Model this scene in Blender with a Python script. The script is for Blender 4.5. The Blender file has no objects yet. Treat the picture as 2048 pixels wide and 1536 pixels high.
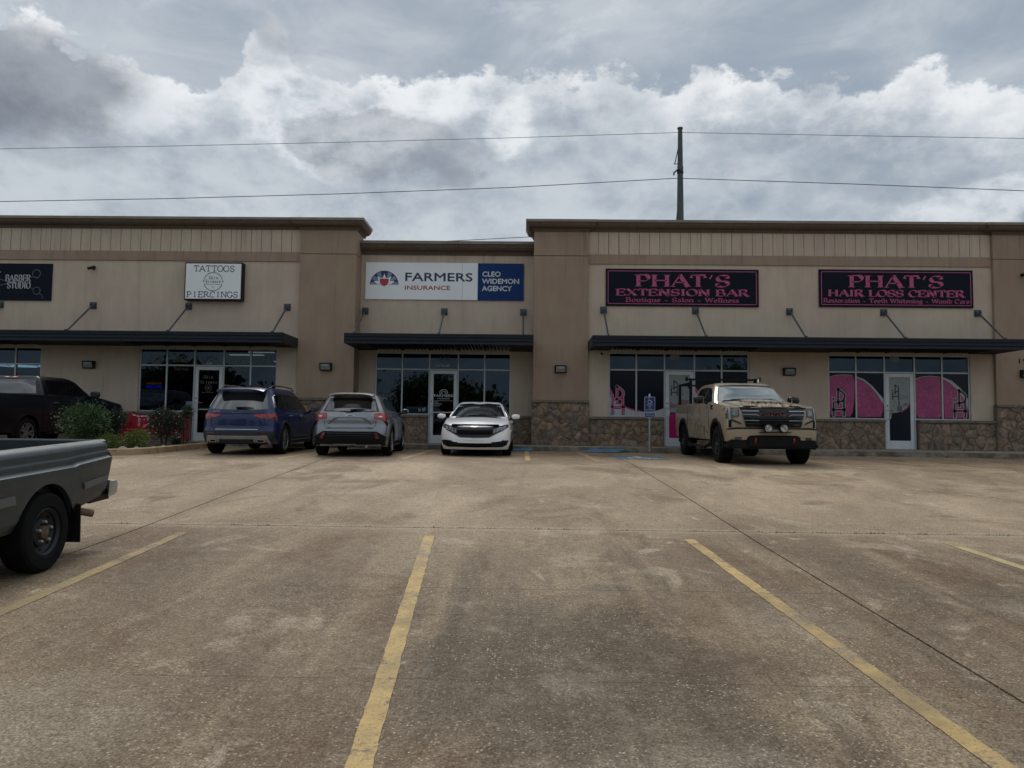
import bpy, bmesh, math, random
from math import sin, cos, pi, radians, sqrt, atan2
from mathutils import Vector, Matrix, noise as mnoise
from mathutils.bvhtree import BVHTree

scene = bpy.context.scene
COL = scene.collection
random.seed(7)

# ------------------------------------------------------------------ camera
PITCH, YAW, ROLL = radians(3.3588), radians(.8748), radians(.6504)
fw = Vector((-sin(YAW)*cos(PITCH), cos(YAW)*cos(PITCH), sin(PITCH)))
rt = Vector((cos(YAW), sin(YAW), 0)); up = rt.cross(fw)
r2 = rt*cos(ROLL)+up*sin(ROLL); u2 = up*cos(ROLL)-rt*sin(ROLL)
cam = bpy.data.cameras.new('camera'); camo = bpy.data.objects.new('camera', cam); COL.objects.link(camo)
camo.matrix_world = Matrix(((r2.x, u2.x, -fw.x, 0), (r2.y, u2.y, -fw.y, 0), (r2.z, u2.z, -fw.z, 1.53), (0, 0, 0, 1)))
cam.sensor_width = 36; cam.lens = 36*1479/2048; cam.clip_start = .1; cam.clip_end = 2000
scene.camera = camo

# ------------------------------------------------------------------ shader helper
class Sk:
    def __init__(s, nt, k): s.nt, s.k = nt, k
    def _m(s, op, *a, clamp=False):
        n = s.nt.nodes.new('ShaderNodeMath'); n.operation = op; n.use_clamp = clamp
        for i, v in enumerate((s,)+a):
            if isinstance(v, Sk): s.nt.links.new(v.k, n.inputs[i])
            else: n.inputs[i].default_value = v
        return Sk(s.nt, n.outputs[0])
    def __add__(s, o): return s._m('ADD', o)
    __radd__ = __add__
    def __sub__(s, o): return s._m('SUBTRACT', o)
    def __rsub__(s, o): return (s*-1)+o
    def __mul__(s, o): return s._m('MULTIPLY', o)
    __rmul__ = __mul__
    def __truediv__(s, o): return s._m('DIVIDE', o)
    def __pow__(s, o): return s._m('POWER', o)
    def sat(s): return s._m('ADD', 0., clamp=True)
    def absv(s): return s._m('ABSOLUTE')
    def min(s, o): return s._m('MINIMUM', o)
    def max(s, o): return s._m('MAXIMUM', o)
    def f(s, op, *a): return s._m(op, *a)
    def ss(s, a, b, x=0., y=1.):
        n = s.nt.nodes.new('ShaderNodeMapRange'); n.interpolation_type = 'SMOOTHSTEP'
        s.nt.links.new(s.k, n.inputs[0])
        for i, v in enumerate((a, b, x, y)): n.inputs[1+i].default_value = v
        return Sk(s.nt, n.outputs[0])
class NT:
    def __init__(s, nt): s.nt = nt
    def node(s, t, **kw):
        n = s.nt.nodes.new(t)
        for k, v in kw.items(): setattr(n, k, v)
        return n
    def put(s, n, i, v):
        if isinstance(v, Sk): s.nt.links.new(v.k, n.inputs[i])
        elif v is not None:
            if hasattr(n.inputs[i].default_value, '__len__') and len(v) == 3 and len(n.inputs[i].default_value) == 4: v = (*v, 1)
            n.inputs[i].default_value = v
    def coord(s, k='Object'):
        return Sk(s.nt, s.node('ShaderNodeTexCoord').outputs[k])
    def pos(s): return Sk(s.nt, s.node('ShaderNodeNewGeometry').outputs['Position'])
    def rnd(s): return Sk(s.nt, s.node('ShaderNodeObjectInfo').outputs['Random'])
    def sep(s, v):
        n = s.node('ShaderNodeSeparateXYZ'); s.put(n, 0, v); return [Sk(s.nt, o) for o in n.outputs]
    def vec(s, x, y, z):
        n = s.node('ShaderNodeCombineXYZ')
        for i, v in enumerate((x, y, z)): s.put(n, i, v)
        return Sk(s.nt, n.outputs[0])
    def map(s, v, sc=(1, 1, 1), loc=(0, 0, 0), rot=(0, 0, 0)):
        n = s.node('ShaderNodeMapping'); s.put(n, 0, v); n.inputs['Scale'].default_value = sc
        n.inputs['Location'].default_value = loc; n.inputs['Rotation'].default_value = rot
        return Sk(s.nt, n.outputs[0])
    def noise(s, v, sc, det=4, rough=.55, dist=0, col=False):
        n = s.node('ShaderNodeTexNoise'); s.put(n, 'Vector', v); n.inputs['Scale'].default_value = sc
        n.inputs['Detail'].default_value = det; n.inputs['Roughness'].default_value = rough; n.inputs['Distortion'].default_value = dist
        return Sk(s.nt, n.outputs[1 if col else 0])
    def vor(s, v, sc, feat='F1', out=0, rnd=1):
        n = s.node('ShaderNodeTexVoronoi', feature=feat); s.put(n, 'Vector', v); n.inputs['Scale'].default_value = sc
        n.inputs['Randomness'].default_value = rnd
        return Sk(s.nt, n.outputs[out])
    def mix(s, f, a, b, mode='MIX'):
        n = s.node('ShaderNodeMix', data_type='RGBA', blend_type=mode); n.clamp_factor = True
        s.put(n, 0, f); s.put(n, 6, a); s.put(n, 7, b); return Sk(s.nt, n.outputs[2])
    def ramp(s, f, stops, interp='LINEAR'):
        n = s.node('ShaderNodeValToRGB'); s.put(n, 0, f); e = n.color_ramp; e.interpolation = interp
        while len(e.elements) < len(stops): e.elements.new(.5)
        for q, (p, c) in zip(e.elements, stops):
            q.position = p; q.color = (*c, 1) if len(c) == 3 else c
        return Sk(s.nt, n.outputs[0])
    def bump(s, h, st=.3, d=.01):
        n = s.node('ShaderNodeBump'); s.put(n, 'Height', h); n.inputs['Strength'].default_value = st; n.inputs['Distance'].default_value = d
        return Sk(s.nt, n.outputs[0])

# ------------------------------------------------------------------ world: NISHITA base under broken cloud
SUN_EL, SUN_AZ = radians(52), radians(-14)       # azimuth measured from +Y towards +X
W = bpy.data.worlds.new('World'); scene.world = W; W.use_nodes = True
wt = W.node_tree; wt.nodes.clear(); n = NT(wt)
sky = n.node('ShaderNodeTexSky', sky_type='NISHITA'); sky.sun_disc = False
sky.sun_elevation = SUN_EL; sky.sun_rotation = SUN_AZ; sky.air_density = 1.2; sky.dust_density = 2
d = n.coord('Generated'); dx, dy, dz = n.sep(d)
el = dz.f('ARCSINE'); az = dx.f('ARCTAN2', dy)
# elevation of the top edge of the cloud bank against azimuth
uu = ((az+.75)/1.5).sat()
def px2(x, y):                                     # direction seen in the photograph
    v = fw*1479+r2*(x-1024)-u2*(y-768); v.normalize()
    return (atan2(v.x, v.y)+.75)/1.5, math.asin(v.z)
edge = [(0, 60), (110, 60), (200, 125), (280, 105), (350, 135), (420, 180), (470, 150), (500, 30), (570, 12), (610, 110), (660, 160), (760, 170), (840, 165),
        (920, 150), (1000, 168), (1045, 205), (1115, 160), (1190, 180), (1265, 150), (1350, 185), (1495, 148), (1590, 188), (1700, 175), (1780, 170), (1850, 132), (1905, 160), (2048, 200)]
st = [(px2(x, y)[0], px2(x, y)[1]) for x, y in edge]
st = [(a, (b,)*3) for a, b in st]
st = [(0., (.43,)*3)]+st+[(1., (.42,)*3)]
E_ = n.sep(n.ramp(uu, st, 'B_SPLINE'))[0]
wv = n.map(d, (1, 1, 1.5))
n1 = n.noise(wv, 5, 7, .56, .1); n2 = n.noise(wv, 17, 6, .6, .0); n3 = n.noise(n.map(d, (1, 1, 2.4), (3, 1, 7)), 2.2, 5, .55, .3)
n4 = n.noise(n.map(d, (1, 1, 2.0), (9, 4, 2)), 8, 7, .58, .6)
dep = E_-el+(n1-.5)*.15+(n2-.5)*.11+(n.noise(wv, 48, 4, .6)-.5)*.03                # depth below the edge in radians
bank = dep.ss(-.004, .012)
lit = dep.ss(.0, .085, 1., 0.)*n.noise(n.map(d, (1, 1, 1), (8, 8, 8)), 4.5, 3, .5).ss(.36, .58, .35, 1.)
b1 = n.noise(n.map(d, (1, 1, 1.6), (2, 5, 1)), 7, 8, .58, .2); b2 = (n.noise(n.map(d, (1, 1, 1.5), (6, 1, 4)), 13, 6, .6)-.5).absv()*2
puff = (b1*.72+(1-b2)*.34-.10)
def blob(x, y, rx, ry, soft=1.0):                   # soft patch at a place in the sky
    ua, ea = px2(x, y)
    a = (uu-ua)*(1.5*1479/rx); b = (el-ea)*(1479/ry)
    return (a*a+b*b+(n1-.5)*5*soft+(n2-.5)*2.2*soft).ss(.35, 1.35, 1., 0.)
dark = blob(60, 150, 185, 100, .55).max(blob(560, 55, 50, 38, .5)*.55).max(blob(790, 290, 200, 48, 2.2)*.5).max(blob(160, 290, 160, 40)*.35)
brt = blob(620, 250, 190, 75, .8).max(blob(900, 195, 150, 45, .8)).max(blob(1020, 235, 70, 80)).max(blob(1960, 410, 130, 40, 1.)*.8).max(blob(240, 190, 120, 90, .6)*.7)
wisp = (n4.ss(.50, .68)*n3.ss(.40, .58))*.85
mt = n.noise(n.map(d, (1, 1, 2.2), (4, 4, 9)), 6.5, 8, .6, .5)
blue = n.mix((n3*.6+mt*.5).ss(.40, .70), (.315, .375, .45), (.53, .58, .625))
blue = n.mix(wisp, blue, (.66, .70, .74))
low = n.mix((puff*.5+n4*.35+n3*.3).ss(.46, .72), (.30, .355, .42), (.52, .57, .62))
white = n.mix(puff.ss(.32, .62), (.53, .57, .61), (.88, .90, .915))
cl = n.mix((lit*1.0+(puff-.52)*.7).sat(), low, white)
cl = n.mix(brt*puff.ss(.34, .60)*.85, cl, (.84, .875, .90))
cl = n.mix(dark*.92, cl, n.mix(puff.ss(.3, .7), (.155, .175, .21), (.30, .325, .365)))
skyc = n.mix(bank, blue, cl)
ov = n.noise(n.map(d, (1, 1, 1.3), (5, 2, 8)), 2.6, 7, .56, .3).ss(.36, .64)
skyc = n.mix(el.ss(.58, .85)*ov, skyc, (1.0, 1.0, .99))  # broken cloud goes on overhead
cs = n.node('ShaderNodeVectorMath', operation='SCALE'); n.put(cs, 0, skyc); cs.inputs['Scale'].default_value = 8.9
fin = n.mix(.93, Sk(wt, sky.outputs[0]), Sk(wt, cs.outputs[0]))
bg = n.node('ShaderNodeBackground'); n.put(bg, 0, fin); bg.inputs[1].default_value = .1
wo = n.node('ShaderNodeOutputWorld'); wt.links.new(bg.outputs[0], wo.inputs[0])
# ------------------------------------------------------------------ sun behind the cloud
sl = bpy.data.lights.new('sun', 'SUN'); sl.energy = 1.5; sl.specular_factor = .12; sl.angle = radians(22); sl.color = (1, .96, .9)
so = bpy.data.objects.new('sun', sl); COL.objects.link(so)
sd = Vector((sin(SUN_AZ)*cos(SUN_EL), cos(SUN_AZ)*cos(SUN_EL), sin(SUN_EL)))
so.rotation_euler = sd.to_track_quat('Z', 'Y').to_euler(); so.location = (0, 0, 60)
scene.view_settings.view_transform = 'Standard'; scene.view_settings.look = 'None'
scene.view_settings.exposure = .15; scene.view_settings.gamma = 1; scene.view_settings.use_curve_mapping = False

# ------------------------------------------------------------------ materials
MATS = {}
def mat(name, fn):
    if name in MATS: return MATS[name]
    m = bpy.data.materials.new(name); m.use_nodes = True; t = m.node_tree
    b = t.nodes['Principled BSDF']; fn(NT(t), b); MATS[name] = m; return m
def simple(name, col, rough=.5, metal=0, coat=0, var=.12, sc=6, bump=0, bsc=60, spec=.5, emit=0, ccoat=.05):
    def f(n, b):
        c = n.pos()
        v = n.noise(c, sc, 5, .6)
        a = n.mix(v.ss(.25, .75), tuple(x*(1-var) for x in col), tuple(min(1, x*(1+var)) for x in col))
        n.put(b, 'Base Color', a); n.put(b, 'Roughness', (v*.16+(rough-.08)).sat()); b.inputs['Metallic'].default_value = metal
        b.inputs['Coat Weight'].default_value = coat; b.inputs['Coat Roughness'].default_value = ccoat; b.inputs['Specular IOR Level'].default_value = spec
        if bump: n.put(b, 'Normal', n.bump(n.noise(n.coord(), bsc, 3, .6), .5, bump))
        if emit: n.put(b, 'Emission Color', col); b.inputs['Emission Strength'].default_value = emit
    return mat(name, f)
def stucco(name, col, seed=0):
    def f(n, b):
        p = n.pos(); pm = n.map(p, (1, 1, 1), (seed, seed, seed))
        big = n.noise(pm, .55, 5, .6, .4); mid = n.noise(n.map(p, (1, 1, .45)), 2.4, 5, .6, .3); fine = n.noise(p, 90, 3, .7); med = n.noise(p, 22, 3, .6)
        st = n.noise(n.map(p, (1, 1, .06)), 4.5, 4, .6).ss(.5, .8)
        dr = n.noise(n.map(p, (1, 1, .035), (2, 2, 2)), 7, 5, .65).ss(.52, .72)
        x, y, z = n.sep(p)
        k = (big.ss(.3, .7)*.14+mid.ss(.3, .7)*.10+fine*.22+med*.10)-.28+1
        k = k*(1-st*.12)*(1-dr*(z.ss(6.2, 7.9)*.28+z.ss(2.6, 1.0, 0., 1.)*0+.05))
        c = n.mix(big.ss(.35, .7), col, (col[0]*.95, col[1]*1.01, col[2]*.96))
        cc = n.mix(1, c, n.vec(k, k, k), 'MULTIPLY')
        pit = n.vor(pm, 1.5).ss(.018, .032, 1., 0.)*n.noise(pm, .6).ss(.52, .6)
        n.put(b, 'Base Color', n.mix(pit*.6, cc, (.06, .05, .045))); b.inputs['Roughness'].default_value = .92; b.inputs['Specular IOR Level'].default_value = .2
        n.put(b, 'Normal', n.bump(fine*.7+med*.5, .55, .006))
    return mat(name, f)

M_wall = stucco('stucco_beige', (.545, .44, .355), 3)
M_brown = stucco('stucco_brown', (.345, .25, .19), 11)
M_corn = stucco('cornice_brown', (.15, .108, .088), 5)
M_cap = simple('cap_metal_tan', (.24, .20, .165), .5, var=.2, sc=2)
M_canopy = simple('charcoal_canopy_metal', (.017, .021, .030), .5, .1, var=.15, spec=.3)
M_soffit = simple('canopy_deck_brown', (.022, .021, .021), .7, spec=.2)
M_rod = simple('rod_grey_metal', (.085, .098, .115), .4, .5)
M_frame = simple('aluminium_frame', (.46, .49, .50), .4, .35, var=.08)
M_door = simple('door_aluminium', (.60, .63, .65), .42, .25, var=.06)
M_steel = simple('brushed_steel', (.5, .5, .5), .3, .9)
M_black = simple('black_plastic', (.009, .009, .010), .5, spec=.3)
M_rubber = simple('tyre_rubber', (.008, .0085, .009), .85, spec=.12, var=.3)
M_dark = simple('dark_void', (.006, .006, .007), .8)
M_white = simple('white_vinyl', (.72, .75, .78), .5, var=.04)
def fglass(tint, refl):
    def f(n, b):
        t = n.nt; t.nodes.remove(b)
        g = n.node('ShaderNodeBsdfGlossy'); g.inputs['Roughness'].default_value = .012; n.put(g, 0, refl)
        tr = n.node('ShaderNodeBsdfTransparent'); n.put(tr, 0, tint)
        fr = n.node('ShaderNodeFresnel'); fr.inputs[0].default_value = 1.6
        w = n.noise(n.pos(), .8, 2); n.put(g, 'Normal', n.bump(w, .04, .05))
        m = n.node('ShaderNodeMixShader'); n.put(m, 0, (Sk(t, fr.outputs[0])*.9+.0).sat())
        t.links.new(tr.outputs[0], m.inputs[1]); t.links.new(g.outputs[0], m.inputs[2])
        t.links.new(m.outputs[0], [q for q in t.nodes if q.type == 'OUTPUT_MATERIAL'][0].inputs[0])
    return f
M_glass = mat('tinted_storefront_glass', fglass((.16, .20, .24), (.55, .72, .90)))
M_cglass = mat('car_glass', lambda n, b: (b.inputs['Base Color'].__setattr__('default_value', (.012, .015, .018, 1)), b.inputs['Roughness'].__setattr__('default_value', .05), b.inputs['IOR'].__setattr__('default_value', 2.35), n.put(b, 'Normal', n.bump(n.noise(n.pos(), 1.2, 2), .05, .05))))

M_wglass = mat('windscreen_glass', lambda n, b: (b.inputs['Base Color'].__setattr__('default_value', (.012, .016, .018, 1)), b.inputs['Roughness'].__setattr__('default_value', .06), b.inputs['IOR'].__setattr__('default_value', 3.4), b.inputs['Specular Tint'].__setattr__('default_value', (.86, .97, 1, 1)), n.put(b, 'Normal', n.bump(n.noise(n.pos(), 1.2, 2), .05, .05))))
# ------------------------------------------------------------------ mesh helper
class MB:
    def __init__(s): s.v = []; s.f = []
    def add(s, vs, fs):
        o = len(s.v); s.v += [tuple(x) for x in vs]; s.f += [tuple(i+o for i in q) for q in fs]; return s
    def box(s, x0, x1, y0, y1, z0, z1, rz=0, c=None):
        vs = [Vector((x, y, z)) for z in (z0, z1) for y in (y0, y1) for x in (x0, x1)]
        if rz:
            m = Matrix.Rotation(rz, 3, 'Z'); c = Vector(c or ((x0+x1)/2, (y0+y1)/2, 0)); c.z = 0; vs = [m@(v-c)+c for v in vs]
        return s.add(vs, [(0, 2, 3, 1), (4, 5, 7, 6), (0, 1, 5, 4), (2, 6, 7, 3), (0, 4, 6, 2), (1, 3, 7, 5)])
    def tube(s, pts, r, n=8, cap=True, flat=1.0):
        pts = [Vector(p) for p in pts]; rs = r if hasattr(r, '__len__') else [r]*len(pts); o = len(s.v)
        prev = None
        for i, p in enumerate(pts):
            t = (pts[min(i+1, len(pts)-1)]-pts[max(i-1, 0)]).normalized()
            a = t.cross(Vector((0, 0, 1)));
            if a.length < 1e-3: a = t.cross(Vector((0, 1, 0)))
            a.normalize(); b = t.cross(a)
            for k in range(n):
                q = 2*pi*k/n; w = p+(a*cos(q)+b*sin(q)*flat)*rs[i]; s.v.append(tuple(w))
        for i in range(len(pts)-1):
            for k in range(n):
                k2 = (k+1) % n; s.f.append((o+i*n+k, o+i*n+k2, o+(i+1)*n+k2, o+(i+1)*n+k))
        if cap: s.f.append(tuple(o+k for k in range(n))[::-1]); s.f.append(tuple(o+(len(pts)-1)*n+k for k in range(n)))
        return s
    def prism(s, poly, fn, a, b):                  # polygon poly extruded between a and b, fn(u,v,w)->xyz
        k = len(poly); vs = [fn(u, v, a) for u, v in poly]+[fn(u, v, b) for u, v in poly]
        return s.add(vs, [tuple(range(k))[::-1], tuple(range(k, 2*k))]+[(i, (i+1) % k, (i+1) % k+k, i+k) for i in range(k)])
    def grid(s, rows, closed=False):
        o = len(s.v); m = len(rows[0])
        for r in rows: s.v += [tuple(p) for p in r]
        for i in range(len(rows)-1):
            for j in range(m if closed else m-1):
                j2 = (j+1) % m; s.f.append((o+i*m+j, o+i*m+j2, o+(i+1)*m+j2, o+(i+1)*m+j))
        return s
    def lathe(s, prof, n=24, axis='y', c=(0, 0, 0)):  # prof: (radius, along)
        rows = []
        for r, h in prof:
            row = []
            for k in range(n):
                q = 2*pi*k/n
                if axis == 'y': row.append((c[0]+r*cos(q), c[1]+h, c[2]+r*sin(q)))
                elif axis == 'x': row.append((c[0]+h, c[1]+r*cos(q), c[2]+r*sin(q)))
                else: row.append((c[0]+r*cos(q), c[1]+r*sin(q), c[2]+h))
            rows.append(row)
        return s.grid(rows, True)
    def build(s, name, m=None, parent=None, smooth=False, bevel=0, loc=None, **props):
        me = bpy.data.meshes.new(name); me.from_pydata(s.v, [], s.f); me.validate()
        bm = bmesh.new(); bm.from_mesh(me)
        if smooth: bmesh.ops.remove_doubles(bm, verts=bm.verts, dist=1e-4)
        bmesh.ops.recalc_face_normals(bm, faces=bm.faces)
        if bevel:
            es = [e for e in bm.edges if len(e.link_faces) == 2 and e.calc_face_angle(0) > .6]
            bmesh.ops.bevel(bm, geom=es, offset=bevel, segments=1 if bevel < .02 else 2, affect='EDGES', clamp_overlap=True)
        bm.to_mesh(me); bm.free()
        if smooth:
            me.shade_smooth() if hasattr(me, 'shade_smooth') else None
            try: me.set_sharp_from_angle(angle=smooth if not isinstance(smooth, bool) else radians(38))
            except Exception: pass
        if m: me.materials.append(m)
        o = bpy.data.objects.new(name, me); COL.objects.link(o)
        if parent: o.parent = parent
        if loc: o.location = loc
        for k, v in props.items(): o[k] = v
        return o
def thing(name, label, cat, loc=(0, 0, 0), rz=0, group=None):
    o = bpy.data.objects.new(name, None); COL.objects.link(o); o.location = loc; o.rotation_euler = (0, 0, rz)
    o.empty_display_size = .2; o['label'] = label; o['category'] = cat
    if group: o['group'] = group
    return o
def tag(o, label, cat, group=None):
    o['label'] = label; o['category'] = cat
    if group: o['group'] = group
    return o
def boxo(name, m, parent, *b, bevel=0, **k): return MB().box(*b).build(name, m, parent, bevel=bevel, **k)
def copy_tree(o, parent=None):
    c = o.copy(); COL.objects.link(c); c.parent = parent
    for ch in list(o.children): copy_tree(ch, c)
    return c

# ------------------------------------------------------------------ ground height
KN = [(-400, -1.6), (-60, -1.2), (-20, -.75), (0, 0), (3.07, .132), (8, .343), (12, .56), (16.5, .77), (19.4, .805), (22.06, .835), (30, .84), (400, .84)]
def sm(t): t = min(max(t, 0), 1); return t*t*(3-2*t)
def gz(x, y):
    z = .84
    for (a, za), (b, zb) in zip(KN, KN[1:]):
        if y <= b: z = za+(zb-za)*(y-a)/(b-a); break
    return z-.0035*max(min(x, 16), -14)*sm((y-8)/12)
# ------------------------------------------------------------------ paving
def concrete(n):
    p = n.pos(); x, y, z = n.sep(p)
    pw = n.map(p, (1, 1, 1))
    big = n.noise(n.map(p, (1, .55, 1)), .35, 6, .6, .6)
    blot = n.noise(n.map(p, (1, .8, 1), (4, 2, 0)), 1.3, 7, .62, .5)
    track = n.noise(n.map(p, (1, .09, 1), (7, 0, 0), (0, 0, .5)), 1.5, 5, .6, .5)
    tr2 = n.noise(n.map(p, (.35, 1, 1), (2, 9, 0)), 1.6, 6, .62, .7)
    far = y.ss(6.5, 10)
    edge = y.ss(15.6, 16.6)
    near = n.mix((big*.75+blot*.25).ss(.34, .64), (.108, .084, .060), (.215, .175, .128))
    near = n.mix(track.ss(.50, .66)*.5, near, (.29, .24, .175))
    mid = n.mix(big.ss(.32, .7), (.225, .178, .128), (.385, .318, .240))
    mid = n.mix(tr2.ss(.5, .75)*.4, mid, (.20, .165, .125))
    far2 = n.mix(big.ss(.3, .7), (.18, .138, .100), (.28, .222, .168))
    c = n.mix(edge, n.mix(far, near, mid), far2)
    # brown stains, pale scuffs, oil
    c = n.mix(n.noise(n.map(p, (1, .7, 1), (11, 3, 0)), .8, 6, .6, .6).ss(.50, .66)*.6, c, (.12, .076, .047))
    c = n.mix(blot.ss(.57, .66)*.5, c, (.37, .33, .27))
    c = n.mix(n.noise(n.map(p, (1, .6, 1), (1, 8, 0)), 2.3, 7, .66, .4).ss(.62, .70)*.6, c, (.42, .38, .32))
    ox, oy = (x-.35), (y-4.2)
    oil = ((ox*ox*1.1+oy*oy*.42)+(blot-.5)*2.2).ss(.2, 1.5, 1., 0.)
    c = n.mix(oil*.55, c, (.045, .040, .032))
    for cx, cy, r, a in ((.75, 2.95, .42, .5), (-2.4, 3.45, .8, .45), (1.9, 5.2, .35, .2), (3.9, 5.4, .35, .5)):
        q = ((x-cx)*(x-cx)+(y-cy)*(y-cy)*1.5+(blot-.5)*.9*r).ss(r*.15, r, 1., 0.); c = n.mix(q*a*.8, c, (.29, .27, .225))
    rp = ((x-.68)*(x-.68)*4+(y-6.0)*(y-6.0)*9+(blot-.5)*.1).ss(.14, .19, 1., 0.); c = n.mix(rp*.4, c, (.10, .092, .092))
    mott = n.noise(p, 9, 6, .66, .2)
    c = n.mix((mott-.5).absv()*1.0, c, n.mix(mott.ss(.48, .5), (.05, .042, .03), (.33, .30, .25)))
    tr3 = n.noise(n.map(p, (1, .07, 1), (1, 5, 0), (0, 0, -.35)), 2.6, 6, .65, .4)
    c = n.mix(tr3.ss(.52, .66)*.4*y.ss(9., 7.5, 1., 0.) if False else tr3.ss(.54, .68)*.45, c, n.mix(far, (.055, .045, .032), (.16, .125, .09)))
    jd = (x-(2.60-y*.0123)).absv().min((x-(-4.12-y*.018)).absv()).min((x-9.0).absv())
    c = n.mix(jd.ss(.02, .30, 1., 0.)*n.noise(n.map(p, (1, .3, 1)), 1.3, 4).ss(.4, .6)*.4, c, (.085, .064, .045))
    wj = (y-8.54).absv(); c = n.mix(wj.ss(.04, .22, 1., 0.)*.35, c, (.36, .32, .26))
    # exposed aggregate
    ag = n.vor(pw, 62, out=1); av = n.vor(pw, 62, out=0)
    r = n.sep(ag)[0]; g = n.sep(ag)[1]
    sel = r.ss(.45, .75)*av.ss(.25, .5, 1., 0.)*(.45+n.noise(p, 1.1, 4).ss(.4, .6)*.55)
    c = n.mix(sel*.62, c, n.mix(g.ss(.3, .8), (.13, .10, .075), (.50, .45, .37)))
    g1 = n.noise(p, 75, 3, .7); kk = g1.ss(.32, .68)*.9+.58; c = n.mix(1, c, n.vec(kk, kk, kk), 'MULTIPLY')
    ck = ((y-5.93+(blot-.5)*.05).absv().ss(.003, .008, 1., 0.)+(y-4.05+(blot-.5)*.07).absv().ss(.003, .008, 1., 0.)*.6)*n.noise(p, 1.7, 4).ss(.42, .5)
    c = n.mix(ck.sat()*.75, c, (.03, .024, .018))
    fin = n.noise(p, 170, 3, .75)
    k = fin*1.1+.45
    c = n.mix(1, c, n.vec(k, k, k), 'MULTIPLY')
    ag2 = n.vor(pw, 28, out=1); sp = n.sep(ag2)[0].ss(.93, .96)*n.vor(pw, 28).ss(.12, .25, 1., 0.)
    c = n.mix(sp*.10, c, (.45, .40, .33))
    g2 = n.noise(p, 34, 3, .65).ss(.3, .7)*.34+.83; c = n.mix(1, c, n.vec(g2, g2, g2), 'MULTIPLY')
    c = n.mix(1, c, (1.07, 1.01, .92), 'MULTIPLY')
    h = mott*.5+fin*.5-sel*.3
    return c, h, mott, fin, blot
def f_conc(n, b):
    c, h, m, f, bl = concrete(n)
    n.put(b, 'Base Color', c); b.inputs['Specular IOR Level'].default_value = .16
    n.put(b, 'Roughness', (.78-m*.18)); n.put(b, 'Normal', n.bump(h, .55, .008))
M_conc = mat('parking_concrete', f_conc)
def f_paint(col, wear0, wear1):
    def f(n, b):
        c, h, m, fi, bl = concrete(n)
        x, y, z = n.sep(n.pos())
        w = n.noise(n.pos(), 26, 6, .72, .3)*.5+n.noise(n.map(n.pos(), (1, 1, 1), (5, 5, 0)), 2.2, 4, .6)*.62
        wear = w.ss(wear0, wear1)
        old = n.mix(n.noise(n.pos(), 3.5, 5, .65).ss(.35, .7), col, tuple(q*.68 for q in col))
        k = fi*.35+.82
        old = n.mix(1, old, n.vec(k, k, k), 'MULTIPLY'); old = n.mix(y.ss(4.4, 3.4)*.55 if False else n.noise(n.map(n.pos(), (1, 1, 1), (3, 1, 0)), 1.1, 5, .65).ss(.50, .66)*.5, old, (.13, .105, .06))
        old = n.mix(n.noise(n.pos(), 60, 3, .6).ss(.58, .66)*.7, old, (.10, .085, .06))
        n.put(b, 'Base Color', n.mix(wear, old, c)); b.inputs['Roughness'].default_value = .7; n.put(b, 'Normal', n.bump(h+old*0, .5, .006))
    return f
M_yel = mat('worn_yellow_paint', f_paint((.52, .36, .135), .55, .66))
M_yel2 = mat('faded_yellow_paint', f_paint((.38, .28, .10), .49, .66))
M_yel3 = mat('thin_yellow_paint', f_paint((.46, .36, .17), .56, .72))
M_blue = mat('blue_road_paint', f_paint((.07, .19, .30), .60, .78))
M_wpaint = mat('white_road_paint', f_paint((.72, .70, .64), .66, .8))
M_curb = mat('kerb_concrete', lambda n, b: (n.put(b, 'Base Color', n.mix(n.noise(n.pos(), 2.2, 6, .65, .4).ss(.35, .66), (.085, .078, .060), (.235, .215, .18))), n.put(b, 'Roughness', n.noise(n.pos(), 3)*.1+.8), n.put(b, 'Normal', n.bump(n.noise(n.pos(), 60, 4, .7), .5, .006))))
M_walk = mat('sidewalk_concrete', lambda n, b: (n.put(b, 'Base Color', n.mix(n.noise(n.pos(), 1.6, 6, .6, .4).ss(.3, .7), (.22, .195, .16), (.33, .30, .25))), n.put(b, 'Roughness', n.noise(n.pos(), 3)*.1+.78), n.put(b, 'Normal', n.bump(n.noise(n.pos(), 70, 4, .7), .4, .004))))
M_ycurb = mat('faded_yellow_kerb', lambda n, b: (n.put(b, 'Base Color', n.mix(n.noise(n.pos(), 5, 7, .7, .5).ss(.52, .72), n.mix(n.noise(n.pos(), 1.5, 4).ss(.3, .7), (.33, .235, .13), (.42, .32, .20)), (.10, .085, .062))), n.put(b, 'Roughness', n.noise(n.pos(), 3)*.1+.7), n.put(b, 'Normal', n.bump(n.noise(n.pos(), 50, 4, .7), .5, .005))))
M_grass = simple('far_grass', (.05, .075, .025), .9, var=.4, sc=.5)
M_mulch = simple('brown_mulch', (.045, .032, .022), .95, var=.5, sc=14, bump=.03, bsc=30)

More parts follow.
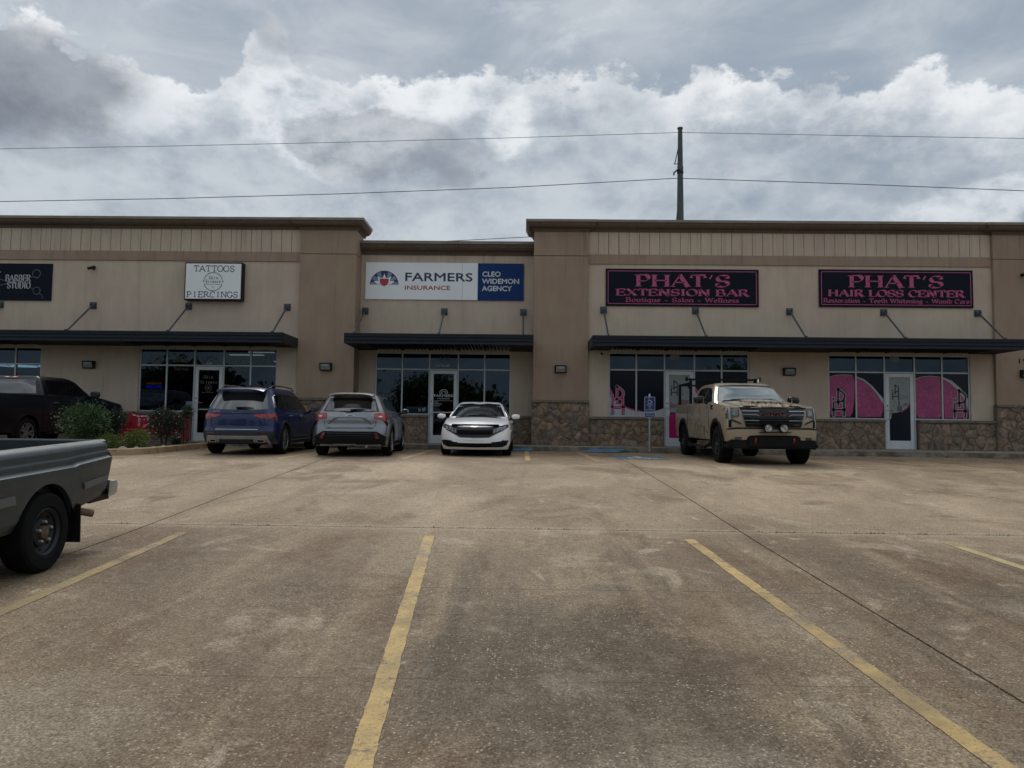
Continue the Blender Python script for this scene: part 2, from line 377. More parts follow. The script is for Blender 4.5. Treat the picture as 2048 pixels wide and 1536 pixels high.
# wide ground under everything, out to the horizon
xs = [-400, -120, -60, -40, -24, -20]+[i for i in range(-18, 31, 2)]+[40, 60, 120, 400]
ys = [-400, -120, -60, -40, -20, -10, -5, 0, 3.07, 5, 8, 10, 12, 14, 16.5, 19.4, 22.06, 24, 30, 60, 120, 400]
gnd = MB().grid([[(x, y, gz(x, y)-.12-(.0 if abs(x) < 30 else .1)) for x in xs] for y in ys]).build('ground', M_grass, smooth=True)
gnd['kind'] = 'structure'
lot = MB().grid([[(x, y, gz(x, y)-.055) for x in [-24+2*i for i in range(28)]] for y in [-24, -16, -8, -4, 0, 3.07, 5.5, 8, 10, 12, 14, 16.5, 18, 19.4, 21, 22.3]]).build('parking_lot', M_dark)
lot['kind'] = 'structure'
JX = [(-17.7, -17.7), (-11.0, -11.0), (-4.12, -4.52), (2.60, 2.33), (9.02, 9.9), (15.7, 15.9), (22.5, 22.5)]   # joint x at y=0 and y=22
JY = [-24, -14.3, -6.7, .92, 8.54, 16.08, 22.2]
def jx(j, y): a, b = JX[j]; return a+(b-a)*y/22
for i in range(len(JX)-1):
    for j in range(len(JY)-1):
        y0, y1 = JY[j]+.009, JY[j+1]-.009
        if y1 < -3 and not (i in (1, 2, 3)): pass
        yy = sorted(set([y0, y1]+[k for k, _ in KN if y0 < k < y1]+[y0+(y1-y0)*t/12 for t in range(13)]))
        rows = []
        for y in yy:
            a, b = jx(i, y)+.010, jx(i+1, y)-.010
            rows.append([(a+(b-a)*t/10, y) for t in range(11)])
        m = MB(); m.grid([[(x, y, gz(x, y)) for x, y in r] for r in rows])
        rim = [rows[0][t] for t in range(11)]+[r[-1] for r in rows[1:]]+[rows[-1][t] for t in range(9, -1, -1)]+[r[0] for r in rows[-2:0:-1]]
        k = len(rim); m.add([(x, y, gz(x, y)) for x, y in rim]+[(x, y, gz(x, y)-.06) for x, y in rim], [(q, (q+1) % k, (q+1) % k+k, q+k) for q in range(k)])
        m.build('slab', M_conc, lot)
def stripe(name, m, x0, y0, x1, y1, w=.12, z=.004, cap=0, parent=None, **kw):
    L = max(2, int(abs(y1-y0)/.07)); rows = []
    dxn, dyn = x1-x0, y1-y0; l = math.hypot(dxn, dyn); nx, ny = -dyn/l*w/2, dxn/l*w/2
    for i in range(L+1):
        t = i/L; x = x0+dxn*t; y = y0+dyn*t
        j1 = mnoise.noise(Vector((x*9, y*7, 0)))*.005+random.uniform(-.0035, .0035); j2 = mnoise.noise(Vector((x*9+5, y*7, 3)))*.005+random.uniform(-.0035, .0035)
        rows.append([(x-nx*s+(j1 if s < 0 else j2), y-ny*s, gz(x-nx*s, y-ny*s)+z) for s in (-1, 1)])
    m_ = MB().grid(rows); o = m_.build(name, m, parent); return o
marks = []
for x0, x1, m in ((-3.68, -3.50, M_yel2), (-1.0, -.66, M_yel), (1.80, 2.02, M_yel), (4.55, 4.72, M_yel3), (-6.42, -6.2, M_yel3), (7.29, 7.4, M_yel3), (10.05, 10.2, M_yel3)):
    o = stripe('parking_line', m, x0, 8.07, x1+(x1-x0)*.15, 2.4, .112)
    o['kind'] = 'structure'
for x0, y0, x1, y1 in ((.12, 22.0, .12, 16.95), (1.64, 22.0, 1.73, 17.1), (4.41, 22.0, 4.52, 17.2), (7.2, 22.0, 7.27, 16.5), (10.1, 22.0, 10.12, 16.55), (12.95, 22.0, 13.0, 16.5), (-8.05, 16.15, -7.7, 21.0), (-5.38, 16.3, -5.2, 22.0), (-2.74, 16.75, -2.62, 22.0)):
    o = stripe('parking_line', M_yel3 if x0 > 2 or x0 < -2 else M_yel, x0, y0, x1, y1, .115); o['kind'] = 'structure'
for k in range(6):                                  # hatching of the access aisle
    y = 17.12+k*.86
    o = stripe('parking_line', M_yel3, 1.68, y-.04, .18, y+.12, .10); o['kind'] = 'structure'
    if k == 0: o.scale = (1, 1, 1)
# blue wheelchair square painted in the bay
def flat_poly(name, m, pts, z, **kw):
    o = MB().add([(x, y, gz(x, y)+z) for x, y in pts], [tuple(range(len(pts)))]).build(name, m); o['kind'] = 'structure'; return o
flat_poly('painted_square', M_blue, [(2.36, 18.3), (3.66, 18.3), (3.62, 19.65), (2.36, 19.65)], .004)
wc = MB()
def gs(pts, w, z=.0085):
    for (ax, ay), (bx, by) in zip(pts, pts[1:]):
        l = math.hypot(bx-ax, by-ay); nx, ny = -(by-ay)/l*w/2, (bx-ax)/l*w/2
        wc.add([(x, y, gz(x, y)+z) for x, y in ((ax+nx, ay+ny), (bx+nx, by+ny), (bx-nx, by-ny), (ax-nx, ay-ny))], [(0, 1, 2, 3)])
gs([(2.98, 19.5), (2.98, 19.3)], .2); gs([(2.93, 19.22), (2.96, 18.86), (3.25, 18.84), (3.38, 18.5), (3.5, 18.5)], .09); gs([(2.95, 19.05), (3.2, 19.03)], .07)
gs([(2.86+.0, 19.0), (2.7, 18.85), (2.68, 18.66), (2.8, 18.5), (3.0, 18.46), (3.16, 18.56), (3.2, 18.7)], .08)
wo_ = wc.build('wheelchair_mark', M_wpaint); wo_['kind'] = 'structure'

# ------------------------------------------------------------------ sidewalk with kerb face, ramps
MF = 23.86; MID = 24.5; PF = 23.74
def fz(x): return min(.99, .98-.0035*x)             # height of the kerb top
def wz(x): return .97
rows = []
xs = [-22+.6*i for i in range(72)]
def rampz(x):                                       # dropped kerb: 0 full height, 1 flush
    return 1-sm((abs(x-.95)-.75)/1.1) if False else 0
sw = MB()
top = []
for x in xs: top.append([(x, 22.06, fz(x)), (x, 22.10, fz(x)+.008), (x, 22.5, fz(x)*.8+wz(x)*.2), (x, 24.6, wz(x))])
sw.grid(top)
sidew = sw.build('sidewalk', M_walk); sidew['kind'] = 'structure'
kb = MB(); kb.grid([[(x, 22.045+random.uniform(-.004, .004), gz(x, 22)-.05), (x, 22.05, fz(x)-.02), (x, 22.075, fz(x)+.004), (x, 22.2, fz(x)+.006)] for x in [-22+.3*i for i in range(140)]])
k_ = kb.build('kerb', M_curb); k_['kind'] = 'structure'
# blue flared ramps
def ramp(x0, x1, xlo0, xlo1, yb):
    m = MB()
    m.grid([[(xlo0+(xlo1-xlo0)*t/8, yb, gz(xlo0, yb)+.012) for t in range(9)], [(x0+(x1-x0)*t/8, 22.35, fz(x0)+.013) for t in range(9)]])
    m.add([(xlo0, yb, gz(xlo0, yb)+.012), (x0, 22.35, fz(x0)+.013), (x0, 22.35, gz(x0, 22)+.0)], [(0, 1, 2)])
    m.add([(xlo1, yb, gz(xlo1, yb)+.012), (x1, 22.35, fz(x1)+.013), (x1, 22.35, gz(x1, 22)+.0)], [(0, 1, 2)])
    o = m.build('ramp', M_blue); o['kind'] = 'structure'
ramp(2.35, 3.35, 1.62, 2.75, 21.62); ramp(-1.2, .3, -1.3, .28, 21.85)
# joints of grass and weeds along the cross joint and the kerb
M_weed = simple('weeds', (.05, .075, .025), .9, var=.5, sc=20)
wd = MB()
def blade_clump(x, y, n_, h, s):
    for _ in range(n_):
        a = random.uniform(0, 2*pi); r = random.uniform(0, s); px, py = x+r*cos(a)*2, y+r*sin(a)*.5; q = random.uniform(0, pi); w = .006
        hh = h*random.uniform(.4, 1); lx, ly = random.uniform(-.5, .5)*hh, random.uniform(-.5, .5)*hh; z = gz(px, py)-.005
        wd.add([(px-w*cos(q), py-w*sin(q), z), (px+w*cos(q), py+w*sin(q), z), (px+lx, py+ly, z+hh)], [(0, 1, 2)])
for x in [-2.9, -2.6, -1.8, -1.0, -.35, 1.2, 2.0, 2.7, 2.9, 3.1, 3.4, 3.5, 3.6, 3.95, 4.1, 4.5, 4.9, 5.3, 5.5, 5.9]+[random.uniform(-5, 6) for _ in range(14)]: blade_clump(x, 8.54, 12, .026, .05)
for x in [2.0, 2.5, 3.1, 4.3, 8.6, 9.4, 10.1, 11.0, -3.4, -2.2, 12.5, 14.2]+[6.2, 6.4, 6.7, 6.9]: blade_clump(x, 22.02, 40, .07, .12)
o = wd.build('weeds', M_weed); o['kind'] = 'stuff'
# litter of dead leaves against the kerb
lf = MB()
for _ in range(500):
    x = random.choice([random.uniform(-3.6, -2.2), random.uniform(5.0, 7.6), random.uniform(-3.6, 14)]); y = 22.0-abs(random.gauss(0, .05)); s = random.uniform(.01, .03); a = random.uniform(0, pi)
    z = gz(x, y)+.006; lf.add([(x-s*cos(a), y-s*sin(a), z), (x+s*sin(a)*.6, y-s*cos(a)*.6, z+random.uniform(0, .02)), (x+s*cos(a), y+s*sin(a), z+.004), (x-s*sin(a)*.6, y+s*cos(a)*.6, z+random.uniform(0, .02))], [(0, 1, 2, 3)])
o = lf.build('dead_leaves', simple('dead_leaf', (.14, .09, .05), .9, var=.5, sc=40)); o['kind'] = 'stuff'
# ------------------------------------------------------------------ the strip mall
bld = thing('strip_mall_building', 'long single-storey tan stucco strip mall with brown cornices, stone base and glass shopfronts', 'building', (0, 23.9, 0))
OX, OY = 0, 23.9
def B(name, m, *b, bevel=0, parent=None, **k):
    x0, x1, y0, y1, z0, z1 = b
    return MB().box(x0, x1, y0-OY, y1-OY, z0, z1).build(name, m, parent or bld, bevel=bevel, **k)
FX = [.0, .90, 1.81, 2.77, 3.65, 4.53]
STORE = [(-20.29, MF), (-12.54, MF), (-4.94, MID), (2.75, MF), (9.80, MF), (18.0, MF)]
PIL = [(-22.1, -20.3), (-7.32, -5.48), (.31, 2.07), (15.07, 16.9)]
BAYS = [(-20.3, -7.32, MF, [0, 1], True), (-5.48, .31, MID, [2], False), (2.07, 15.07, MF, [3, 4], True), (16.9, 24., MF, [5], True)]
Z0, ZS, ZW, ZH = .9, 1.91, 3.43, 4.0
for x0, x1, yf, st, panels in BAYS:
    edges = [x0]
    for s in st: edges += [STORE[s][0]-.0, STORE[s][0]+4.53]
    edges.append(x1)
    for i in range(0, len(edges), 2): B('wall', M_wall, edges[i], edges[i+1], yf, yf+.25, ZS-.04, ZH)
    ztop = 6.87 if panels else 7.30
    B('wall', M_wall, x0, x1, yf, yf+.25, ZH, ztop)
    if panels:
        B('belt_trim', M_brown, x0, x1, yf-.035, yf+.2, 6.87, 7.185, bevel=.006)
        B('wall', M_corn, x0, x1, yf+.018, yf+.25, 7.185, 8.1)
        n_ = round((x1-x0)/.335); w = (x1-x0)/n_
        pm = None
        for k in range(n_):
            o = B('fascia_panel', M_wall, x0+k*w+.007, x0+(k+1)*w-.007, yf, yf+.04, 7.19, 8.0, bevel=.004) if pm is None else None
            if o is None:
                o = bpy.data.objects.new('fascia_panel', pm); COL.objects.link(o); o.parent = bld; o.location = (k*w, 0, 0)
            pm = o.data
    else:
        B('wall', M_dark, x0, x1, yf+.05, yf+.25, 7.30, 7.6)
for x0, x1 in PIL:
    B('pilaster', M_brown, x0, x1, PF, 24.75, 2.42, 7.10, bevel=.004); B('pilaster', M_brown, x0, x1, PF, 24.75, 7.118, 8.0, bevel=.004)
    B('pilaster', M_dark, x0+.01, x1-.01, PF+.015, 24.7, 7.09, 7.13)
# cornices: moulded profile swept along x, mitred returns on the pilasters
PROF = [(0, 0), (-.05, .0), (-.05, .055), (-.085, .055), (-.085, .11), (-.13, .115), (-.22, .135), (-.31, .18), (-.375, .25), (-.395, .325)]
CAPP = [(-.40, .325), (-.445, .325), (-.445, .345), (-.455, .42), (.15, .425)]
def cornice(x0, x1, y, z, retL=False, retR=False, k=1.0, name='cornice'):
    kz = k; k = k*.74
    for nm, pr, m in ((name, PROF, M_corn), ('cornice_cap', CAPP, M_cap)):
        rows = []
        for dy, dz in pr:
            a = x0+(dy*k if retL else 0); b = x1-(dy*k if retR else 0)
            r = []
            if retL: r.append((a, 24.9-OY, z+dz*kz))
            r += [(a, y+dy*k-OY, z+dz*kz), (b, y+dy*k-OY, z+dz*kz)]
            if retR: r.append((b, 24.9-OY, z+dz*kz))
            rows.append(r)
        m_ = MB().grid(rows)
        m_.build(nm, m, bld, smooth=radians(25))
for x0, x1, yf, st, panels in BAYS:
    if panels: cornice(x0, x1, yf, 7.93, k=.82)
    else: cornice(x0, x1, yf, 7.27, k=.98)
for i, (x0, x1) in enumerate(PIL):
    cornice(x0, x1, PF, 7.90, True, True, k=.82)
# gravel roof and parapets behind
B('roof', M_cap, -22, 24, 24.8, 38, 6.6, 6.8)
B('wall', M_wall, -22, 24, 38, 38.2, .8, 7.6); B('wall', M_wall, -22.2, -22, 24.1, 38.2, .8, 7.6); B('wall', M_wall, 24, 24.2, 24.1, 38.2, .8, 7.6)
B('roof', M_cap, -22, -5.5, 24.12, 24.4, 7.95, 8.1); B('roof', M_cap, .4, 24, 24.12, 24.4, 7.95, 8.1)
# room behind the glass
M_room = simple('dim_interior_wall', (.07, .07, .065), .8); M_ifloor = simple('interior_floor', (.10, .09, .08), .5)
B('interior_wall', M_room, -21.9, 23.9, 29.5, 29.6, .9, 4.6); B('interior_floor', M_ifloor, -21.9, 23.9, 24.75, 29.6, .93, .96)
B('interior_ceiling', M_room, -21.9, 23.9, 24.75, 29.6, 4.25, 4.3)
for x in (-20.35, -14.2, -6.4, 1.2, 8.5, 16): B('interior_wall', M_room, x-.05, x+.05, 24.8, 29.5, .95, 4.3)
M_lamp = mat('lit_lamp_warm', lambda n, b: (b.inputs['Base Color'].__setattr__('default_value', (.8, .7, .5, 1)), b.inputs['Emission Color'].__setattr__('default_value', (1, .80, .52, 1)), b.inputs['Emission Strength'].__setattr__('default_value', 3.2)))
M_tube = mat('lit_tube_white', lambda n, b: (b.inputs['Base Color'].__setattr__('default_value', (.8, .8, .8, 1)), b.inputs['Emission Color'].__setattr__('default_value', (.9, 1, .95, 1)), b.inputs['Emission Strength'].__setattr__('default_value', 5)))
for x, y, w, d_ in ((-10.0, 26.4, 1.2, .18), (-9.0, 27.6, .8, .2), (-9.1, 25.4, .9, .12)): B('ceiling_lamp', M_lamp, x-w/2, x+w/2, y, y+d_, 4.02 if y < 27 else 3.9, 4.05 if y < 27 else 3.93)
for x, y, r in ((-17.5, 25.6, .4), (-16.6, 26.4, .5), (-16.4, 25.3, .35), (-18.4, 26.2, .5)):
    hx = []
    for k in range(7): a = k*pi/3; hx.append((x+1.1*r*cos(a), y+r*sin(a)-OY, 3.42+.1*(y-25)))
    MB().tube(hx, .022, 6).build('ceiling_lamp', M_tube, bld)
# ------------------------------------------------------------------ stone base: every stone a piece
M_mortar = simple('stone_mortar', (.20, .165, .13), .95, var=.25, sc=30, bump=.01, bsc=80)
def f_stone(n, b):
    p = n.pos(); r = n.rnd()
    base = n.ramp(r, [(0, (.19, .14, .10)), (.25, (.26, .185, .13)), (.5, (.155, .125, .10)), (.7, (.29, .215, .155)), (.85, (.205, .145, .10)), (1, (.31, .205, .13))])
    v = n.noise(p, 7, 6, .65, .4); f_ = n.noise(p, 45, 4, .7)
    k = v.ss(.3, .7)*.9+.5; c = n.mix(1, base, n.vec(k, k, k), 'MULTIPLY')
    c = n.mix(n.noise(p, 2.2, 4).ss(.55, .7)*.3, c, (.12, .125, .10))
    n.put(b, 'Base Color', c); b.inputs['Roughness'].default_value = .9; n.put(b, 'Normal', n.bump(v*.8+f_*.4, .9, .03))
M_stone = mat('field_stone', f_stone)
M_ledge = simple('stone_ledge', (.17, .14, .11), .85, var=.3, sc=9, bump=.01, bsc=50)
def clip(poly, nx, ny, c):
    out = []
    for i in range(len(poly)):
        p, q = poly[i], poly[(i+1) % len(poly)]; dp = p[0]*nx+p[1]*ny-c; dq = q[0]*nx+q[1]*ny-c
        if dp <= 0: out.append(p)
        if (dp < 0 < dq) or (dq < 0 < dp): t = dp/(dp-dq); out.append((p[0]+(q[0]-p[0])*t, p[1]+(q[1]-p[1])*t))
    return out
NST = 0
def stones(x0, x1, z0, z1, y, size, vein, single=True):
    rr = random.Random(int(x0*100)+5)
    nx = max(1, round((x1-x0)/size)); nz = max(2, round((z1-z0)/(size*.85)))
    S = []
    for i in range(nx):
        for j in range(nz):
            if rr.random() < .20: continue
            S.append((x0+(i+.5+rr.uniform(-.5, .5)+(.25 if j % 2 else -.25))*(x1-x0)/nx, z0+(j+.5+rr.uniform(-.48, .48))*(z1-z0)/nz, rr.uniform(0, .03)))
    big = MB()
    for i, (sx, sz, wt_) in enumerate(S):
        poly = [(x0, z0), (x1, z0), (x1, z1), (x0, z1)]
        for j, (tx, tz, w2) in enumerate(S):
            if i == j or abs(tx-sx) > 3*size or abs(tz-sz) > 3*size: continue
            ax, az = tx-sx, tz-sz; l = math.hypot(ax, az)
            if l < 1e-4: continue
            ax /= l; az /= l; c = (ax*(sx+tx)/2+az*(sz+tz)/2)+(wt_-w2)/l*.5
            poly = clip(poly, ax, az, c-.008)
            if len(poly) < 3: break
        if len(poly) < 3: continue
        # round the corners once, wobble
        q = []
        for k in range(len(poly)):
            a, b = poly[k], poly[(k+1) % len(poly)]; l = math.hypot(b[0]-a[0], b[1]-a[1])
            if l < .02: q.append(((a[0]+b[0])/2, (a[1]+b[1])/2)); continue
            t = min(.3, .035/l); q += [(a[0]+(b[0]-a[0])*t, a[1]+(b[1]-a[1])*t), (b[0]+(a[0]-b[0])*t, b[1]+(a[1]-b[1])*t)]
        cx = sum(p[0] for p in q)/len(q); cz = sum(p[1] for p in q)/len(q); k = len(q)
        dp = rr.uniform(.016, .034)
        ring = lambda s, yy: [(cx+(a-cx)*s-sx, yy+(rr.uniform(-.006, .006) if s < 1 else 0), cz+(b-cz)*s-sz) for a, b in q]
        vs = ring(1, 0)+ring(.97, -dp*.7)+ring(.82, -dp)+[(cx-sx, -dp*1.08, cz-sz)]
        fs = []
        for L in (0, 1):
            for a in range(k): fs.append((L*k+a, L*k+(a+1) % k, (L+1)*k+(a+1) % k, (L+1)*k+a))
        fs += [(2*k+a, 2*k+(a+1) % k, 3*k) for a in range(k)]
        if single:
            o = MB().add(vs, fs).build('stone', M_stone, vein, smooth=radians(50)); o.location = (sx, y-OY, sz)
        else: big.add([(v[0]+sx, v[1]+y-OY, v[2]+sz) for v in vs], fs)
    if not single:
        o = big.build('stone_infill', M_stone, vein, smooth=radians(50)); o['kind'] = 'stuff'
def veneer(x0, x1, yf, ztop, size, single=True, ledge=True, zb=.93):
    v = B('stone_veneer', M_mortar, x0, x1, yf, yf+.3, zb, ztop)
    stones(x0+.01, x1-.01, zb+.01, ztop, yf, size, v, single)
    if ledge:
        n_ = max(1, round((x1-x0)/.62)); w = (x1-x0)/n_; me = None
        for k in range(n_):
            MB().box(x0+k*w+.004, x0+(k+1)*w-.004, yf-.075-OY, yf+.2-OY, ztop, ztop+.085).build('ledge_stone', M_ledge, v, bevel=.008)
veneer(-20.3, -12.6, MF-.06, 1.825, .30, False); veneer(-12.54, -10.78, MF-.06, 1.825, .27); veneer(-9.72, -7.34, MF-.06, 1.825, .27, False)
veneer(-5.46, -3.16, MID-.06, 1.825, .235); veneer(-2.1, .29, MID-.06, 1.825, .235)
veneer(2.09, 4.51, MF-.06, 1.825, .24); veneer(5.55, 8.3, MF-.06, 1.825, .24, False); veneer(8.3, 11.56, MF-.06, 1.825, .24); veneer(12.63, 15.05, MF-.06, 1.825, .24)
veneer(-7.36, -5.44, PF-.05, 2.335, .235); veneer(.27, 2.11, PF-.05, 2.335, .225); veneer(15.03, 16.95, PF-.05, 2.335, .24); veneer(-22.14, -20.26, PF-.05, 2.335, .3, False)
veneer(16.95, 19.8, MF-.06, 1.825, .3, False); veneer(20.8, 24, MF-.06, 1.825, .3, False)
# ------------------------------------------------------------------ shopfronts
M_film = mat('navy_window_film', lambda n, b: (n.put(b, 'Base Color', n.mix(n.noise(n.pos(), 1.5, 4), (.004, .006, .014), (.008, .012, .026))), b.inputs['Roughness'].__setattr__('default_value', .16), b.inputs['Specular IOR Level'].__setattr__('default_value', .2)))
def glitter(name, col):
    def f(n, b):
        v = n.vor(n.pos(), 55, out=1); r = n.sep(v)[0]; d_ = n.vor(n.pos(), 55)
        big = n.noise(n.pos(), 2, 4)
        c = n.mix(big.ss(.3, .7), tuple(x*.75 for x in col), tuple(x*1.15 for x in col))
        c = n.mix(r.ss(.3, .9)*.18, c, (.75, .25, .5)); c = n.mix(r.ss(.93, .97)*d_.ss(.1, .4, 1., 0.), c, (1, .85, .95))
        n.put(b, 'Base Color', c); b.inputs['Roughness'].default_value = .35
    return mat(name, f)
M_pink = glitter('pink_glitter_film', (.36, .035, .155)); M_mag = simple('magenta_film', (.37, .006, .115), .35, var=.1); M_rose = simple('rose_film', (.42, .05, .15), .35, var=.1)
M_wfilm = simple('white_film', (.42, .45, .47), .4, var=.05); M_gfilm = simple('grey_film', (.27, .30, .30), .3, var=.06)
M_ink = simple('black_ink', (.006, .006, .012), .35); M_letw = simple('white_lettering', (.62, .66, .66), .5, var=.05); M_letd = simple('dim_green_lettering', (.17, .20, .155), .6)
def text_mesh(s):
    cu = bpy.data.curves.new('t', 'FONT'); cu.body = s; cu.resolution_u = 3; o = bpy.data.objects.new('t', cu); COL.objects.link(o)
    bpy.context.view_layer.update(); dg = bpy.context.evaluated_depsgraph_get(); me = o.evaluated_get(dg).to_mesh()
    vs = [(v.co.x, v.co.y) for v in me.vertices]; fs = [tuple(p.vertices) for p in me.polygons]
    o.evaluated_get(dg).to_mesh_clear(); bpy.data.objects.remove(o); bpy.data.curves.remove(cu); return vs, fs
def fit(vs, x0, x1, z0, z1):
    a = min(v[0] for v in vs); b = max(v[0] for v in vs); c = min(v[1] for v in vs); d_ = max(v[1] for v in vs)
    return [(x0+(v[0]-a)/(b-a)*(x1-x0), z0+(v[1]-c)/(d_-c)*(z1-z0)) for v in vs]
def flat(vs2, fs, y, parent, name, m, th=.003, fn=None):
    fn = fn or (lambda u, v, w: (u, w, v))
    k = len(vs2); vs = [fn(u, v, y) for u, v in vs2]
    # front sheet and skirt edges so that it has thickness
    ec = {}
    for f in fs:
        for i in range(len(f)):
            e = (f[i], f[(i+1) % len(f)]); key = tuple(sorted(e)); ec[key] = ec.get(key, [])+[e]
    vs += [fn(u, v, y+th) for u, v in vs2]
    nf = list(fs)+[(e[0][0], e[0][1], e[0][1]+k, e[0][0]+k) for e in ec.values() if len(e) == 1]
    return MB().add(vs, nf).build(name, m, parent)
def sans(s, x0, x1, z0, z1, y, parent, m, name='lettering', th=.003, fn=None, bold=0):
    vs, fs = text_mesh(s); vs = fit(vs, x0, x1, z0, z1)
    o = flat(vs, fs, y, parent, name, m, th, fn)
    if bold:
        q = MB(); q.v = []; 
        for dx_, dz_ in ((bold, 0), (-bold, 0), (0, bold), (0, -bold)):
            q.add([(fn(u+dx_, v+dz_, y+.0007) if fn else (u+dx_, y+.0007, v+dz_)) for u, v in vs], fs)
        me = q.build(name, m, parent); 
        bm = bmesh.new(); bm.from_mesh(o.data); bm.from_mesh(me.data); bm.to_mesh(o.data); bm.free(); bpy.data.objects.remove(me)
    return o
def poly(pts, y, parent, name, m, th=.003): return flat(pts, [tuple(range(len(pts)))], y, parent, name, m, th)
def strokes(lines, w, y, parent, name, m, th=.003, nib=None, fn=None):
    vs, fs = [], []; rect = []
    for ln in lines:
        n_ = len(ln)
        L = []
        for i, p in enumerate(ln):
            a = ln[max(i-1, 0)]; b = ln[min(i+1, n_-1)]; tx, ty = b[0]-a[0], b[1]-a[1]; l = math.hypot(tx, ty) or 1; tx /= l; ty /= l
            ww = w if nib is None else nib(tx, ty)
            if nib is None:
                if i == 0: p = (p[0]-tx*w*.5, p[1]-ty*w*.5)
                if i == n_-1: p = (p[0]+tx*w*.5, p[1]+ty*w*.5)
            L.append(((p[0]-ty*ww/2, p[1]+tx*ww/2), (p[0]+ty*ww/2, p[1]-tx*ww/2)))
        o_ = len(vs)
        for a, b in L: vs += [a, b]
        for i in range(n_-1): fs.append((o_+2*i, o_+2*i+1, o_+2*i+3, o_+2*i+2))
    return flat(vs, fs, y, parent, name, m, th, fn)
def arc(cx, cy, rx, ry, a0, a1, n_=12): return [(cx+rx*cos(radians(a0+(a1-a0)*i/n_)), cy+ry*sin(radians(a0+(a1-a0)*i/n_))) for i in range(n_+1)]
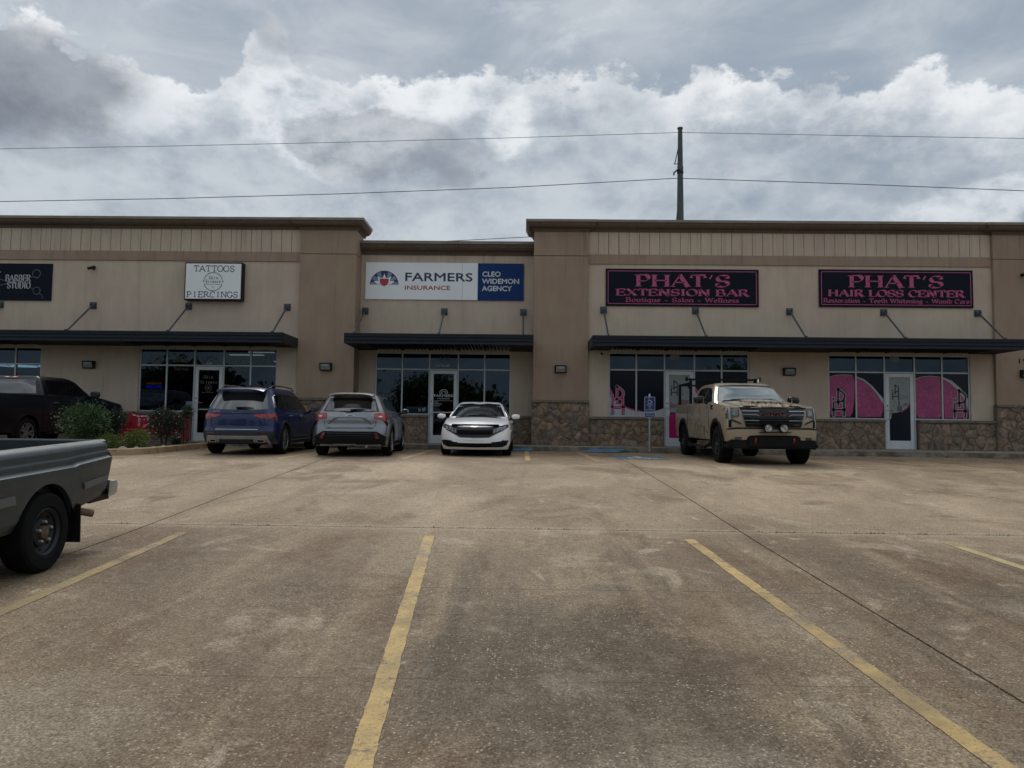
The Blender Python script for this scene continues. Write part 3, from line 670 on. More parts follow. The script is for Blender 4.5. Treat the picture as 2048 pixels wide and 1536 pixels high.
# skeleton letters for the serif signs: strokes in a unit-high box
def G_():
    A = arc; g = {}
    g['A'] = (.95, [[(.08, 0), (.46, 1)], [(.46, 1), (.86, 0)], [(.22, .36), (.70, .36)]], [(.08, 0), (.86, 0)])
    g['B'] = (.82, [[(.16, 0), (.16, 1)], [(.16, 1), (.4, 1)]+A(.42, .76, .2, .24, 90, -90)+[(.16, .52)], [(.4, .52)]+A(.46, .26, .26, .26, 90, -90)+[(.16, 0)]], [(.13, 0), (.13, 1)])
    g['C'] = (.86, [A(.48, .5, .38, .5, 50, 310, 20), [(.74, .9), (.75, .66)]], [])
    g['D'] = (.90, [[(.16, 0), (.16, 1)], [(.16, 1), (.38, 1)]+A(.40, .5, .38, .5, 90, -90, 16)+[(.16, 0)]], [(.13, 0), (.13, 1)])
    g['E'] = (.80, [[(.16, 0), (.16, 1)], [(.16, 1), (.70, 1), (.71, .78)], [(.16, .52), (.54, .52)], [(.54, .62), (.54, .42)], [(.16, 0), (.72, 0), (.74, .24)]], [(.13, 0), (.13, 1)])
    g['F'] = (.76, [[(.16, 0), (.16, 1)], [(.16, 1), (.70, 1), (.71, .78)], [(.16, .52), (.54, .52)]], [(.16, 0), (.13, 1)])
    g['G'] = (.90, [A(.48, .5, .38, .5, 50, 330, 20), [(.78, .05), (.78, .42)], [(.74, .9), (.75, .68)]], [(.78, .42)])
    g['H'] = (.98, [[(.17, 0), (.17, 1)], [(.80, 0), (.80, 1)], [(.17, .52), (.80, .52)]], [(.17, 0), (.17, 1), (.80, 0), (.80, 1)])
    g['I'] = (.48, [[(.24, 0), (.24, 1)]], [(.24, 0), (.24, 1)])
    g['K'] = (.92, [[(.17, 0), (.17, 1)], [(.20, .42), (.70, 1)], [(.36, .6), (.80, 0)]], [(.17, 0), (.17, 1), (.70, 1), (.80, 0)])
    g['L'] = (.78, [[(.18, 0), (.18, 1)], [(.18, 0), (.70, 0), (.72, .28)]], [(.18, 0), (.18, 1)])
    g['M'] = (1.12, [[(.16, 0), (.18, 1)], [(.18, 1), (.56, .05)], [(.56, .05), (.92, 1)], [(.94, 0), (.92, 1)]], [(.16, 0), (.16, 1), (.94, 0), (.94, 1)])
    g['N'] = (.98, [[(.17, 0), (.17, 1)], [(.17, 1), (.80, 0)], [(.80, 0), (.80, 1)]], [(.17, 0), (.17, 1), (.80, 1)])
    g['O'] = (.94, [A(.47, .5, .38, .5, 0, 360, 28)], [])
    g['P'] = (.80, [[(.17, 0), (.17, 1)], [(.17, 1), (.40, 1)]+A(.42, .73, .26, .27, 90, -90, 14)+[(.17, .46)]], [(.17, 0), (.14, 1)])
    g['Q'] = (.94, [A(.47, .5, .38, .5, 0, 360, 28), [(.5, .15), (.85, -.12)]], [])
    g['R'] = (.90, [[(.17, 0), (.17, 1)], [(.17, 1), (.40, 1)]+A(.42, .75, .24, .25, 90, -90, 14)+[(.17, .5)], [(.42, .5), (.78, 0)]], [(.17, 0), (.14, 1), (.80, 0)])
    g['S'] = (.76, [A(.38, .745, .25, .255, 30, 270, 14)+A(.38, .25, .27, .24, 90, -160, 14)[1:], [(.61, .96), (.62, .72)], [(.12, .04), (.11, .30)]], [])
    g['T'] = (.84, [[(.42, 0), (.42, 1)], [(.08, .76), (.09, 1), (.75, 1), (.76, .76)]], [(.42, 0)])
    g['U'] = (.94, [[(.17, 1), (.17, .34)]+A(.47, .32, .30, .32, 180, 360, 14)+[(.77, 1)]], [(.17, 1), (.77, 1)])
    g['W'] = (1.2, [[(.10, 1), (.36, 0)], [(.36, 0), (.60, .95)], [(.60, .95), (.86, 0)], [(.86, 0), (1.1, 1)]], [(.10, 1), (.60, .98), (1.1, 1)])
    g['X'] = (.92, [[(.14, 1), (.78, 0)], [(.78, 1), (.14, 0)]], [(.14, 0), (.78, 0), (.14, 1), (.78, 1)])
    g['Y'] = (.90, [[(.12, 1), (.45, .48)], [(.78, 1), (.45, .48)], [(.45, .48), (.45, 0)]], [(.12, 1), (.78, 1), (.45, 0)])
    g["'"] = (.42, [[(.28, 1), (.16, .68)]], []); g['-'] = (.7, [[(.12, .3), (.56, .3)]], []); g[' '] = (.42, [], [])
    x = .64
    g['a'] = (.62, [A(.3, x-.17, .17, .17, 150, 0, 8)+[(.47, 0)], A(.3, .18, .18, .18, 20, 350, 16)], [(.5, 0)])
    g['b'] = (.66, [[(.15, 0), (.15, 1)], A(.34, x/2, .22, x/2, 140, -140, 16)], [(.11, 1)])
    g['c'] = (.58, [A(.32, x/2, .22, x/2, 50, 310, 16)], []); g['d'] = (.66, [[(.5, 0), (.5, 1)], A(.32, x/2, .22, x/2, 40, 320, 16)], [(.46, 1), (.54, 0)])
    g['e'] = (.60, [[(.12, x*.52), (.50, x*.52)]+A(.31, x/2, .21, x/2, 0, 310, 18)], [])
    g['g'] = (.62, [A(.3, .4, .18, .22, 0, 360, 16), A(.3, -.06, .2, .16, 100, -260, 16)], [(.5, .6)])
    g['h'] = (.70, [[(.15, 0), (.15, 1)], [(.15, .42)]+A(.36, .42, .18, .22, 160, 0, 8)+[(.54, 0)]], [(.15, 0), (.11, 1), (.54, 0)])
    g['i'] = (.34, [[(.17, 0), (.17, x)], [(.17, .84), (.17, .96)]], [(.17, 0), (.13, x)]); g['l'] = (.34, [[(.17, 0), (.17, 1)]], [(.17, 0), (.13, 1)])
    g['k'] = (.66, [[(.15, 0), (.15, 1)], [(.17, .28), (.5, x)], [(.26, .36), (.54, 0)]], [(.15, 0), (.11, 1), (.54, 0), (.5, x)])
    g['m'] = (1.02, [[(.15, 0), (.15, x)], [(.15, .42)]+A(.34, .42, .16, .22, 160, 0, 8)+[(.50, 0)], [(.50, .42)]+A(.69, .42, .16, .22, 160, 0, 8)+[(.85, 0)]], [(.15, 0), (.11, x), (.50, 0), (.85, 0)])
    g['n'] = (.70, [[(.15, 0), (.15, x)], [(.15, .42)]+A(.36, .42, .18, .22, 160, 0, 8)+[(.54, 0)]], [(.15, 0), (.11, x), (.54, 0)])
    g['o'] = (.64, [A(.32, x/2, .22, x/2, 0, 360, 20)], []); g['q'] = (.66, [[(.5, -.28), (.5, x)], A(.32, x/2, .22, x/2, 40, 320, 16)], [(.5, -.28)])
    g['r'] = (.52, [[(.15, 0), (.15, x)], [(.15, .42)]+A(.34, .42, .16, .2, 160, 60, 5)], [(.15, 0), (.11, x)])
    g['s'] = (.50, [A(.25, x*.75, .15, x*.25, 30, 270, 10)+A(.25, x*.25, .17, x*.25, 90, -160, 10)[1:]], [])
    g['t'] = (.44, [[(.2, .88), (.2, .1), (.3, 0), (.4, .06)], [(.06, x), (.38, x)]], []); g['u'] = (.70, [[(.15, x), (.15, .2)]+A(.34, .2, .19, .2, 180, 340, 8), [(.54, x), (.54, 0)]], [(.11, x), (.50, x), (.57, 0)])
    g['y'] = (.66, [[(.1, x), (.34, 0)], [(.56, x), (.3, -.14), (.16, -.26)]], [(.1, x), (.56, x)])
    return g
GL = G_()
def serif(s, x0, x1, z0, z1, y, parent, m, thick=.2, thin=.07, mono=False, sw=.13, name='lettering', fn=None, sp=0.):
    adv = 0; L = []; T = []
    for ch in s:
        w, ls, sf = GL[ch]
        cw = w
        if mono: cw = .86; off = (cw-w)/2
        else: off = 0
        for l in ls:
            pts = []
            for a, b in zip(l, l[1:]):
                pts.append(a)
            pts.append(l[-1]); L.append([(adv+off+px_, pz) for px_, pz in pts])
        for sx, sz in sf: T.append([(adv+off+sx-sw, sz+(thin/2 if sz < .05 and sz > -.1 else (-thin/2 if sz > .2 else thin/2))), (adv+off+sx+sw, sz+(thin/2 if sz < .05 and sz > -.1 else (-thin/2 if sz > .2 else thin/2)))])
        adv += cw+sp
    H = z1-z0; kx = (x1-x0)/(adv-.12); sc = lambda l: [(x0+px_*kx-.04*kx, z0+pz*H) for px_, pz in l]
    nib = lambda tx, ty: (thin+(thick-thin)*min(1, abs(ty*.9-tx*.43)**2.8*1.25))*H if thick != thin else thick*H
    o = strokes([sc(l) for l in L], 0, y, parent, name, m, nib=nib, fn=fn)
    o2 = strokes([sc(l) for l in T], thin*H, y+.0006, parent, name, m, nib=lambda a, b: thin*H, fn=fn)
    bm = bmesh.new(); bm.from_mesh(o.data); bm.from_mesh(o2.data); bm.to_mesh(o.data); bm.free(); bpy.data.objects.remove(o2)
    return o
def ph_logo(cx, z0, s, y, parent, m, w=.17, name='logo_print'):
    pts = [[(0, 0), (0, 1.17), (.5, 1.22)]+[(.5+.5*cos(radians(a)), 1.72+.5*sin(radians(a))) for a in (-80, -50, -20, 0, 25)]+[(.8, 2.1), (.42, 2.35)], [(.42, 2.35), (.42, .95)], [(.93, 1.3), (.93, 0)], [(0, .52), (.93, .52)], [(0, 1.47), (.001, 1.5)]]
    return strokes([[(cx+(a-.5)*s, z0+b*s) for a, b in l] for l in pts], w*s, y, parent, name, m)
W_ = {}
for si, (sx, yf) in enumerate(STORE):
    yg = yf+.07; win = thing('window', '', '') if False else None
    # frame
    fr = MB(); fb = lambda a, b, c, d_: fr.box(a, b, yf+.035-OY, yf+.13-OY, c, d_)
    zs = ZS
    fb(sx, sx+4.53, ZH-.055, ZH)
    for i, u in enumerate(FX):
        w = .026 if 0 < i < 5 else .025
        c = sx+min(max(u, .025), 4.505); fb(c-w, c+w, (.97 if i in (2, 3) else ZS), ZH-.055)
    for a, b in zip(FX, FX[1:]): fb(sx+a+.026, sx+b-.026, 3.405, 3.455)
    for i in (0, 1, 3, 4): fb(sx+FX[i]+.026, sx+FX[i+1]-.026, ZS, ZS+.05)
    win = fr.build('window', M_frame, bld, bevel=.006)
    panes = []
    for i in range(5):
        a, b = sx+FX[i]+.026, sx+FX[i+1]-.026
        panes.append(MB().box(a, b, yg-OY, yg+.012-OY, 3.455, ZH-.055).build('pane', M_glass, win))
        if i != 2:
            panes.append(MB().box(a, b, yg-OY, yg+.012-OY, ZS+.05, 3.405).build('pane', M_film if si in (3, 4, 5) else M_glass, win))
    # door leaf
    a, b = sx+1.81+.03, sx+2.77-.03; zt = 3.40; zb = .985
    dm = MB(); db = lambda x0, x1, z0, z1: dm.box(x0, x1, yf+.045-OY, yf+.09-OY, z0, z1)
    db(a, a+.115, zb, zt); db(b-.115, b, zb, zt); db(a+.115, b-.115, zt-.115, zt); db(a+.115, b-.115, zb, zb+.26)
    door = dm.build('door', M_door, bld, bevel=.006)
    gm = M_film if si in (3, 4, 5) else M_glass
    MB().box(a+.115, b-.115, yg-OY, yg+.01-OY, zb+.26, zt-.115).build('door_glass', gm, door)
    if si in (1, 2): MB().box(a+.115, b-.115, yf+.05-OY, yf+.08-OY, 1.985, 2.02).build('push_rail', M_steel, door)
    hx = a+.045
    MB().tube([(hx, yf+.045-OY, 2.22), (hx, yf-.03-OY, 2.22), (hx+.05, yf-.05-OY, 2.2), (hx+.07, yf-.05-OY, 2.08), (hx+.05, yf-.05-OY, 1.94), (hx, yf-.03-OY, 1.92), (hx, yf+.045-OY, 1.92)], .013, 8).build('handle', M_steel, door)
    MB().lathe([(.0, -.006), (.022, -.006), (.022, .01)], 12, c=(hx, yf+.04-OY, 2.36)).build('lock_cylinder', M_black, door)
    if si in (1, 2): MB().box(b-.36, b-.12, yf+.10-OY, yf+.13-OY, zt-.165, zt-.12).build('door_closer', M_door, door)
    MB().box(a-.03, b+.03, yf+.0-OY, yf+.14-OY, .965, .985).build('threshold', M_steel, door)
    W_[si] = (win, door, yg-OY-.004, a+.115, b-.115)
# window graphics
def pane_uv(si, i, pts):
    sx = STORE[si][0]; a, b = sx+FX[i]+.026, sx+FX[i+1]-.026; return [(a+(b-a)*u, ZS+.05+(3.405-ZS-.05)*v) for u, v in pts]
win, door, y, da, db_ = W_[4]
P1 = [(0, .90), (.3, .945), (.6, .955), (.92, .95), (.98, .85), (1, .7), (.97, .4), (.9, .12), (.82, .03), (.2, .02), (.08, .06), (0, .25)]
P2 = [(0, .88), (.25, .82), (.5, .7), (.75, .53), (.97, .32), (.98, .2), (.9, .03), (.02, .02)]
B2 = [(0, .925), (.3, .86), (.6, .71), (.85, .53), (1, .43), (1, .3), (.97, .33), (.75, .54), (.5, .71), (.25, .83), (0, .885)]
P3 = [(0, .88), (.3, .93), (.6, .945), (.98, .92), (1, .05), (.9, .02), (.1, .02), (.03, .1), (0, .4)]
P4 = [(.02, .87), (.3, .78), (.6, .62), (.85, .4), (.97, .2), (.92, .05), (.8, .02), (.05, .02)]
B4 = [(0, .93), (.35, .85), (.7, .67), (.98, .44), (.99, .1), (.96, .18), (.85, .41), (.6, .63), (.3, .79), (.02, .88)]
for i, pg, bd in ((0, P1, None), (1, P2, B2), (3, P3, None), (4, P4, B4)):
    poly(pane_uv(4, i, pg), y, win, 'window_graphic', M_pink)
    if bd: poly(pane_uv(4, i, bd), y, win, 'window_graphic', M_wfilm)
poly(pane_uv(4, 0, [(0, .905), (.3, .955), (.6, .965), (.92, .955), (.9, .945), (.6, .955), (.3, .945), (0, .90)]), y-.001, win, 'window_graphic', M_wfilm)
poly(pane_uv(4, 3, [(0, .89), (.3, .94), (.6, .955), (.98, .93), (.98, .92), (.6, .945), (.3, .93), (0, .88)]), y-.001, win, 'window_graphic', M_wfilm)
for px_ in (9.80+.36, 9.80+4.22):
    ph_logo(px_, 2.03, .36, y-.002, win, M_wfilm, .27); ph_logo(px_, 2.03, .36, y-.004, win, M_ink, .17)
# door of the right-hand salon
poly([(da, 3.285), (da, 2.12), (da+(db_-da)*.35, 2.14), (da+(db_-da)*.62, 2.2), (da+(db_-da)*.85, 2.33), (db_, 2.5), (db_, 3.285)], y, door, 'door_graphic', M_gfilm)
poly([(da+(db_-da)*.5, 2.155), (da+(db_-da)*.62, 2.2), (da+(db_-da)*.85, 2.33), (db_, 2.5), (db_, 2.42), (da+(db_-da)*.85, 2.27), (da+(db_-da)*.62, 2.165)], y-.001, door, 'door_graphic', M_rose)
ph_logo(da+.22, 2.56, .2, y-.002, door, M_ink, .17)
sans('BOUTIQUE &', da+.34, da+.60, 2.645, 2.70, y-.002, door, simple('grey_print', (.10, .11, .11), .5)); sans('BEAUTY', da+.34, da+.61, 2.565, 2.63, y-.002, door, MATS['grey_print'])
poly([(da+.24, 2.2), (da+.26, 2.36), (da+.40, 2.34), (da+.43, 2.18)], y-.002, door, 'door_graphic', MATS['grey_print'])
strokes([[(da+.16, 2.54), (da+.33, 2.28)], [(da+.15, 2.42), (da+.15, 2.32)], [(da+.35, 2.3), (da+.46, 2.42)]], .014, y-.003, door, 'door_graphic', MATS['grey_print'])
poly([(da+.30, 2.28), (da+.285, 2.53), (da+.335, 2.53), (da+.36, 2.28)], y-.0025, door, 'door_graphic', MATS['grey_print'])
poly([(da+.45, 2.32), (da+.48, 2.44), (da+.61, 2.46), (da+.56, 2.42), (da+.62, 2.36), (da+.52, 2.40)], y-.003, door, 'door_graphic', MATS['grey_print'])
poly([(da+.01, 2.20), (da+.16, 2.22), (da+.18, 2.25), (da+.02, 2.14)], y-.003, door, 'door_graphic', MATS['grey_print'])
# left salon windows
win, door, y, da, db_ = W_[3]
poly(pane_uv(3, 0, [(0, .46), (.15, .37), (.3, .28), (.6, .17), (1, .10), (1, 0), (0, 0)]), y, win, 'window_graphic', M_wfilm)
poly(pane_uv(3, 0, [(0, .67), (.08, .58), (.2, .42), (.4, .28), (.7, .18), (1, .13), (1, .09), (.6, .165), (.3, .275), (.15, .36), (0, .46)]), y-.001, win, 'window_graphic', M_rose)
poly(pane_uv(3, 1, [(0, .09), (.2, .08), (.5, .085), (.75, .115), (1, .165), (1, 0), (0, 0)]), y, win, 'window_graphic', M_wfilm)
poly(pane_uv(3, 1, [(0, .125), (.2, .10), (.35, .09), (.2, .08), (0, .09)]), y-.001, win, 'window_graphic', M_rose)
poly(pane_uv(3, 3, [(0, .55), (.1, .5), (.3, .3), (.7, .15), (1, .1), (1, 0), (0, 0)]), y, win, 'window_graphic', M_wfilm)
poly(pane_uv(3, 3, [(0, .66), (.1, .6), (.35, .36), (.7, .21), (1, .15), (1, .1), (.7, .15), (.3, .3), (.1, .5), (0, .55)]), y-.001, win, 'window_graphic', M_rose)
ph_logo(2.75+.32, 2.03, .36, y-.002, win, M_ink, .30); ph_logo(2.75+.31, 2.045, .36, y-.003, win, M_wfilm, .24); ph_logo(2.75+.31, 2.045, .36, y-.004, win, M_rose, .18)
poly([(da, 3.285), (da, 2.07), (db_, 2.07), (db_, 3.285)], y, door, 'door_graphic', M_gfilm); poly([(da, 2.04), (da, 1.245), (db_, 1.245), (db_, 2.04)], y, door, 'door_graphic', M_mag)
poly([(da, 2.42), (da+.2, 2.33), (da+.4, 2.5), (db_-.02, 2.46), (db_-.08, 2.33), (da+.35, 2.31), (da+.2, 2.22), (da+.05, 2.2)], y-.001, door, 'door_graphic', simple('dusty_pink', (.24, .13, .16), .5))
ph_logo(da+.18, 2.62, .2, y-.002, door, M_ink, .17); sans('PHAT', da+.33, da+.48, 2.74, 2.83, y-.002, door, MATS['grey_print']); sans('HAIR', da+.33, da+.48, 2.62, 2.71, y-.002, door, MATS['grey_print'])
# tattoo shop lettering
win, door, y, da, db_ = W_[1]
tx = lambda x, z: (x, z)
for s, a, b in (('CLEAN', -12.24, -11.77), ('BRIGHT', -11.42, -10.89), ('BOLD', -9.50, -9.09), ('QUALITY', -8.73, -8.13)): sans(s, a, b, 3.53, 3.76, y, win, M_letd)
sans('OPEN', -10.50, -10.03, 3.58, 3.74, y, win, simple('dim_letter', (.07, .08, .085), .5)); sans('500', -10.36, -10.17, 3.475, 3.535, y, win, M_letw)
serif('TATTOO', -11.42, -10.93, 3.27, 3.35, y, win, M_letd, .11, .11, True, .16); serif('PIERCING', -9.62, -9.02, 3.27, 3.35, y, win, M_letd, .11, .11, True, .16)
M_red_n = mat('red_neon', lambda n, b: (b.inputs['Base Color'].__setattr__('default_value', (.5, .05, .02, 1)), b.inputs['Emission Color'].__setattr__('default_value', (1, .10, .03, 1)), b.inputs['Emission Strength'].__setattr__('default_value', 2.4)))
M_blu_n = mat('blue_neon', lambda n, b: (b.inputs['Base Color'].__setattr__('default_value', (.02, .02, .6, 1)), b.inputs['Emission Color'].__setattr__('default_value', (.03, .03, 1, 1)), b.inputs['Emission Strength'].__setattr__('default_value', 3.2)))
ns = thing('neon_sign', 'small lit sign in red and blue reading WALK-INS WELCOME inside the tattoo shop window', 'sign', (-12.09, 24.0, 2.75))
nf = lambda u, v, w: (u+12.09, w-.02, v-2.75)
boxo('sign_board', M_black, ns, -.30, .30, .0, .02, -.13, .16)
sans('WALK-INS', -12.33, -11.84, 2.80, 2.87, 0, ns, M_red_n, fn=nf); sans('WELCOME', -12.35, -11.83, 2.68, 2.77, 0, ns, M_blu_n, fn=nf)
serif('Skin', da+.15, da+.47, 3.01, 3.11, y, door, M_letd, .11, .11, True, .16); serif('Science', da+.05, da+.61, 2.85, 2.95, y, door, M_letd, .11, .11, True, .16)
sans('Body Art Studio', da+.11, da+.50, 2.53, 2.57, y, door, M_letd); sans('Hours', da+.02, da+.14, 2.21, 2.24, y, door, M_letw); sans('by appointment', da+.16, da+.45, 2.33, 2.355, y, door, MATS['dim_letter']) if False else None
strokes([arc(da+.32+.085*cos(k*pi/4), 2.70+.10*sin(k*pi/4), .035, .035, 0, 360, 10) for k in range(8)], .006, y, door, 'logo_print', M_letd)
strokes([arc(da+.32, 2.70, .012, .012, 0, 360, 6)], .012, y, door, 'logo_print', M_letw)
sans('!', -10.42+0, -10.40, 2.2, 2.25, y, door, M_letw) if False else None
poly([(-10.98, 2.05), (-10.76, 2.05), (-10.76, 2.26), (-10.98, 2.26)], y, win, 'poster', simple('pale_poster', (.16, .2, .22), .5))
# insurance office lettering
win, door, y, da, db_ = W_[2]
sans('SUITE 600', -2.92, -2.47, 3.52, 3.60, y, win, M_letw); sans('600', -2.80, -2.48, 3.74, 3.88, y, win, MATS['dim_letter'])
cx = (da+db_)/2
strokes([arc(cx, 2.64, .135, .125, 0, 180, 16), [(cx-.135, 2.64), (cx-.05, 2.64)], [(cx+.05, 2.64), (cx+.135, 2.64)]], .016, y, door, 'logo_print', M_letw)
for a_ in (20, 55, 90, 125, 160):
    q = radians(a_); p_ = radians(a_-13); r_ = radians(a_+13)
    poly([(cx+.05*cos(p_), 2.65+.05*sin(p_)), (cx+.105*cos(q), 2.65+.1*sin(q)), (cx+.05*cos(r_), 2.65+.05*sin(r_))], y, door, 'logo_print', M_letw)
sans('FARMERS', da+.02, db_-.02, 2.52, 2.60, y, door, M_letw, bold=.003); sans('INSURANCE', da+.13, db_-.13, 2.44, 2.485, y, door, M_letw)
poly([(da+.02, 2.385), (db_-.02, 2.385), (db_-.02, 2.393), (da+.02, 2.393)], y, door, 'logo_print', M_letw)
sans('CLEO', da+.02, da+.16, 2.325, 2.36, y, door, M_letw); sans('WIDEMON', da+.02, da+.28, 2.265, 2.30, y, door, M_letw); sans('AGENCY', da+.02, da+.22, 2.205, 2.24, y, door, M_letw)
strokes([arc(-3.30, 2.09, .045, .045, 0, 360, 12), [(-3.33, 2.03), (-3.27, 2.15)]], .012, y, win, 'sticker', M_letw); poly([(-3.48, 2.03), (-3.41, 2.03), (-3.41, 2.12), (-3.48, 2.12)], y, win, 'sticker', M_gfilm)
for x in (4.0, 4.0+0): pass
for sx in (2.75, 9.80): MB().box(sx+2.0, sx+2.3, MF+.062-OY, MF+.066-OY, 3.78, 3.93).build('notice', simple('pale_notice', (.22, .25, .24), .5), W_[3 if sx < 5 else 4][0])
# house number on the right pilaster
vs, fs = text_mesh('1918'); 
flat(fit(vs, 15.80, 16.42, 3.75, 3.91), fs, PF-.012-OY, bld, 'house_number', M_ink, .012)
# conduit line beside the left windows
B('conduit', M_wall, -13.715, -13.695, MF-.012, MF+.01, 1.92, 3.05)

# ------------------------------------------------------------------ metal canopies on tie rods
def canopy(x0, x1, yw, label, rods, cells, bx):
    c = thing('awning', label, 'awning', ((x0+x1)/2, yw, 4.0), group='charcoal metal awnings over the shopfronts')
    ox, oy, oz = (x0+x1)/2, yw, 4.0
    def bb(name, m, a, b, c_, d_, e, f, par=c, bevel=0): return MB().box(a-ox, b-ox, c_-oy, d_-oy, e-oz, f-oz).build(name, m, par, bevel=bevel)
    F = 22.30
    prof = [(.05, 4.03), (.0, 4.03), (.0, 4.085), (.028, 4.10), (.028, 4.125), (.0, 4.14), (.0, 4.19), (.028, 4.205), (.028, 4.23), (.0, 4.245), (.0, 4.29), (-.015, 4.30), (-.015, 4.345), (.06, 4.345)]
    m = MB().grid([[(x-ox, F+dy-oy, z-oz) for x in (x0, x1)] for dy, z in prof]); m.build('fascia', M_canopy, c)
    bb('end_panel', M_canopy, x0, x0+.03, F+.03, yw-.004, 4.035, 4.335); bb('end_panel', M_canopy, x1-.03, x1, F+.03, yw-.004, 4.035, 4.335)
    bb('roof_sheet', M_canopy, x0+.03, x1-.03, F+.06, yw-.004, 4.27, 4.30)
    # soffit: closed sheets between, slatted bays above the windows
    ed = [x0+.03]
    for a, b in cells: ed += [a, b]
    ed.append(x1-.03)
    for i in range(0, len(ed), 2): bb('soffit_panel', M_soffit, ed[i], ed[i+1], F+.06, yw-.004, 4.045, 4.065)
    for a, b in cells:
        sl = MB()
        for k, u in enumerate(FX):
            xx = a+u; sl.box(min(xx, b-.05)-ox, min(xx, b-.05)+.05-ox, F+.06-oy, yw-.006-oy, 4.045-oz, 4.17-oz)
        sl.box(a-ox, b-ox, F+.06-oy, F+.14-oy, 4.047-oz, 4.17-oz)
        nb = int((b-a)/.115)
        for k in range(nb): xx = a+(k+.5)*(b-a)/nb; sl.box(xx-.012-ox, xx+.012-ox, F+.14-oy, yw-.01-oy, 4.06-oz, 4.15-oz)
        sl.build('soffit_grille', M_canopy, c)
    for rx, bxw in zip(rods, bx):
        r = MB().tube([(bxw-ox, yw-.06-oy, 5.36-oz), (rx-ox, F+.14-oy, 4.33-oz)], .028, 8).build('tie_rod', M_rod, c)
        q = MB(); q.box(bxw-.11-ox, bxw+.11-ox, yw-.02-oy, yw-.001-oy, 5.25-oz, 5.48-oz)
        for ax in (-.06, .06):
            q.box(bxw+ax-.012-ox, bxw+ax+.012-ox, yw-.11-oy, yw-.02-oy, 5.30-oz, 5.42-oz)
        for ax in (-.08, .08):
            for az in (5.28, 5.45): q.lathe([(0, -.032), (.014, -.032), (.014, -.02)], 8, c=(bxw+ax-ox, yw-oy, az-oz))
        q.build('wall_bracket', M_rod, r, bevel=.003)
        MB().box(rx-.03-ox, rx+.03-ox, F+.1-oy, F+.2-oy, 4.30-oz, 4.40-oz).build('rod_foot', M_rod, r)
    for dx_ in (.45,):
        MB().box(x1-dx_-ox, x1-dx_+.16-ox, F+.3-oy, F+.38-oy, 4.037-oz, 4.045-oz).build('drain_slot', M_dark, c)
    return c
canopy(-20.3, -7.33, MF, 'long charcoal ribbed metal awning over the barber and tattoo shopfronts', [-20.2, -17.2, -14.1, -10.95, -7.72], [(-20.29, -15.76), (-12.54, -8.01)], [-20.2, -17.2, -14.12, -10.97, -7.73])
canopy(-5.47, .30, MID, 'short charcoal ribbed metal awning over the insurance office door between the brown pilasters', [-5.2, -2.60, -.02], [(-4.94, -.41)], [-5.31, -2.66, -.02])
canopy(2.08, 15.06, MF, 'long charcoal ribbed metal awning over the two pink salon shopfronts', [2.58, 5.55, 8.57, 11.57, 14.56], [(2.75, 7.28), (9.80, 14.33)], [2.58, 5.55, 8.58, 11.60, 14.60])
# ------------------------------------------------------------------ signs
M_sw = simple('sign_white_panel', (.82, .86, .88), .35, var=.03, sc=1.5); M_snavy = simple('sign_navy', (.010, .040, .155), .6, spec=.15, var=.08, sc=2)
M_sblk = simple('sign_black_panel', (.007, .011, .020), .65, var=.15, sc=2, spec=.12); M_spink = simple('sign_pink', (.46, .10, .215), .6, var=.06, spec=.15); M_sred = simple('sign_red', (.42, .03, .045), .4, var=.05)
M_snl = simple('sign_navy_letter', (.012, .030, .10), .4); M_sil = simple('sign_silver_print', (.40, .42, .45), .4); M_gry = simple('sign_grey_print', (.085, .095, .125), .5); M_peri = simple('sign_periwinkle', (.20, .26, .42), .4)
def signf(ox, oy, oz): return lambda u, v, w: (u-ox, w, v-oz)
def LP(o): return lambda u, v, w: (u-o.location.x, w, v-o.location.z)
# insurance sign
s = thing('shop_sign', 'wide white and navy insurance agency sign reading FARMERS INSURANCE above the middle awning', 'sign', (-2.67, MID, 6.38)); f = LP(s)
boxo('white_panel', M_sw, s, -2.65, 1.11, -.045, -.005, -.62, .625); boxo('navy_panel', M_snavy, s, 1.115, 2.65, -.046, -.005, -.625, .62)
sans('FARMERS', -3.98, -1.74, 6.385, 6.66, -.05, s, M_snl, fn=f, bold=.008); sans('INSURANCE', -3.99, -2.48, 6.09, 6.23, -.05, s, M_sred, fn=f, bold=.004)
for t_, a, b, z in (('CLEO', -1.40, -.80, 6.555), ('WIDEMON', -1.41, -.18, 6.315), ('AGENCY', -1.41, -.42, 6.07)): sans(t_, a, b, z, z+.165, -.05, s, M_letw, fn=f, bold=.007)
cx, cz = -4.69, 6.255
flat([(cx+.48*cos(radians(a)), cz+.47*sin(radians(a))) for a in range(0, 181, 6)], [tuple(range(31))], -.049, s, 'logo_print', M_snl, fn=f)
def ray_(a0, r1, r0, wd_, m, y_): 
    q = radians(a0); p_ = radians(a0-wd_); r_ = radians(a0+wd_); flat([(cx, cz), (cx+r0*cos(p_), cz+r0*sin(p_)), (cx+r1*cos(q), cz+r1*sin(q)*.98), (cx+r0*cos(r_), cz+r0*sin(r_))], [(0, 1, 2, 3)], y_, s, 'logo_print', m, fn=f)
for a0 in (0+3, 33, 64, 116, 147, 177):
    p_, r_ = radians(a0-9), radians(a0+9); flat([(cx, cz), (cx+.46*cos(p_), cz+max(0, .455*sin(p_))), (cx+.46*cos(r_), cz+max(0, .455*sin(r_)))], [(0, 1, 2)], -.0505, s, 'logo_print', M_peri, fn=f)
for a0 in (18, 50, 90, 130, 162): ray_(a0, .38, .22, 15, M_sw, -.052)
shield = [(-.15, .2), (.15, .2), (.15, .08), (.11, -.0), (.0, -.06), (-.11, .0), (-.15, .08)]
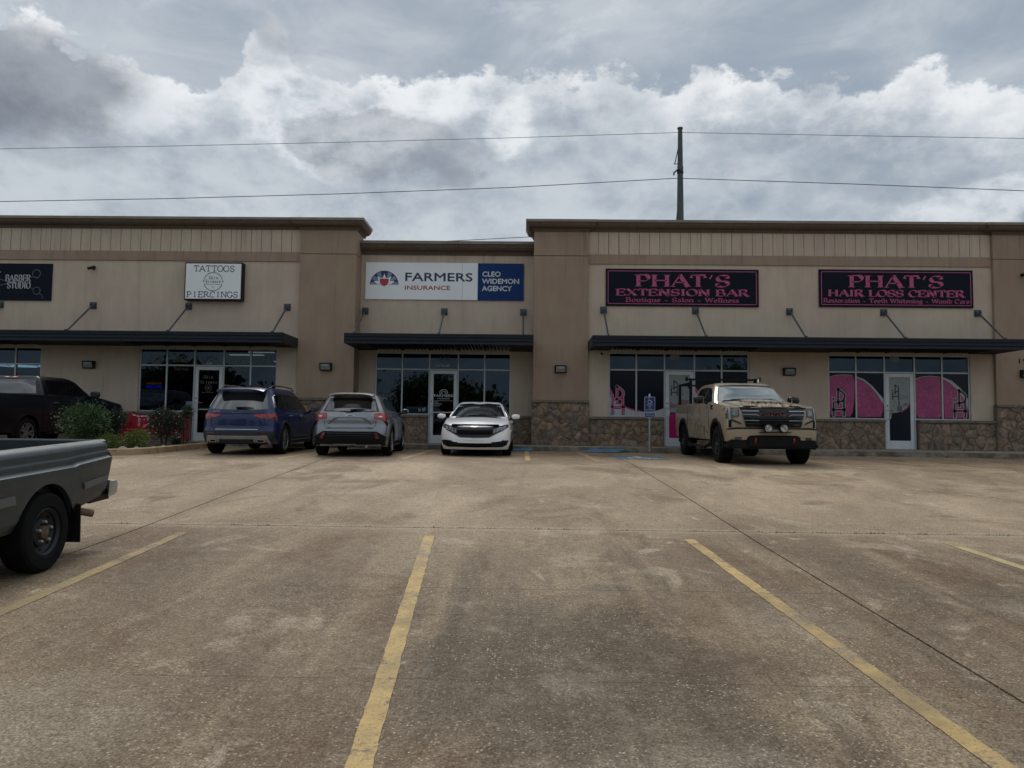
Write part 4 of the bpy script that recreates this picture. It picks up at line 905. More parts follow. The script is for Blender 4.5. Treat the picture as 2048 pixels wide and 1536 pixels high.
flat([(cx+a*1.18, cz+b*1.1) for a, b in shield], [tuple(range(7))], -.053, s, 'logo_print', M_sw, fn=f); flat([(cx+a, cz+b) for a, b in shield], [tuple(range(7))], -.0545, s, 'logo_print', M_sred, fn=f)
strokes([[(.60-2.67-.0+0, 5.77), (.60-2.67, 7.0)]], .006, -.0465, s, 'panel_joint', M_gry, fn=f)
# salon signs
def salon(ox, oz, w, lab, rows_):
    s = thing('shop_sign', lab, 'sign', (ox, MF, oz), group='black and pink salon signs'); f = LP(s); h = .61
    boxo('sign_panel', M_sblk, s, -w/2, w/2, -.045, -.004, -h, h)
    e = .075; x0, x1, z0, z1 = ox-w/2+e, ox+w/2-e, oz-h+e, oz+h-e
    strokes([[(x0, z0), (x1, z0)], [(x1, z0), (x1, z1)], [(x1, z1), (x0, z1)], [(x0, z1), (x0, z0)]], .022, -.049, s, 'border_line', M_spink, fn=f)
    for t_, a, b, c_, d_, tk, tn in rows_: serif(t_, ox+a, ox+b, oz+c_, oz+d_, -.049, s, M_spink, tk, tn, fn=f, sw=.16)
salon(5.115, 6.11, 4.94, 'black and pink sign reading PHAT\'S EXTENSION BAR above the parking sign', [("PHAT'S", -1.5, 1.5, .035, .415, .36, .05), ('EXTENSION BAR', -2.13, 2.13, -.265, -.055, .40, .07), ('Boutique - Salon - Wellness', -1.82, 1.82, -.47, -.335, .25, .10)])
salon(11.99, 6.14, 4.93, 'black and pink sign reading PHAT\'S HAIR LOSS CENTER on the right', [("PHAT'S", -1.5, 1.48, .035, .415, .36, .05), ('HAIR LOSS CENTER', -2.17, 2.17, -.265, -.055, .40, .07), ('Restoration - Teeth Whitening - Womb Care', -2.33, 2.33, -.47, -.335, .24, .10)])
# tattoo light box
s = thing('shop_sign', 'white light box in a black case reading TATTOOS PIERCINGS', 'sign', (-10.09, MF, 6.155)); f = LP(s)
boxo('sign_case', M_black, s, -.94, .94, -.25, -.002, -.62, .62, bevel=.01); boxo('sign_face', M_sw, s, -.90, .90, -.258, -.24, -.575, .575)
serif('TATTOOS', -10.74, -9.40, 6.47, 6.66, -.262, s, M_ink, .12, .12, True, .14, fn=f); serif('PIERCINGS', -10.95, -9.27, 5.63, 5.81, -.262, s, M_ink, .12, .12, True, .14, fn=f)
strokes([arc(-10.09, 6.14, .30, .30, 15, 165, 20), arc(-10.09, 6.14, .30, .30, 195, 345, 20)], .018, -.262, s, 'logo_print', M_ink, fn=f)
serif('Skin', -10.24, -9.93, 6.22, 6.32, -.262, s, M_ink, .10, .10, True, .14, fn=f); serif('Science', -10.34, -9.84, 6.10, 6.20, -.262, s, M_ink, .12, .12, True, .14, fn=f)
sans('Body Art Studio', -10.33, -9.85, 6.03, 6.07, -.262, s, M_ink, fn=f); sans('LLC', -10.13, -10.05, 5.955, 5.985, -.262, s, M_ink, fn=f)
strokes([arc(x, 6.15, .025, .025, 0, 360, 10) for x in (-10.40, -9.78)], .012, -.262, s, 'logo_print', M_ink, fn=f)
# barber sign
s = thing('shop_sign', 'dark navy sign reading BARBER STUDIO with grey scissors, at the left edge', 'sign', (-17.27, MF, 6.12)); f = LP(s)
boxo('sign_panel', M_sblk, s, -1.75, 1.75, -.045, -.004, -.61, .61)
serif('BARBER', -17.05, -16.22, 6.14, 6.35, -.049, s, M_sil, .17, .06, sw=.09, fn=f); serif('STUDIO', -16.98, -16.22, 5.90, 6.12, -.049, s, M_sil, .17, .06, sw=.09, fn=f)
serif('X', -18.05, -17.25, 5.80, 6.46, -.049, s, M_sil, .12, .05, sw=.09, fn=f)
strokes([arc(-16.03, 6.40, .13, .13, -120, 210, 20), [(-16.12, 6.28), (-15.98, 6.24)], [(-16.15, 6.30), (-17.3, 5.98)], arc(-16.0, 5.83, .12, .12, -150, 190, 20), [(-16.1, 5.9), (-17.3, 6.22)], [(-15.9, 5.74), (-15.82, 5.68), (-15.79, 5.58)]], .022, -.0485, s, 'scissors_print', M_gry, fn=f)
# ------------------------------------------------------------------ wall lights and cameras
M_lens = simple('frosted_lens', (.22, .23, .23), .4, spec=.2)
def walllight(x, y, lab):
    t = thing('wall_light', lab, 'wall light', (x, y, 3.42), group='square wall pack lights'); 
    m = MB(); prof = [(-.0, .12), (-.12, .12), (-.17, .10), (-.11, -.13), (-.0, -.13)]
    m.prism(prof, lambda u, v, w: (w, u, v), -.19, .19); m.build('housing', M_black, t, bevel=.008)
    q = MB(); q.add([(-.15, -.168, .075), (.15, -.168, .075), (.15, -.125, -.10), (-.15, -.125, -.10)], [(0, 1, 2, 3)]); q.add([(-.15, -.15, .075), (.15, -.15, .075), (.15, -.11, -.10), (-.15, -.11, -.10)], [(3, 2, 1, 0)]); q.build('lens', M_lens, t)
    MB().box(-.09, .09, -.172, -.160, .0, .065).build('reflector', M_gfilm, t); return t
walllight(-14.15, MF, 'black wall light between the barber window and the tattoo shop window'); walllight(-6.37, PF, 'black wall light on the brown pilaster above the silver crossover')
walllight(1.19, PF, 'black wall light on the brown pilaster right of the white sedan'); walllight(8.53, MF, 'black wall light between the two pink salon windows above the tan pickup'); walllight(16.0, PF, 'black wall light on the right pilaster under the house number')
def dome(x, y, z, lab, bullet=True):
    t = thing('security_camera', lab, 'camera', (x, y, z))
    if bullet:
        MB().lathe([(0, -.03), (.05, -.03), (.05, 0)], 14).build('mount', M_black, t); MB().tube([(0, -.03, 0), (.0, -.09, -.02)], .015, 8).build('arm', M_black, t)
        MB().tube([(.06, -.06, .04), (.02, -.12, .0), (-.10, -.2, -.05)], [.045, .05, .045], 12).build('camera_body', M_black, t)
    else:
        MB().lathe([(0, -.05), (.035, -.045), (.06, -.02), (.065, 0)], 16).build('mount', M_letw, t); MB().lathe([(0, -.075), (.025, -.07), (.042, -.045)], 14).build('lens', M_black, t)
dome(-14.16, MF, 6.6, 'small black bullet camera on the wall between the barber and tattoo signs'); dome(15.97, PF, 6.6, 'small black bullet camera on the right pilaster'); dome(2.52, MF, 3.93, 'small round camera under the awning left of the left salon window', False)
# ------------------------------------------------------------------ accessible parking sign
p = thing('parking_sign', 'blue accessible parking sign with wheelchair symbol on a thin steel post', 'sign', (3.745, 21.95, 0)); f = lambda u, v, w: (u, w, v)
zb = fz(3.7)
MB().tube([(0, 0, zb-.1), (0, 0, 2.44)], .027, 12).build('post', simple('galvanised_post', (.42, .44, .46), .4, .6), p); MB().lathe([(.03, 2.44), (.032, 2.50), (.02, 2.56), (0, 2.585)], 12, 'z').build('post_cap', M_steel, p)
M_sblue = simple('sign_blue', (.012, .018, .17), .4, var=.06)
def rrect(w, z0, z1, r): 
    return arc(w-r, z1-r, r, r, 0, 90, 4)+arc(-w+r, z1-r, r, r, 90, 180, 4)+arc(-w+r, z0+r, r, r, 180, 270, 4)+arc(w-r, z0+r, r, r, 270, 360, 4)
def rr_(name, m, w, z0, z1, r, y): MB().prism(rrect(w, z0, z1, r), lambda u, v, w_: (u, w_, v), y, y+.003).build(name, m, p)
rr_('sign_plate', M_letw, .155, 2.03, 2.48, .03, -.035); rr_('sign_plate', M_sblue, .145, 2.04, 2.47, .025, -.039); rr_('sign_plate', M_letw, .155, 1.87, 2.025, .02, -.035); rr_('sign_plate', M_sblue, .145, 1.88, 2.015, .015, -.039)
yy = -.043
strokes([[(-.02, 2.45), (-.02, 2.37), (.03, 2.37)], arc(-.0, 2.325, .055, .05, 120, 400, 12), [(.03, 2.36), (.06, 2.30), (.075, 2.305)]], .011, yy, p, 'wheelchair_symbol', M_letw, fn=lambda u, v, w: (u, w, v))
for t_, w, z in (('PARKING', .09, 2.225), ('ONLY', .05, 2.18), ('VAN', .04, 2.13), ('ACCESSIBLE', .12, 2.08)): sans(t_, -w, w, z, z+.028, yy, p, M_letw, fn=lambda u, v, w_: (u, w_, v))
for t_, w, z in (('MINIMUM', .105, 1.96), ('FINE $250', .12, 1.90)): sans(t_, -w, w, z, z+.04, yy, p, M_letw, fn=lambda u, v, w_: (u, w_, v))
# ------------------------------------------------------------------ utility pole and lines behind the roof
up_ = thing('utility_pole', 'tall grey-green steel utility pole rising behind the roof', 'pole', (9.56, 45, 0)); M_pole = simple('pole_steel', (.075, .095, .09), .7, .2, var=.15, sc=3)
MB().lathe([(.30, .8), (.215, 14), (.135, 20.18)], 20, 'z').build('shaft', M_pole, up_, smooth=True); MB().lathe([(.17, 20.12), (.17, 20.2), (0, 20.23)], 20, 'z').build('pole_cap', M_pole, up_)
MB().tube([(-.12, 0, 18.9), (-.36, -.1, 17.85)], .03, 6).build('guy_rod', M_pole, up_); MB().tube([(-.1, -.1, 17.6), (-.42, -.15, 17.3), (-.42, -.15, 17.15)], .055, 8).build('insulator', M_black, up_)
MB().tube([(-.16, 0, 17.9), (-.42, -.15, 17.86)], .025, 6).build('bracket', M_black, up_); MB().lathe([(.20, 17.3), (.20, 17.45)], 16, 'z').build('band', M_black, up_); MB().lathe([(.19, 17.55), (.19, 17.75)], 16, 'z').build('band', M_pole, up_)
MB().tube([(-.14, 0, 15.4), (-.5, -.5, 12.5)], .03, 6).build('guy_wire', M_pole, up_)
# ------------------------------------------------------------------ vehicles
def paint(name, col, metal=.5, rough=.32, coat=.8, flake=0, dirt=.12):
    def f(n, b):
        p = n.coord(); v = n.noise(p, 1.6, 5, .6); d_ = n.noise(p, 9, 6, .7)
        x, y, z = n.sep(p)
        low = z.ss(.25, .75, 1., 0.)
        c = n.mix((d_.ss(.35, .75)*low*dirt*3+dirt*.25*v).sat(), col, (.16, .14, .115))
        n.put(b, 'Base Color', c); b.inputs['Metallic'].default_value = metal; n.put(b, 'Roughness', (v*.12+rough-.05+low*.15*d_).sat())
        b.inputs['Coat Weight'].default_value = coat; b.inputs['Coat Roughness'].default_value = .06
        n.put(b, 'Normal', n.bump(v, .05, .03))
    return mat(name, f)
M_trim = simple('black_trim', (.009, .0095, .010), .6, spec=.15); M_gloss = simple('gloss_black', (.006, .006, .007), .15, spec=.5)
M_chrome = simple('chrome', (.62, .64, .66), .14, 1, var=.03); M_silv = simple('silver_plastic', (.30, .31, .31), .4, .4); M_under = simple('underbody_black', (.006, .006, .007), .9, spec=.1)
M_redl = simple('red_lamp_lens', (.30, .012, .016), .14, coat=.6, var=.35, sc=14); M_redd = simple('dark_red_lens', (.12, .004, .008), .14, coat=.6, var=.3, sc=14)
M_hl = simple('headlamp_lens', (.16, .17, .18), .12, coat=.8, var=.5, sc=16); M_hld = simple('dark_headlamp', (.035, .038, .042), .12, coat=.8, var=.5, sc=18); M_led = simple('led_reflector', (.62, .64, .62), .25, .4, var=.4, sc=60)
M_hl2 = simple('patterned_reflector', (.36, .37, .36), .3, .3, var=.9, sc=28); M_alloy = simple('alloy_rim', (.34, .35, .37), .3, .8); M_alloyd = simple('dark_alloy_rim', (.03, .032, .036), .35, .6); M_plate = simple('plate_plastic', (.5, .5, .48), .5)

def pw(pts, x):
    if x <= pts[0][0]: return pts[0][1]
    for (a, za), (b, zb) in zip(pts, pts[1:]):
        if x <= b:
            return za+(zb-za)*(x-a)/(b-a)
    return pts[-1][1]
def pws(pts, x, r=.12):                              # smoothed piecewise line
    return (pw(pts, x-r)+2*pw(pts, x)+pw(pts, x+r)+pw(pts, x-r/2)*1.5+pw(pts, x+r/2)*1.5)/7
class Car:
    def __init__(s, name, label, cat, X, Y, head, wb, group='parked vehicles'):
        h = radians(head); fx, fy = X+cos(h)*wb/2, Y+sin(h)*wb/2; rx, ry = X-cos(h)*wb/2, Y-sin(h)*wb/2
        zf, zr = gz(fx, fy), gz(rx, ry)
        s.o = thing(name, label, cat, (X, Y, (zf+zr)/2), group=group)
        s.o.rotation_euler = (0, -math.atan2(zf-zr, wb), h); s.wb = wb
    def shell(s, xf, xr, w, wp, fp, rp, zb, zs, arches, cf=.5, nf=2.6, cr=.35, nr=3, crown=.04, top=None, N=90, wx=None, NL=16):
        s.arch = arches; s.w = w
        NT_ = NL; m = MB(); wx = wx or [(-9, 1), (9, 1)]
        s.yo = lambda x, t: w*pw(wp, t)*pw(wx, x)
        rows = []
        for i in range(NT_+1):
            t = i/NT_; xF = xf+pw(fp, t); xR = xr+pw(rp, t); pts = []
            for k in range(13):
                th = pi/2*k/12; pts.append((xF-cf*(1-cos(th)**(2/nf)), sin(th)**(2/nf), 0))
            a, b = xF-cf, xR+cr
            for k in range(1, N): pts.append((a+(b-a)*k/N, 1, 1))
            for k in range(12, -1, -1):
                th = pi/2*k/12; pts.append((xR+cr*(1-cos(th)**(2/nr)), sin(th)**(2/nr), 0))
            row = []
            for x, yk, kind in pts:
                zB, zT = pw(zb, x), pws(zs, x); z = zB+(zT-zB)*t
                tt = t
                for ax, ar, az in arches:
                    if abs(x-ax) < ar:
                        za = az+sqrt(ar*ar-(x-ax)**2)
                        if z < za: z = za
                row.append((x, yk*s.yo(x, t), z))
            rows.append(row+[(x, -y, z) for x, y, z in row[::-1][1:-1]])
        m.grid([r+[r[0]] for r in rows])
        # top surface
        x0, x1 = top or (xr+pw(rp, 1), xf+pw(fp, 1)); xF, xR = xf+pw(fp, 1), xr+pw(rp, 1); rows = []
        for i in range(61):
            x = x0+(x1-x0)*i/60; k = 1.
            if x > xF-cf: u = min(1, (x-(xF-cf))/cf); k = max(0, 1-u**nf)**(1/nf)
            if x < xR+cr: u = min(1, ((xR+cr)-x)/cr); k = max(0, 1-u**nr)**(1/nr)
            hw = k*s.yo(x, 1); z = pws(zs, x)
            rows.append([(x, hw*j/8, z+crown*(1-(j/8)**2)*min(1, k*1.2, max(0, (xF-x)/.3), max(0, (x-xR)/.3) if top is None or top[0] < xR+.1 else 1)) for j in range(-8, 9)])
        m.grid(rows); return m
    def cabin(s, m, lv, nf=3.2, nr=3.2, cf=.28, cr=.2, crown=.03, zb0=None):
        # lv: (height, x front, x rear, half width)
        rows = []
        for z, xf, xr, w in lv:
            row = []
            for k in range(11):
                th = pi/2*k/10; row.append((xf-cf*(1-cos(th)**(2/nf)), w*sin(th)**(2/nf), z))
            for k in range(1, 24): row.append((xf-cf+(xr+cr-xf+cf)*k/24, w*(1+.0*k), z))
            for k in range(10, -1, -1):
                th = pi/2*k/10; row.append((xr+cr*(1-cos(th)**(2/nr)), w*sin(th)**(2/nr), z))
            rows.append(row+[(x, -y, z_) for x, y, z_ in row[::-1][1:-1]])
        m.grid([r+[r[0]] for r in rows])
        z, xf, xr, w = lv[-1]; R_ = []
        for i in range(25):
            x = xr+(xf-xr)*i/24; k = 1.
            if x > xf-cf: k = max(0, 1-((x-xf+cf)/cf)**nf)**(1/nf)
            if x < xr+cr: k = max(0, 1-((xr+cr-x)/cr)**nr)**(1/nr)
            e = min(1, (x-xr)/.5, (xf-x)/.5)
            R_.append([(x, w*k*j/6, z+crown*(1-(j/6)**2)*(e if e > 0 else 0)) for j in range(-6, 7)])
        m.grid(R_)
    def finish(s, m, mt, name='body'):
        s.body = m.build(name, mt, s.o, smooth=radians(42)); me = s.body.data
        s.bvh = BVHTree.FromPolygons([v.co.copy() for v in me.vertices], [tuple(p.vertices) for p in me.polygons]); return s.body
    def hit(s, view, h, v):
        O, D = {'F': ((9, h, v), (-1, 0, 0)), 'R': ((-9, h, v), (1, 0, 0)), 'L': ((h, 9, v), (0, -1, 0)), 'Q': ((h, -9, v), (0, 1, 0)), 'T': ((h, v, 9), (0, 0, -1))}[view]
        r = s.bvh.ray_cast(Vector(O), Vector(D))
        return r[0]
    def patch(s, name, mt, view, lo, hi, off=.006, nu=16, nv=5, th=.02, par=None, label=None, mir=False):
        D = Vector({'F': (-1, 0, 0), 'R': (1, 0, 0), 'L': (0, -1, 0), 'Q': (0, 1, 0), 'T': (0, 0, -1)}[view])
        def samp(l, t):
            n_ = len(l)-1; q = min(t*n_, n_-1e-6); i = int(q); f = q-i; return l[i][0]+(l[i+1][0]-l[i][0])*f, l[i][1]+(l[i+1][1]-l[i][1])*f
        G = []; last = None
        nu = max(nu, (len(lo)-1)*3)
        ord_ = range(nu+1)
        for i in ord_:
            t = i/nu; a = samp(lo, t); b = samp(hi, t); row = []
            for j in range(nv+1):
                u = j/nv; h = a[0]+(b[0]-a[0])*u; v = a[1]+(b[1]-a[1])*u; row.append((h, v, s.hit(view, h, v)))
            G.append(row)
        ax = {'F': 0, 'R': 0, 'L': 1, 'Q': 1, 'T': 2}[view]
        known = [c[2][ax] for r in G for c in r if c[2] is not None]
        if not known: return None
        P = []
        for i, r in enumerate(G):
            row = []
            for j, (h, v, p) in enumerate(r):
                if p is None:
                    best = None
                    for ii in range(len(G)):
                        for jj in range(len(r)):
                            q = G[ii][jj][2]
                            if q is not None:
                                d_ = (ii-i)**2+(jj-j)**2
                                if best is None or d_ < best[0]: best = (d_, q[ax])
                    c = best[1]; p = {'F': (c, h, v), 'R': (c, h, v), 'L': (h, c, v), 'Q': (h, c, v), 'T': (h, v, c)}[view]
                row.append(Vector(p)-D*off)
            P.append(row)
        m = MB(); m.grid(P)
        rim = [r[0] for r in P]+P[-1][1:]+[r[-1] for r in P[-2::-1]]+P[0][-2:0:-1]; k = len(rim)
        m.add(list(rim)+[p+D*th for p in rim], [(a, (a+1) % k, (a+1) % k+k, a+k) for a in range(k)])
        o = m.build(name, mt, par or s.o, smooth=radians(30))
        if label: o['label'] = label
        return o
    def both(s, name, mt, lo, hi, **k):               # both flanks
        a = s.patch(name, mt, 'L', lo, hi, **k); b = s.patch(name, mt, 'Q', lo, hi, **k); return a, b
    def mirp(s, name, mt, view, lo, hi, **k):         # mirrored across the centre line, front or rear
        a = s.patch(name, mt, view, lo, hi, **k); b = s.patch(name, mt, view, [(-h, v) for h, v in lo], [(-h, v) for h, v in hi], **k); return a, b
    def wheel(s, x, y, r, w, rimr, style, rm, z=None, lug=False):
        sg = 1 if y > 0 else -1; z = r if z is None else z; yo = y
        prof = [(rimr, w*.42), (rimr+.012, w*.5), (r*.9, w*.5), (r*.975, w*.42), (r, w*.30), (r, -w*.30), (r*.975, -w*.42), (r*.9, -w*.5), (rimr, -w*.5)]
        m = MB().lathe([(a, b*sg) for a, b in prof], 40, 'y')
        if lug:
            for k in range(30):
                a = 2*pi*k/30
                for sd_ in (-1, 1):
                    mm = Matrix.Rotation(a+(.1 if sd_ > 0 else 0), 3, 'Y')
                    vs = [mm@Vector(p) for p in [(r*.93, sd_*w*.53, -.02), (r*1.025, sd_*w*.40, -.02), (r*1.025, sd_*w*.12, -.02), (r*.97, sd_*w*.12, -.02), (r*.93, sd_*w*.53, .025), (r*1.025, sd_*w*.40, .025), (r*1.025, sd_*w*.12, .025), (r*.97, sd_*w*.12, .025)]]
                    m.add(vs, [(0, 1, 2, 3), (4, 5, 6, 7), (0, 1, 5, 4), (1, 2, 6, 5), (2, 3, 7, 6), (3, 0, 4, 7)])
        wh = m.build('wheel', M_rubber, s.o, smooth=radians(35)); wh.location = (x, yo, z)
        f = w*.5*sg
        m = MB().lathe([(rimr, f*.86), (rimr-.012, f*.9), (rimr-.03, f*.72), (rimr-.035, -f*.6), (0, -f*.6)], 32, 'y'); m.build('rim_barrel', M_alloyd if style != 'steel' else rm, wh, smooth=radians(30))
        q = MB()
        if style == 'steel':
            q.lathe([(rimr-.03, f*.55), (rimr-.05, f*.42), (rimr*.62, f*.30), (rimr*.56, f*.55), (rimr*.38, f*.62), (rimr*.34, f*.45), (rimr*.28, f*.40)], 32, 'y')
            o2 = q.build('rim', rm, wh, smooth=radians(30)); MB().lathe([(rimr*.28, f*.42), (rimr*.27, f*.80), (rimr*.18, f*.9), (0, f*.9)], 20, 'y').build('hub_cap', simple('rusty_hub', (.10, .065, .04), .8, var=.4, sc=30), wh, smooth=True)
            for k in range(5):
                a = 2*pi*k/5+.3; c = (rimr*.42*cos(a), 0, rimr*.42*sin(a)); MB().lathe([(.014, f*.5), (.014, f*.85), (.009, f*.92), (0, f*.92)], 8, 'y', c=c).build('lug_nut', M_silv, wh)
            for k in range(8):
                a = 2*pi*k/8; c = (rimr*.80*cos(a), 0, rimr*.80*sin(a)); MB().lathe([(.022, f*.44), (0, f*.46)], 10, 'y', c=c).build('vent_hole', M_under, wh)
        else:
            n_, wd, tw = {'5': (5, .34, 0), '6': (6, .30, 0), '10': (10, .16, 0), 'y': (5, .20, 1), 'l': (7, .2, 0)}[style]
            for k in range(n_):
                for sgn in ((-1, 1) if tw else (0,)):
                    a = 2*pi*k/n_; a2 = a+sgn*.24
                    hub, out = rimr*.2, rimr*.97; p0 = (hub*cos(a), hub*sin(a)); p1 = (out*cos(a2), out*sin(a2)); nx, nz = -sin(a2), cos(a2); w0 = wd*rimr*.5; w1 = wd*rimr*.36
                    vs = []
                    for (px_, pz), ww, d1, d2 in ((p0, w0, f*.80, f*.4), (p1, w1, f*.88, f*.62)):
                        for dy in (d1, d2): vs += [(px_+nx*ww*(1 if dy == d1 else 1.3), dy, pz+nz*ww), (px_-nx*ww*(1 if dy == d1 else 1.3), dy, pz-nz*ww)]
                    q.add(vs, [(0, 1, 5, 4), (2, 3, 7, 6), (0, 2, 6, 4), (1, 3, 7, 5), (4, 5, 7, 6), (0, 1, 3, 2)])
            q.lathe([(0, f*.88), (rimr*.16, f*.86), (rimr*.25, f*.78), (rimr*.27, f*.4)], 20, 'y'); q.lathe([(rimr*.99, f*.92), (rimr*.93, f*.92), (rimr*.91, f*.7)], 32, 'y')
            q.build('rim', rm, wh, smooth=radians(30)); MB().lathe([(.035, f*.89), (.03, f*.91), (0, f*.91)], 14, 'y').build('hub_cap', M_alloy, wh)
        return wh
    def wells(s, zt, xr, xf, zb=.22, k=.66):
        m = MB(); m.box(xr, xf, -s.w*k, s.w*k, zb, zt)
        for ax, ar, az in s.arch:
            for sg in (-1, 1):
                rows = []
                for i in range(15):
                    a = pi*i/14; rows.append([(ax+(ar+.004)*cos(a), sg*yy, az+(ar+.004)*sin(a)) for yy in (s.w*.5, s.w*.985)])
                m.grid(rows)
        m.build('underbody', M_under, s.o)
    def flare(s, mt, r0, r1, off=.012, a0=-10, a1=190):
        for ax, ar, az in s.arch:
            for view in ('L', 'Q'):
                n_ = 14; lo = [(ax+(ar+r0)*cos(radians(a0+(a1-a0)*i/n_)), az+(ar+r0)*sin(radians(a0+(a1-a0)*i/n_))) for i in range(n_+1)]
                hi = [(ax+(ar+r1)*cos(radians(a0+(a1-a0)*i/n_)), az+(ar+r1)*sin(radians(a0+(a1-a0)*i/n_))) for i in range(n_+1)]
                s.patch('arch_flare', mt, view, lo, hi, off=off, nu=28, nv=2, th=.05)
    def seam(s, view, pts, w=.008):
        m = MB(); q = []
        for (a, b), (c, d_) in zip(pts, pts[1:]):
            n_ = max(1, int(math.hypot(c-a, d_-b)/.06))
            for i in range(n_+1): q.append((a+(c-a)*i/n_, b+(d_-b)*i/n_))
        P = [s.hit(view, *t) for t in q]; P = [p for p in P if p is not None]
        if len(P) > 1: m.tube(P, w*.5, 6).build('panel_seam', M_under, s.o)
    def mirror(s, x, y, z, mt, w=.20, h=.13, d=.12, m2=None, stalk=True):
        for sg in (-1, 1):
            m = MB(); rows = []
            for u, k in ((-.5, .5), (-.42, .82), (-.1, 1), (.25, .95), (.45, .7), (.5, .4)):
                r = []
                for a in range(12):
                    q = 2*pi*a/12; cx, cz = cos(q), sin(q); e = .6
                    r.append((x+d*k*.5*abs(cx)**e*(1 if cx > 0 else -1), sg*(y+u*w), z+h*k*.5*abs(cz)**e*(1 if cz > 0 else -1)))
                rows.append(r)
            m.grid(rows, True); c0 = len(m.v); m.f.append(tuple(range(12))); m.f.append(tuple(range(len(rows)*12-12, len(rows)*12)))
            o = m.build('wing_mirror', mt, s.o, smooth=radians(60))
            MB().tube([(x+.02, sg*(y-.45*w), z-h*.3), (x+.05, sg*(y-w*1.0), z-h*.62)], .028, 8).build('mirror_arm', m2 or M_trim, o)
            MB().box(x-d*.5-.004, x-d*.5+.004, min(sg*(y-.36*w), sg*(y+.36*w)), max(sg*(y-.36*w), sg*(y+.36*w)), z-h*.34, z+h*.34).build('mirror_glass', M_cglass, o)

def handles(c, xs, z, mt, L=.17):
    for x in xs:
        for v in ('L', 'Q'): c.patch('door_handle', mt, v, [(x-L/2, z-.014), (x+L/2, z-.014)], [(x-L/2, z+.014), (x+L/2, z+.014)], off=.03, nu=4, nv=1, th=.028)

# ---- white sedan backed against the kerb, nose to the camera
M_pw = paint('white_car_paint', (.83, .84, .85), 0, .3, .9, dirt=.03)
c = Car('parked_car', 'white compact sedan with black grille facing the camera in front of the insurance office', 'car', -1.19, 20.60, -90.2, 2.70)
A_ = [(1.35, .36, .31), (-1.35, .36, .31)]
m = c.shell(2.26, -2.39, .90, [(0, .94), (.25, 1), (.6, 1), (.85, .975), (1, .90)], [(0, -.07), (.15, 0), (.5, -.01), (.8, -.06), (.93, -.14), (1, -.24)], [(0, .1), (.3, 0), (.7, 0), (1, .12)], [(-2.4, .26), (-1.8, .19), (2.0, .17), (2.3, .175)],
    [(-2.4, .98), (-1.95, 1.04), (-1.3, .99), (0, .94), (.9, .95), (1.3, .90), (1.9, .79), (2.2, .715)], A_, cf=.58, nf=2.35, cr=.45, nr=2.6, crown=.055, wx=[(-2.4, .95), (-1.3, 1), (1.3, 1), (2.3, .97)])
c.cabin(m, [(.90, 1.12, -1.78, .80), (.99, .98, -1.62, .79), (1.15, .64, -1.36, .72), (1.28, .36, -1.08, .65), (1.36, .16, -.9, .59), (1.40, -.02, -.72, .52)], cf=.34, nf=2.6, crown=.02)
c.finish(m, M_pw); c.wells(.8, -2.1, 2.0, .2)
c.patch('windscreen', M_wglass, 'F', [(-.72, 1.00), (-.35, .985), (0, .98), (.35, .985), (.72, 1.00)], [(-.555, 1.335), (-.26, 1.362), (0, 1.366), (.26, 1.362), (.555, 1.335)], nu=20, nv=8)
c.both('side_window', M_cglass, [(.72, 1.0), (0, 1.0), (-.9, 1.01), (-1.25, 1.05)], [(.42, 1.16), (0, 1.29), (-.6, 1.31), (-1.0, 1.2)])
c.patch('rear_window', M_cglass, 'R', [(-.6, 1.04), (.6, 1.04)], [(-.5, 1.3), (.5, 1.3)], nu=14)
c.patch('grille_mask', M_trim, 'F', [(-.83, .73), (-.72, .655), (-.55, .575), (-.36, .475), (0, .465), (.36, .475), (.55, .575), (.72, .655), (.83, .73)], [(-.845, .81), (-.72, .785), (-.55, .75), (-.36, .735), (0, .73), (.36, .735), (.55, .75), (.72, .785), (.845, .81)], nu=32, nv=16, off=.014)
c.patch('grille_bar', M_trim, 'F', [(-.44, .655), (0, .65), (.44, .655)], [(-.46, .685), (0, .68), (.46, .685)], off=.03, nu=12, nv=2)
c.patch('grille_bar', M_alloyd, 'F', [(-.46, .53), (-.36, .487), (0, .48), (.36, .487), (.46, .53)], [(-.47, .555), (-.35, .53), (0, .525), (.35, .53), (.47, .555)], off=.028, nu=16, nv=2)
c.patch('grille_mesh', M_under, 'F', [(-.40, .56), (.40, .56)], [(-.42, .64), (.42, .64)], off=.024, nu=12, nv=8)
c.mirp('headlamp', M_hl, 'F', [(-.80, .735), (-.70, .67), (-.56, .605), (-.46, .575)], [(-.825, .785), (-.70, .755), (-.56, .715), (-.47, .68)], off=.014, nu=12, nv=4)
for v in (-1, 1):
    for a in (.72, .62, .52): c.patch('lamp_lens', M_hld, 'F', [(v*(a-.03), .675-(.72-a)*.35), (v*(a+.03), .675-(.72-a)*.35)], [(v*(a-.03), .73-(.72-a)*.35), (v*(a+.03), .73-(.72-a)*.35)], off=.018, nu=4, nv=2)
c.patch('lower_intake', M_under, 'F', [(-.5, .235), (0, .225), (.5, .235)], [(-.42, .335), (0, .33), (.42, .335)], off=.008, nu=12, nv=3)
c.mirp('fog_housing', M_trim, 'F', [(-.80, .285), (-.68, .235), (-.5, .232), (-.42, .26)], [(-.845, .40), (-.70, .395), (-.55, .375), (-.41, .335)], off=.010, nu=12, nv=3)
c.mirp('chrome_trim', M_chrome, 'F', [(-.835, .385), (-.70, .392), (-.55, .372), (-.43, .345)], [(-.845, .405), (-.70, .41), (-.55, .39), (-.42, .362)], off=.022, nu=12, nv=1)
c.patch('licence_mount', M_pw, 'F', [(-.22, .40), (.22, .40)], [(-.22, .44), (.22, .44)], off=.01, nu=4, nv=1)
for sg in (-1, 1): c.seam('F', [(sg*.44, .71), (sg*.78, .80)], .006)
pass
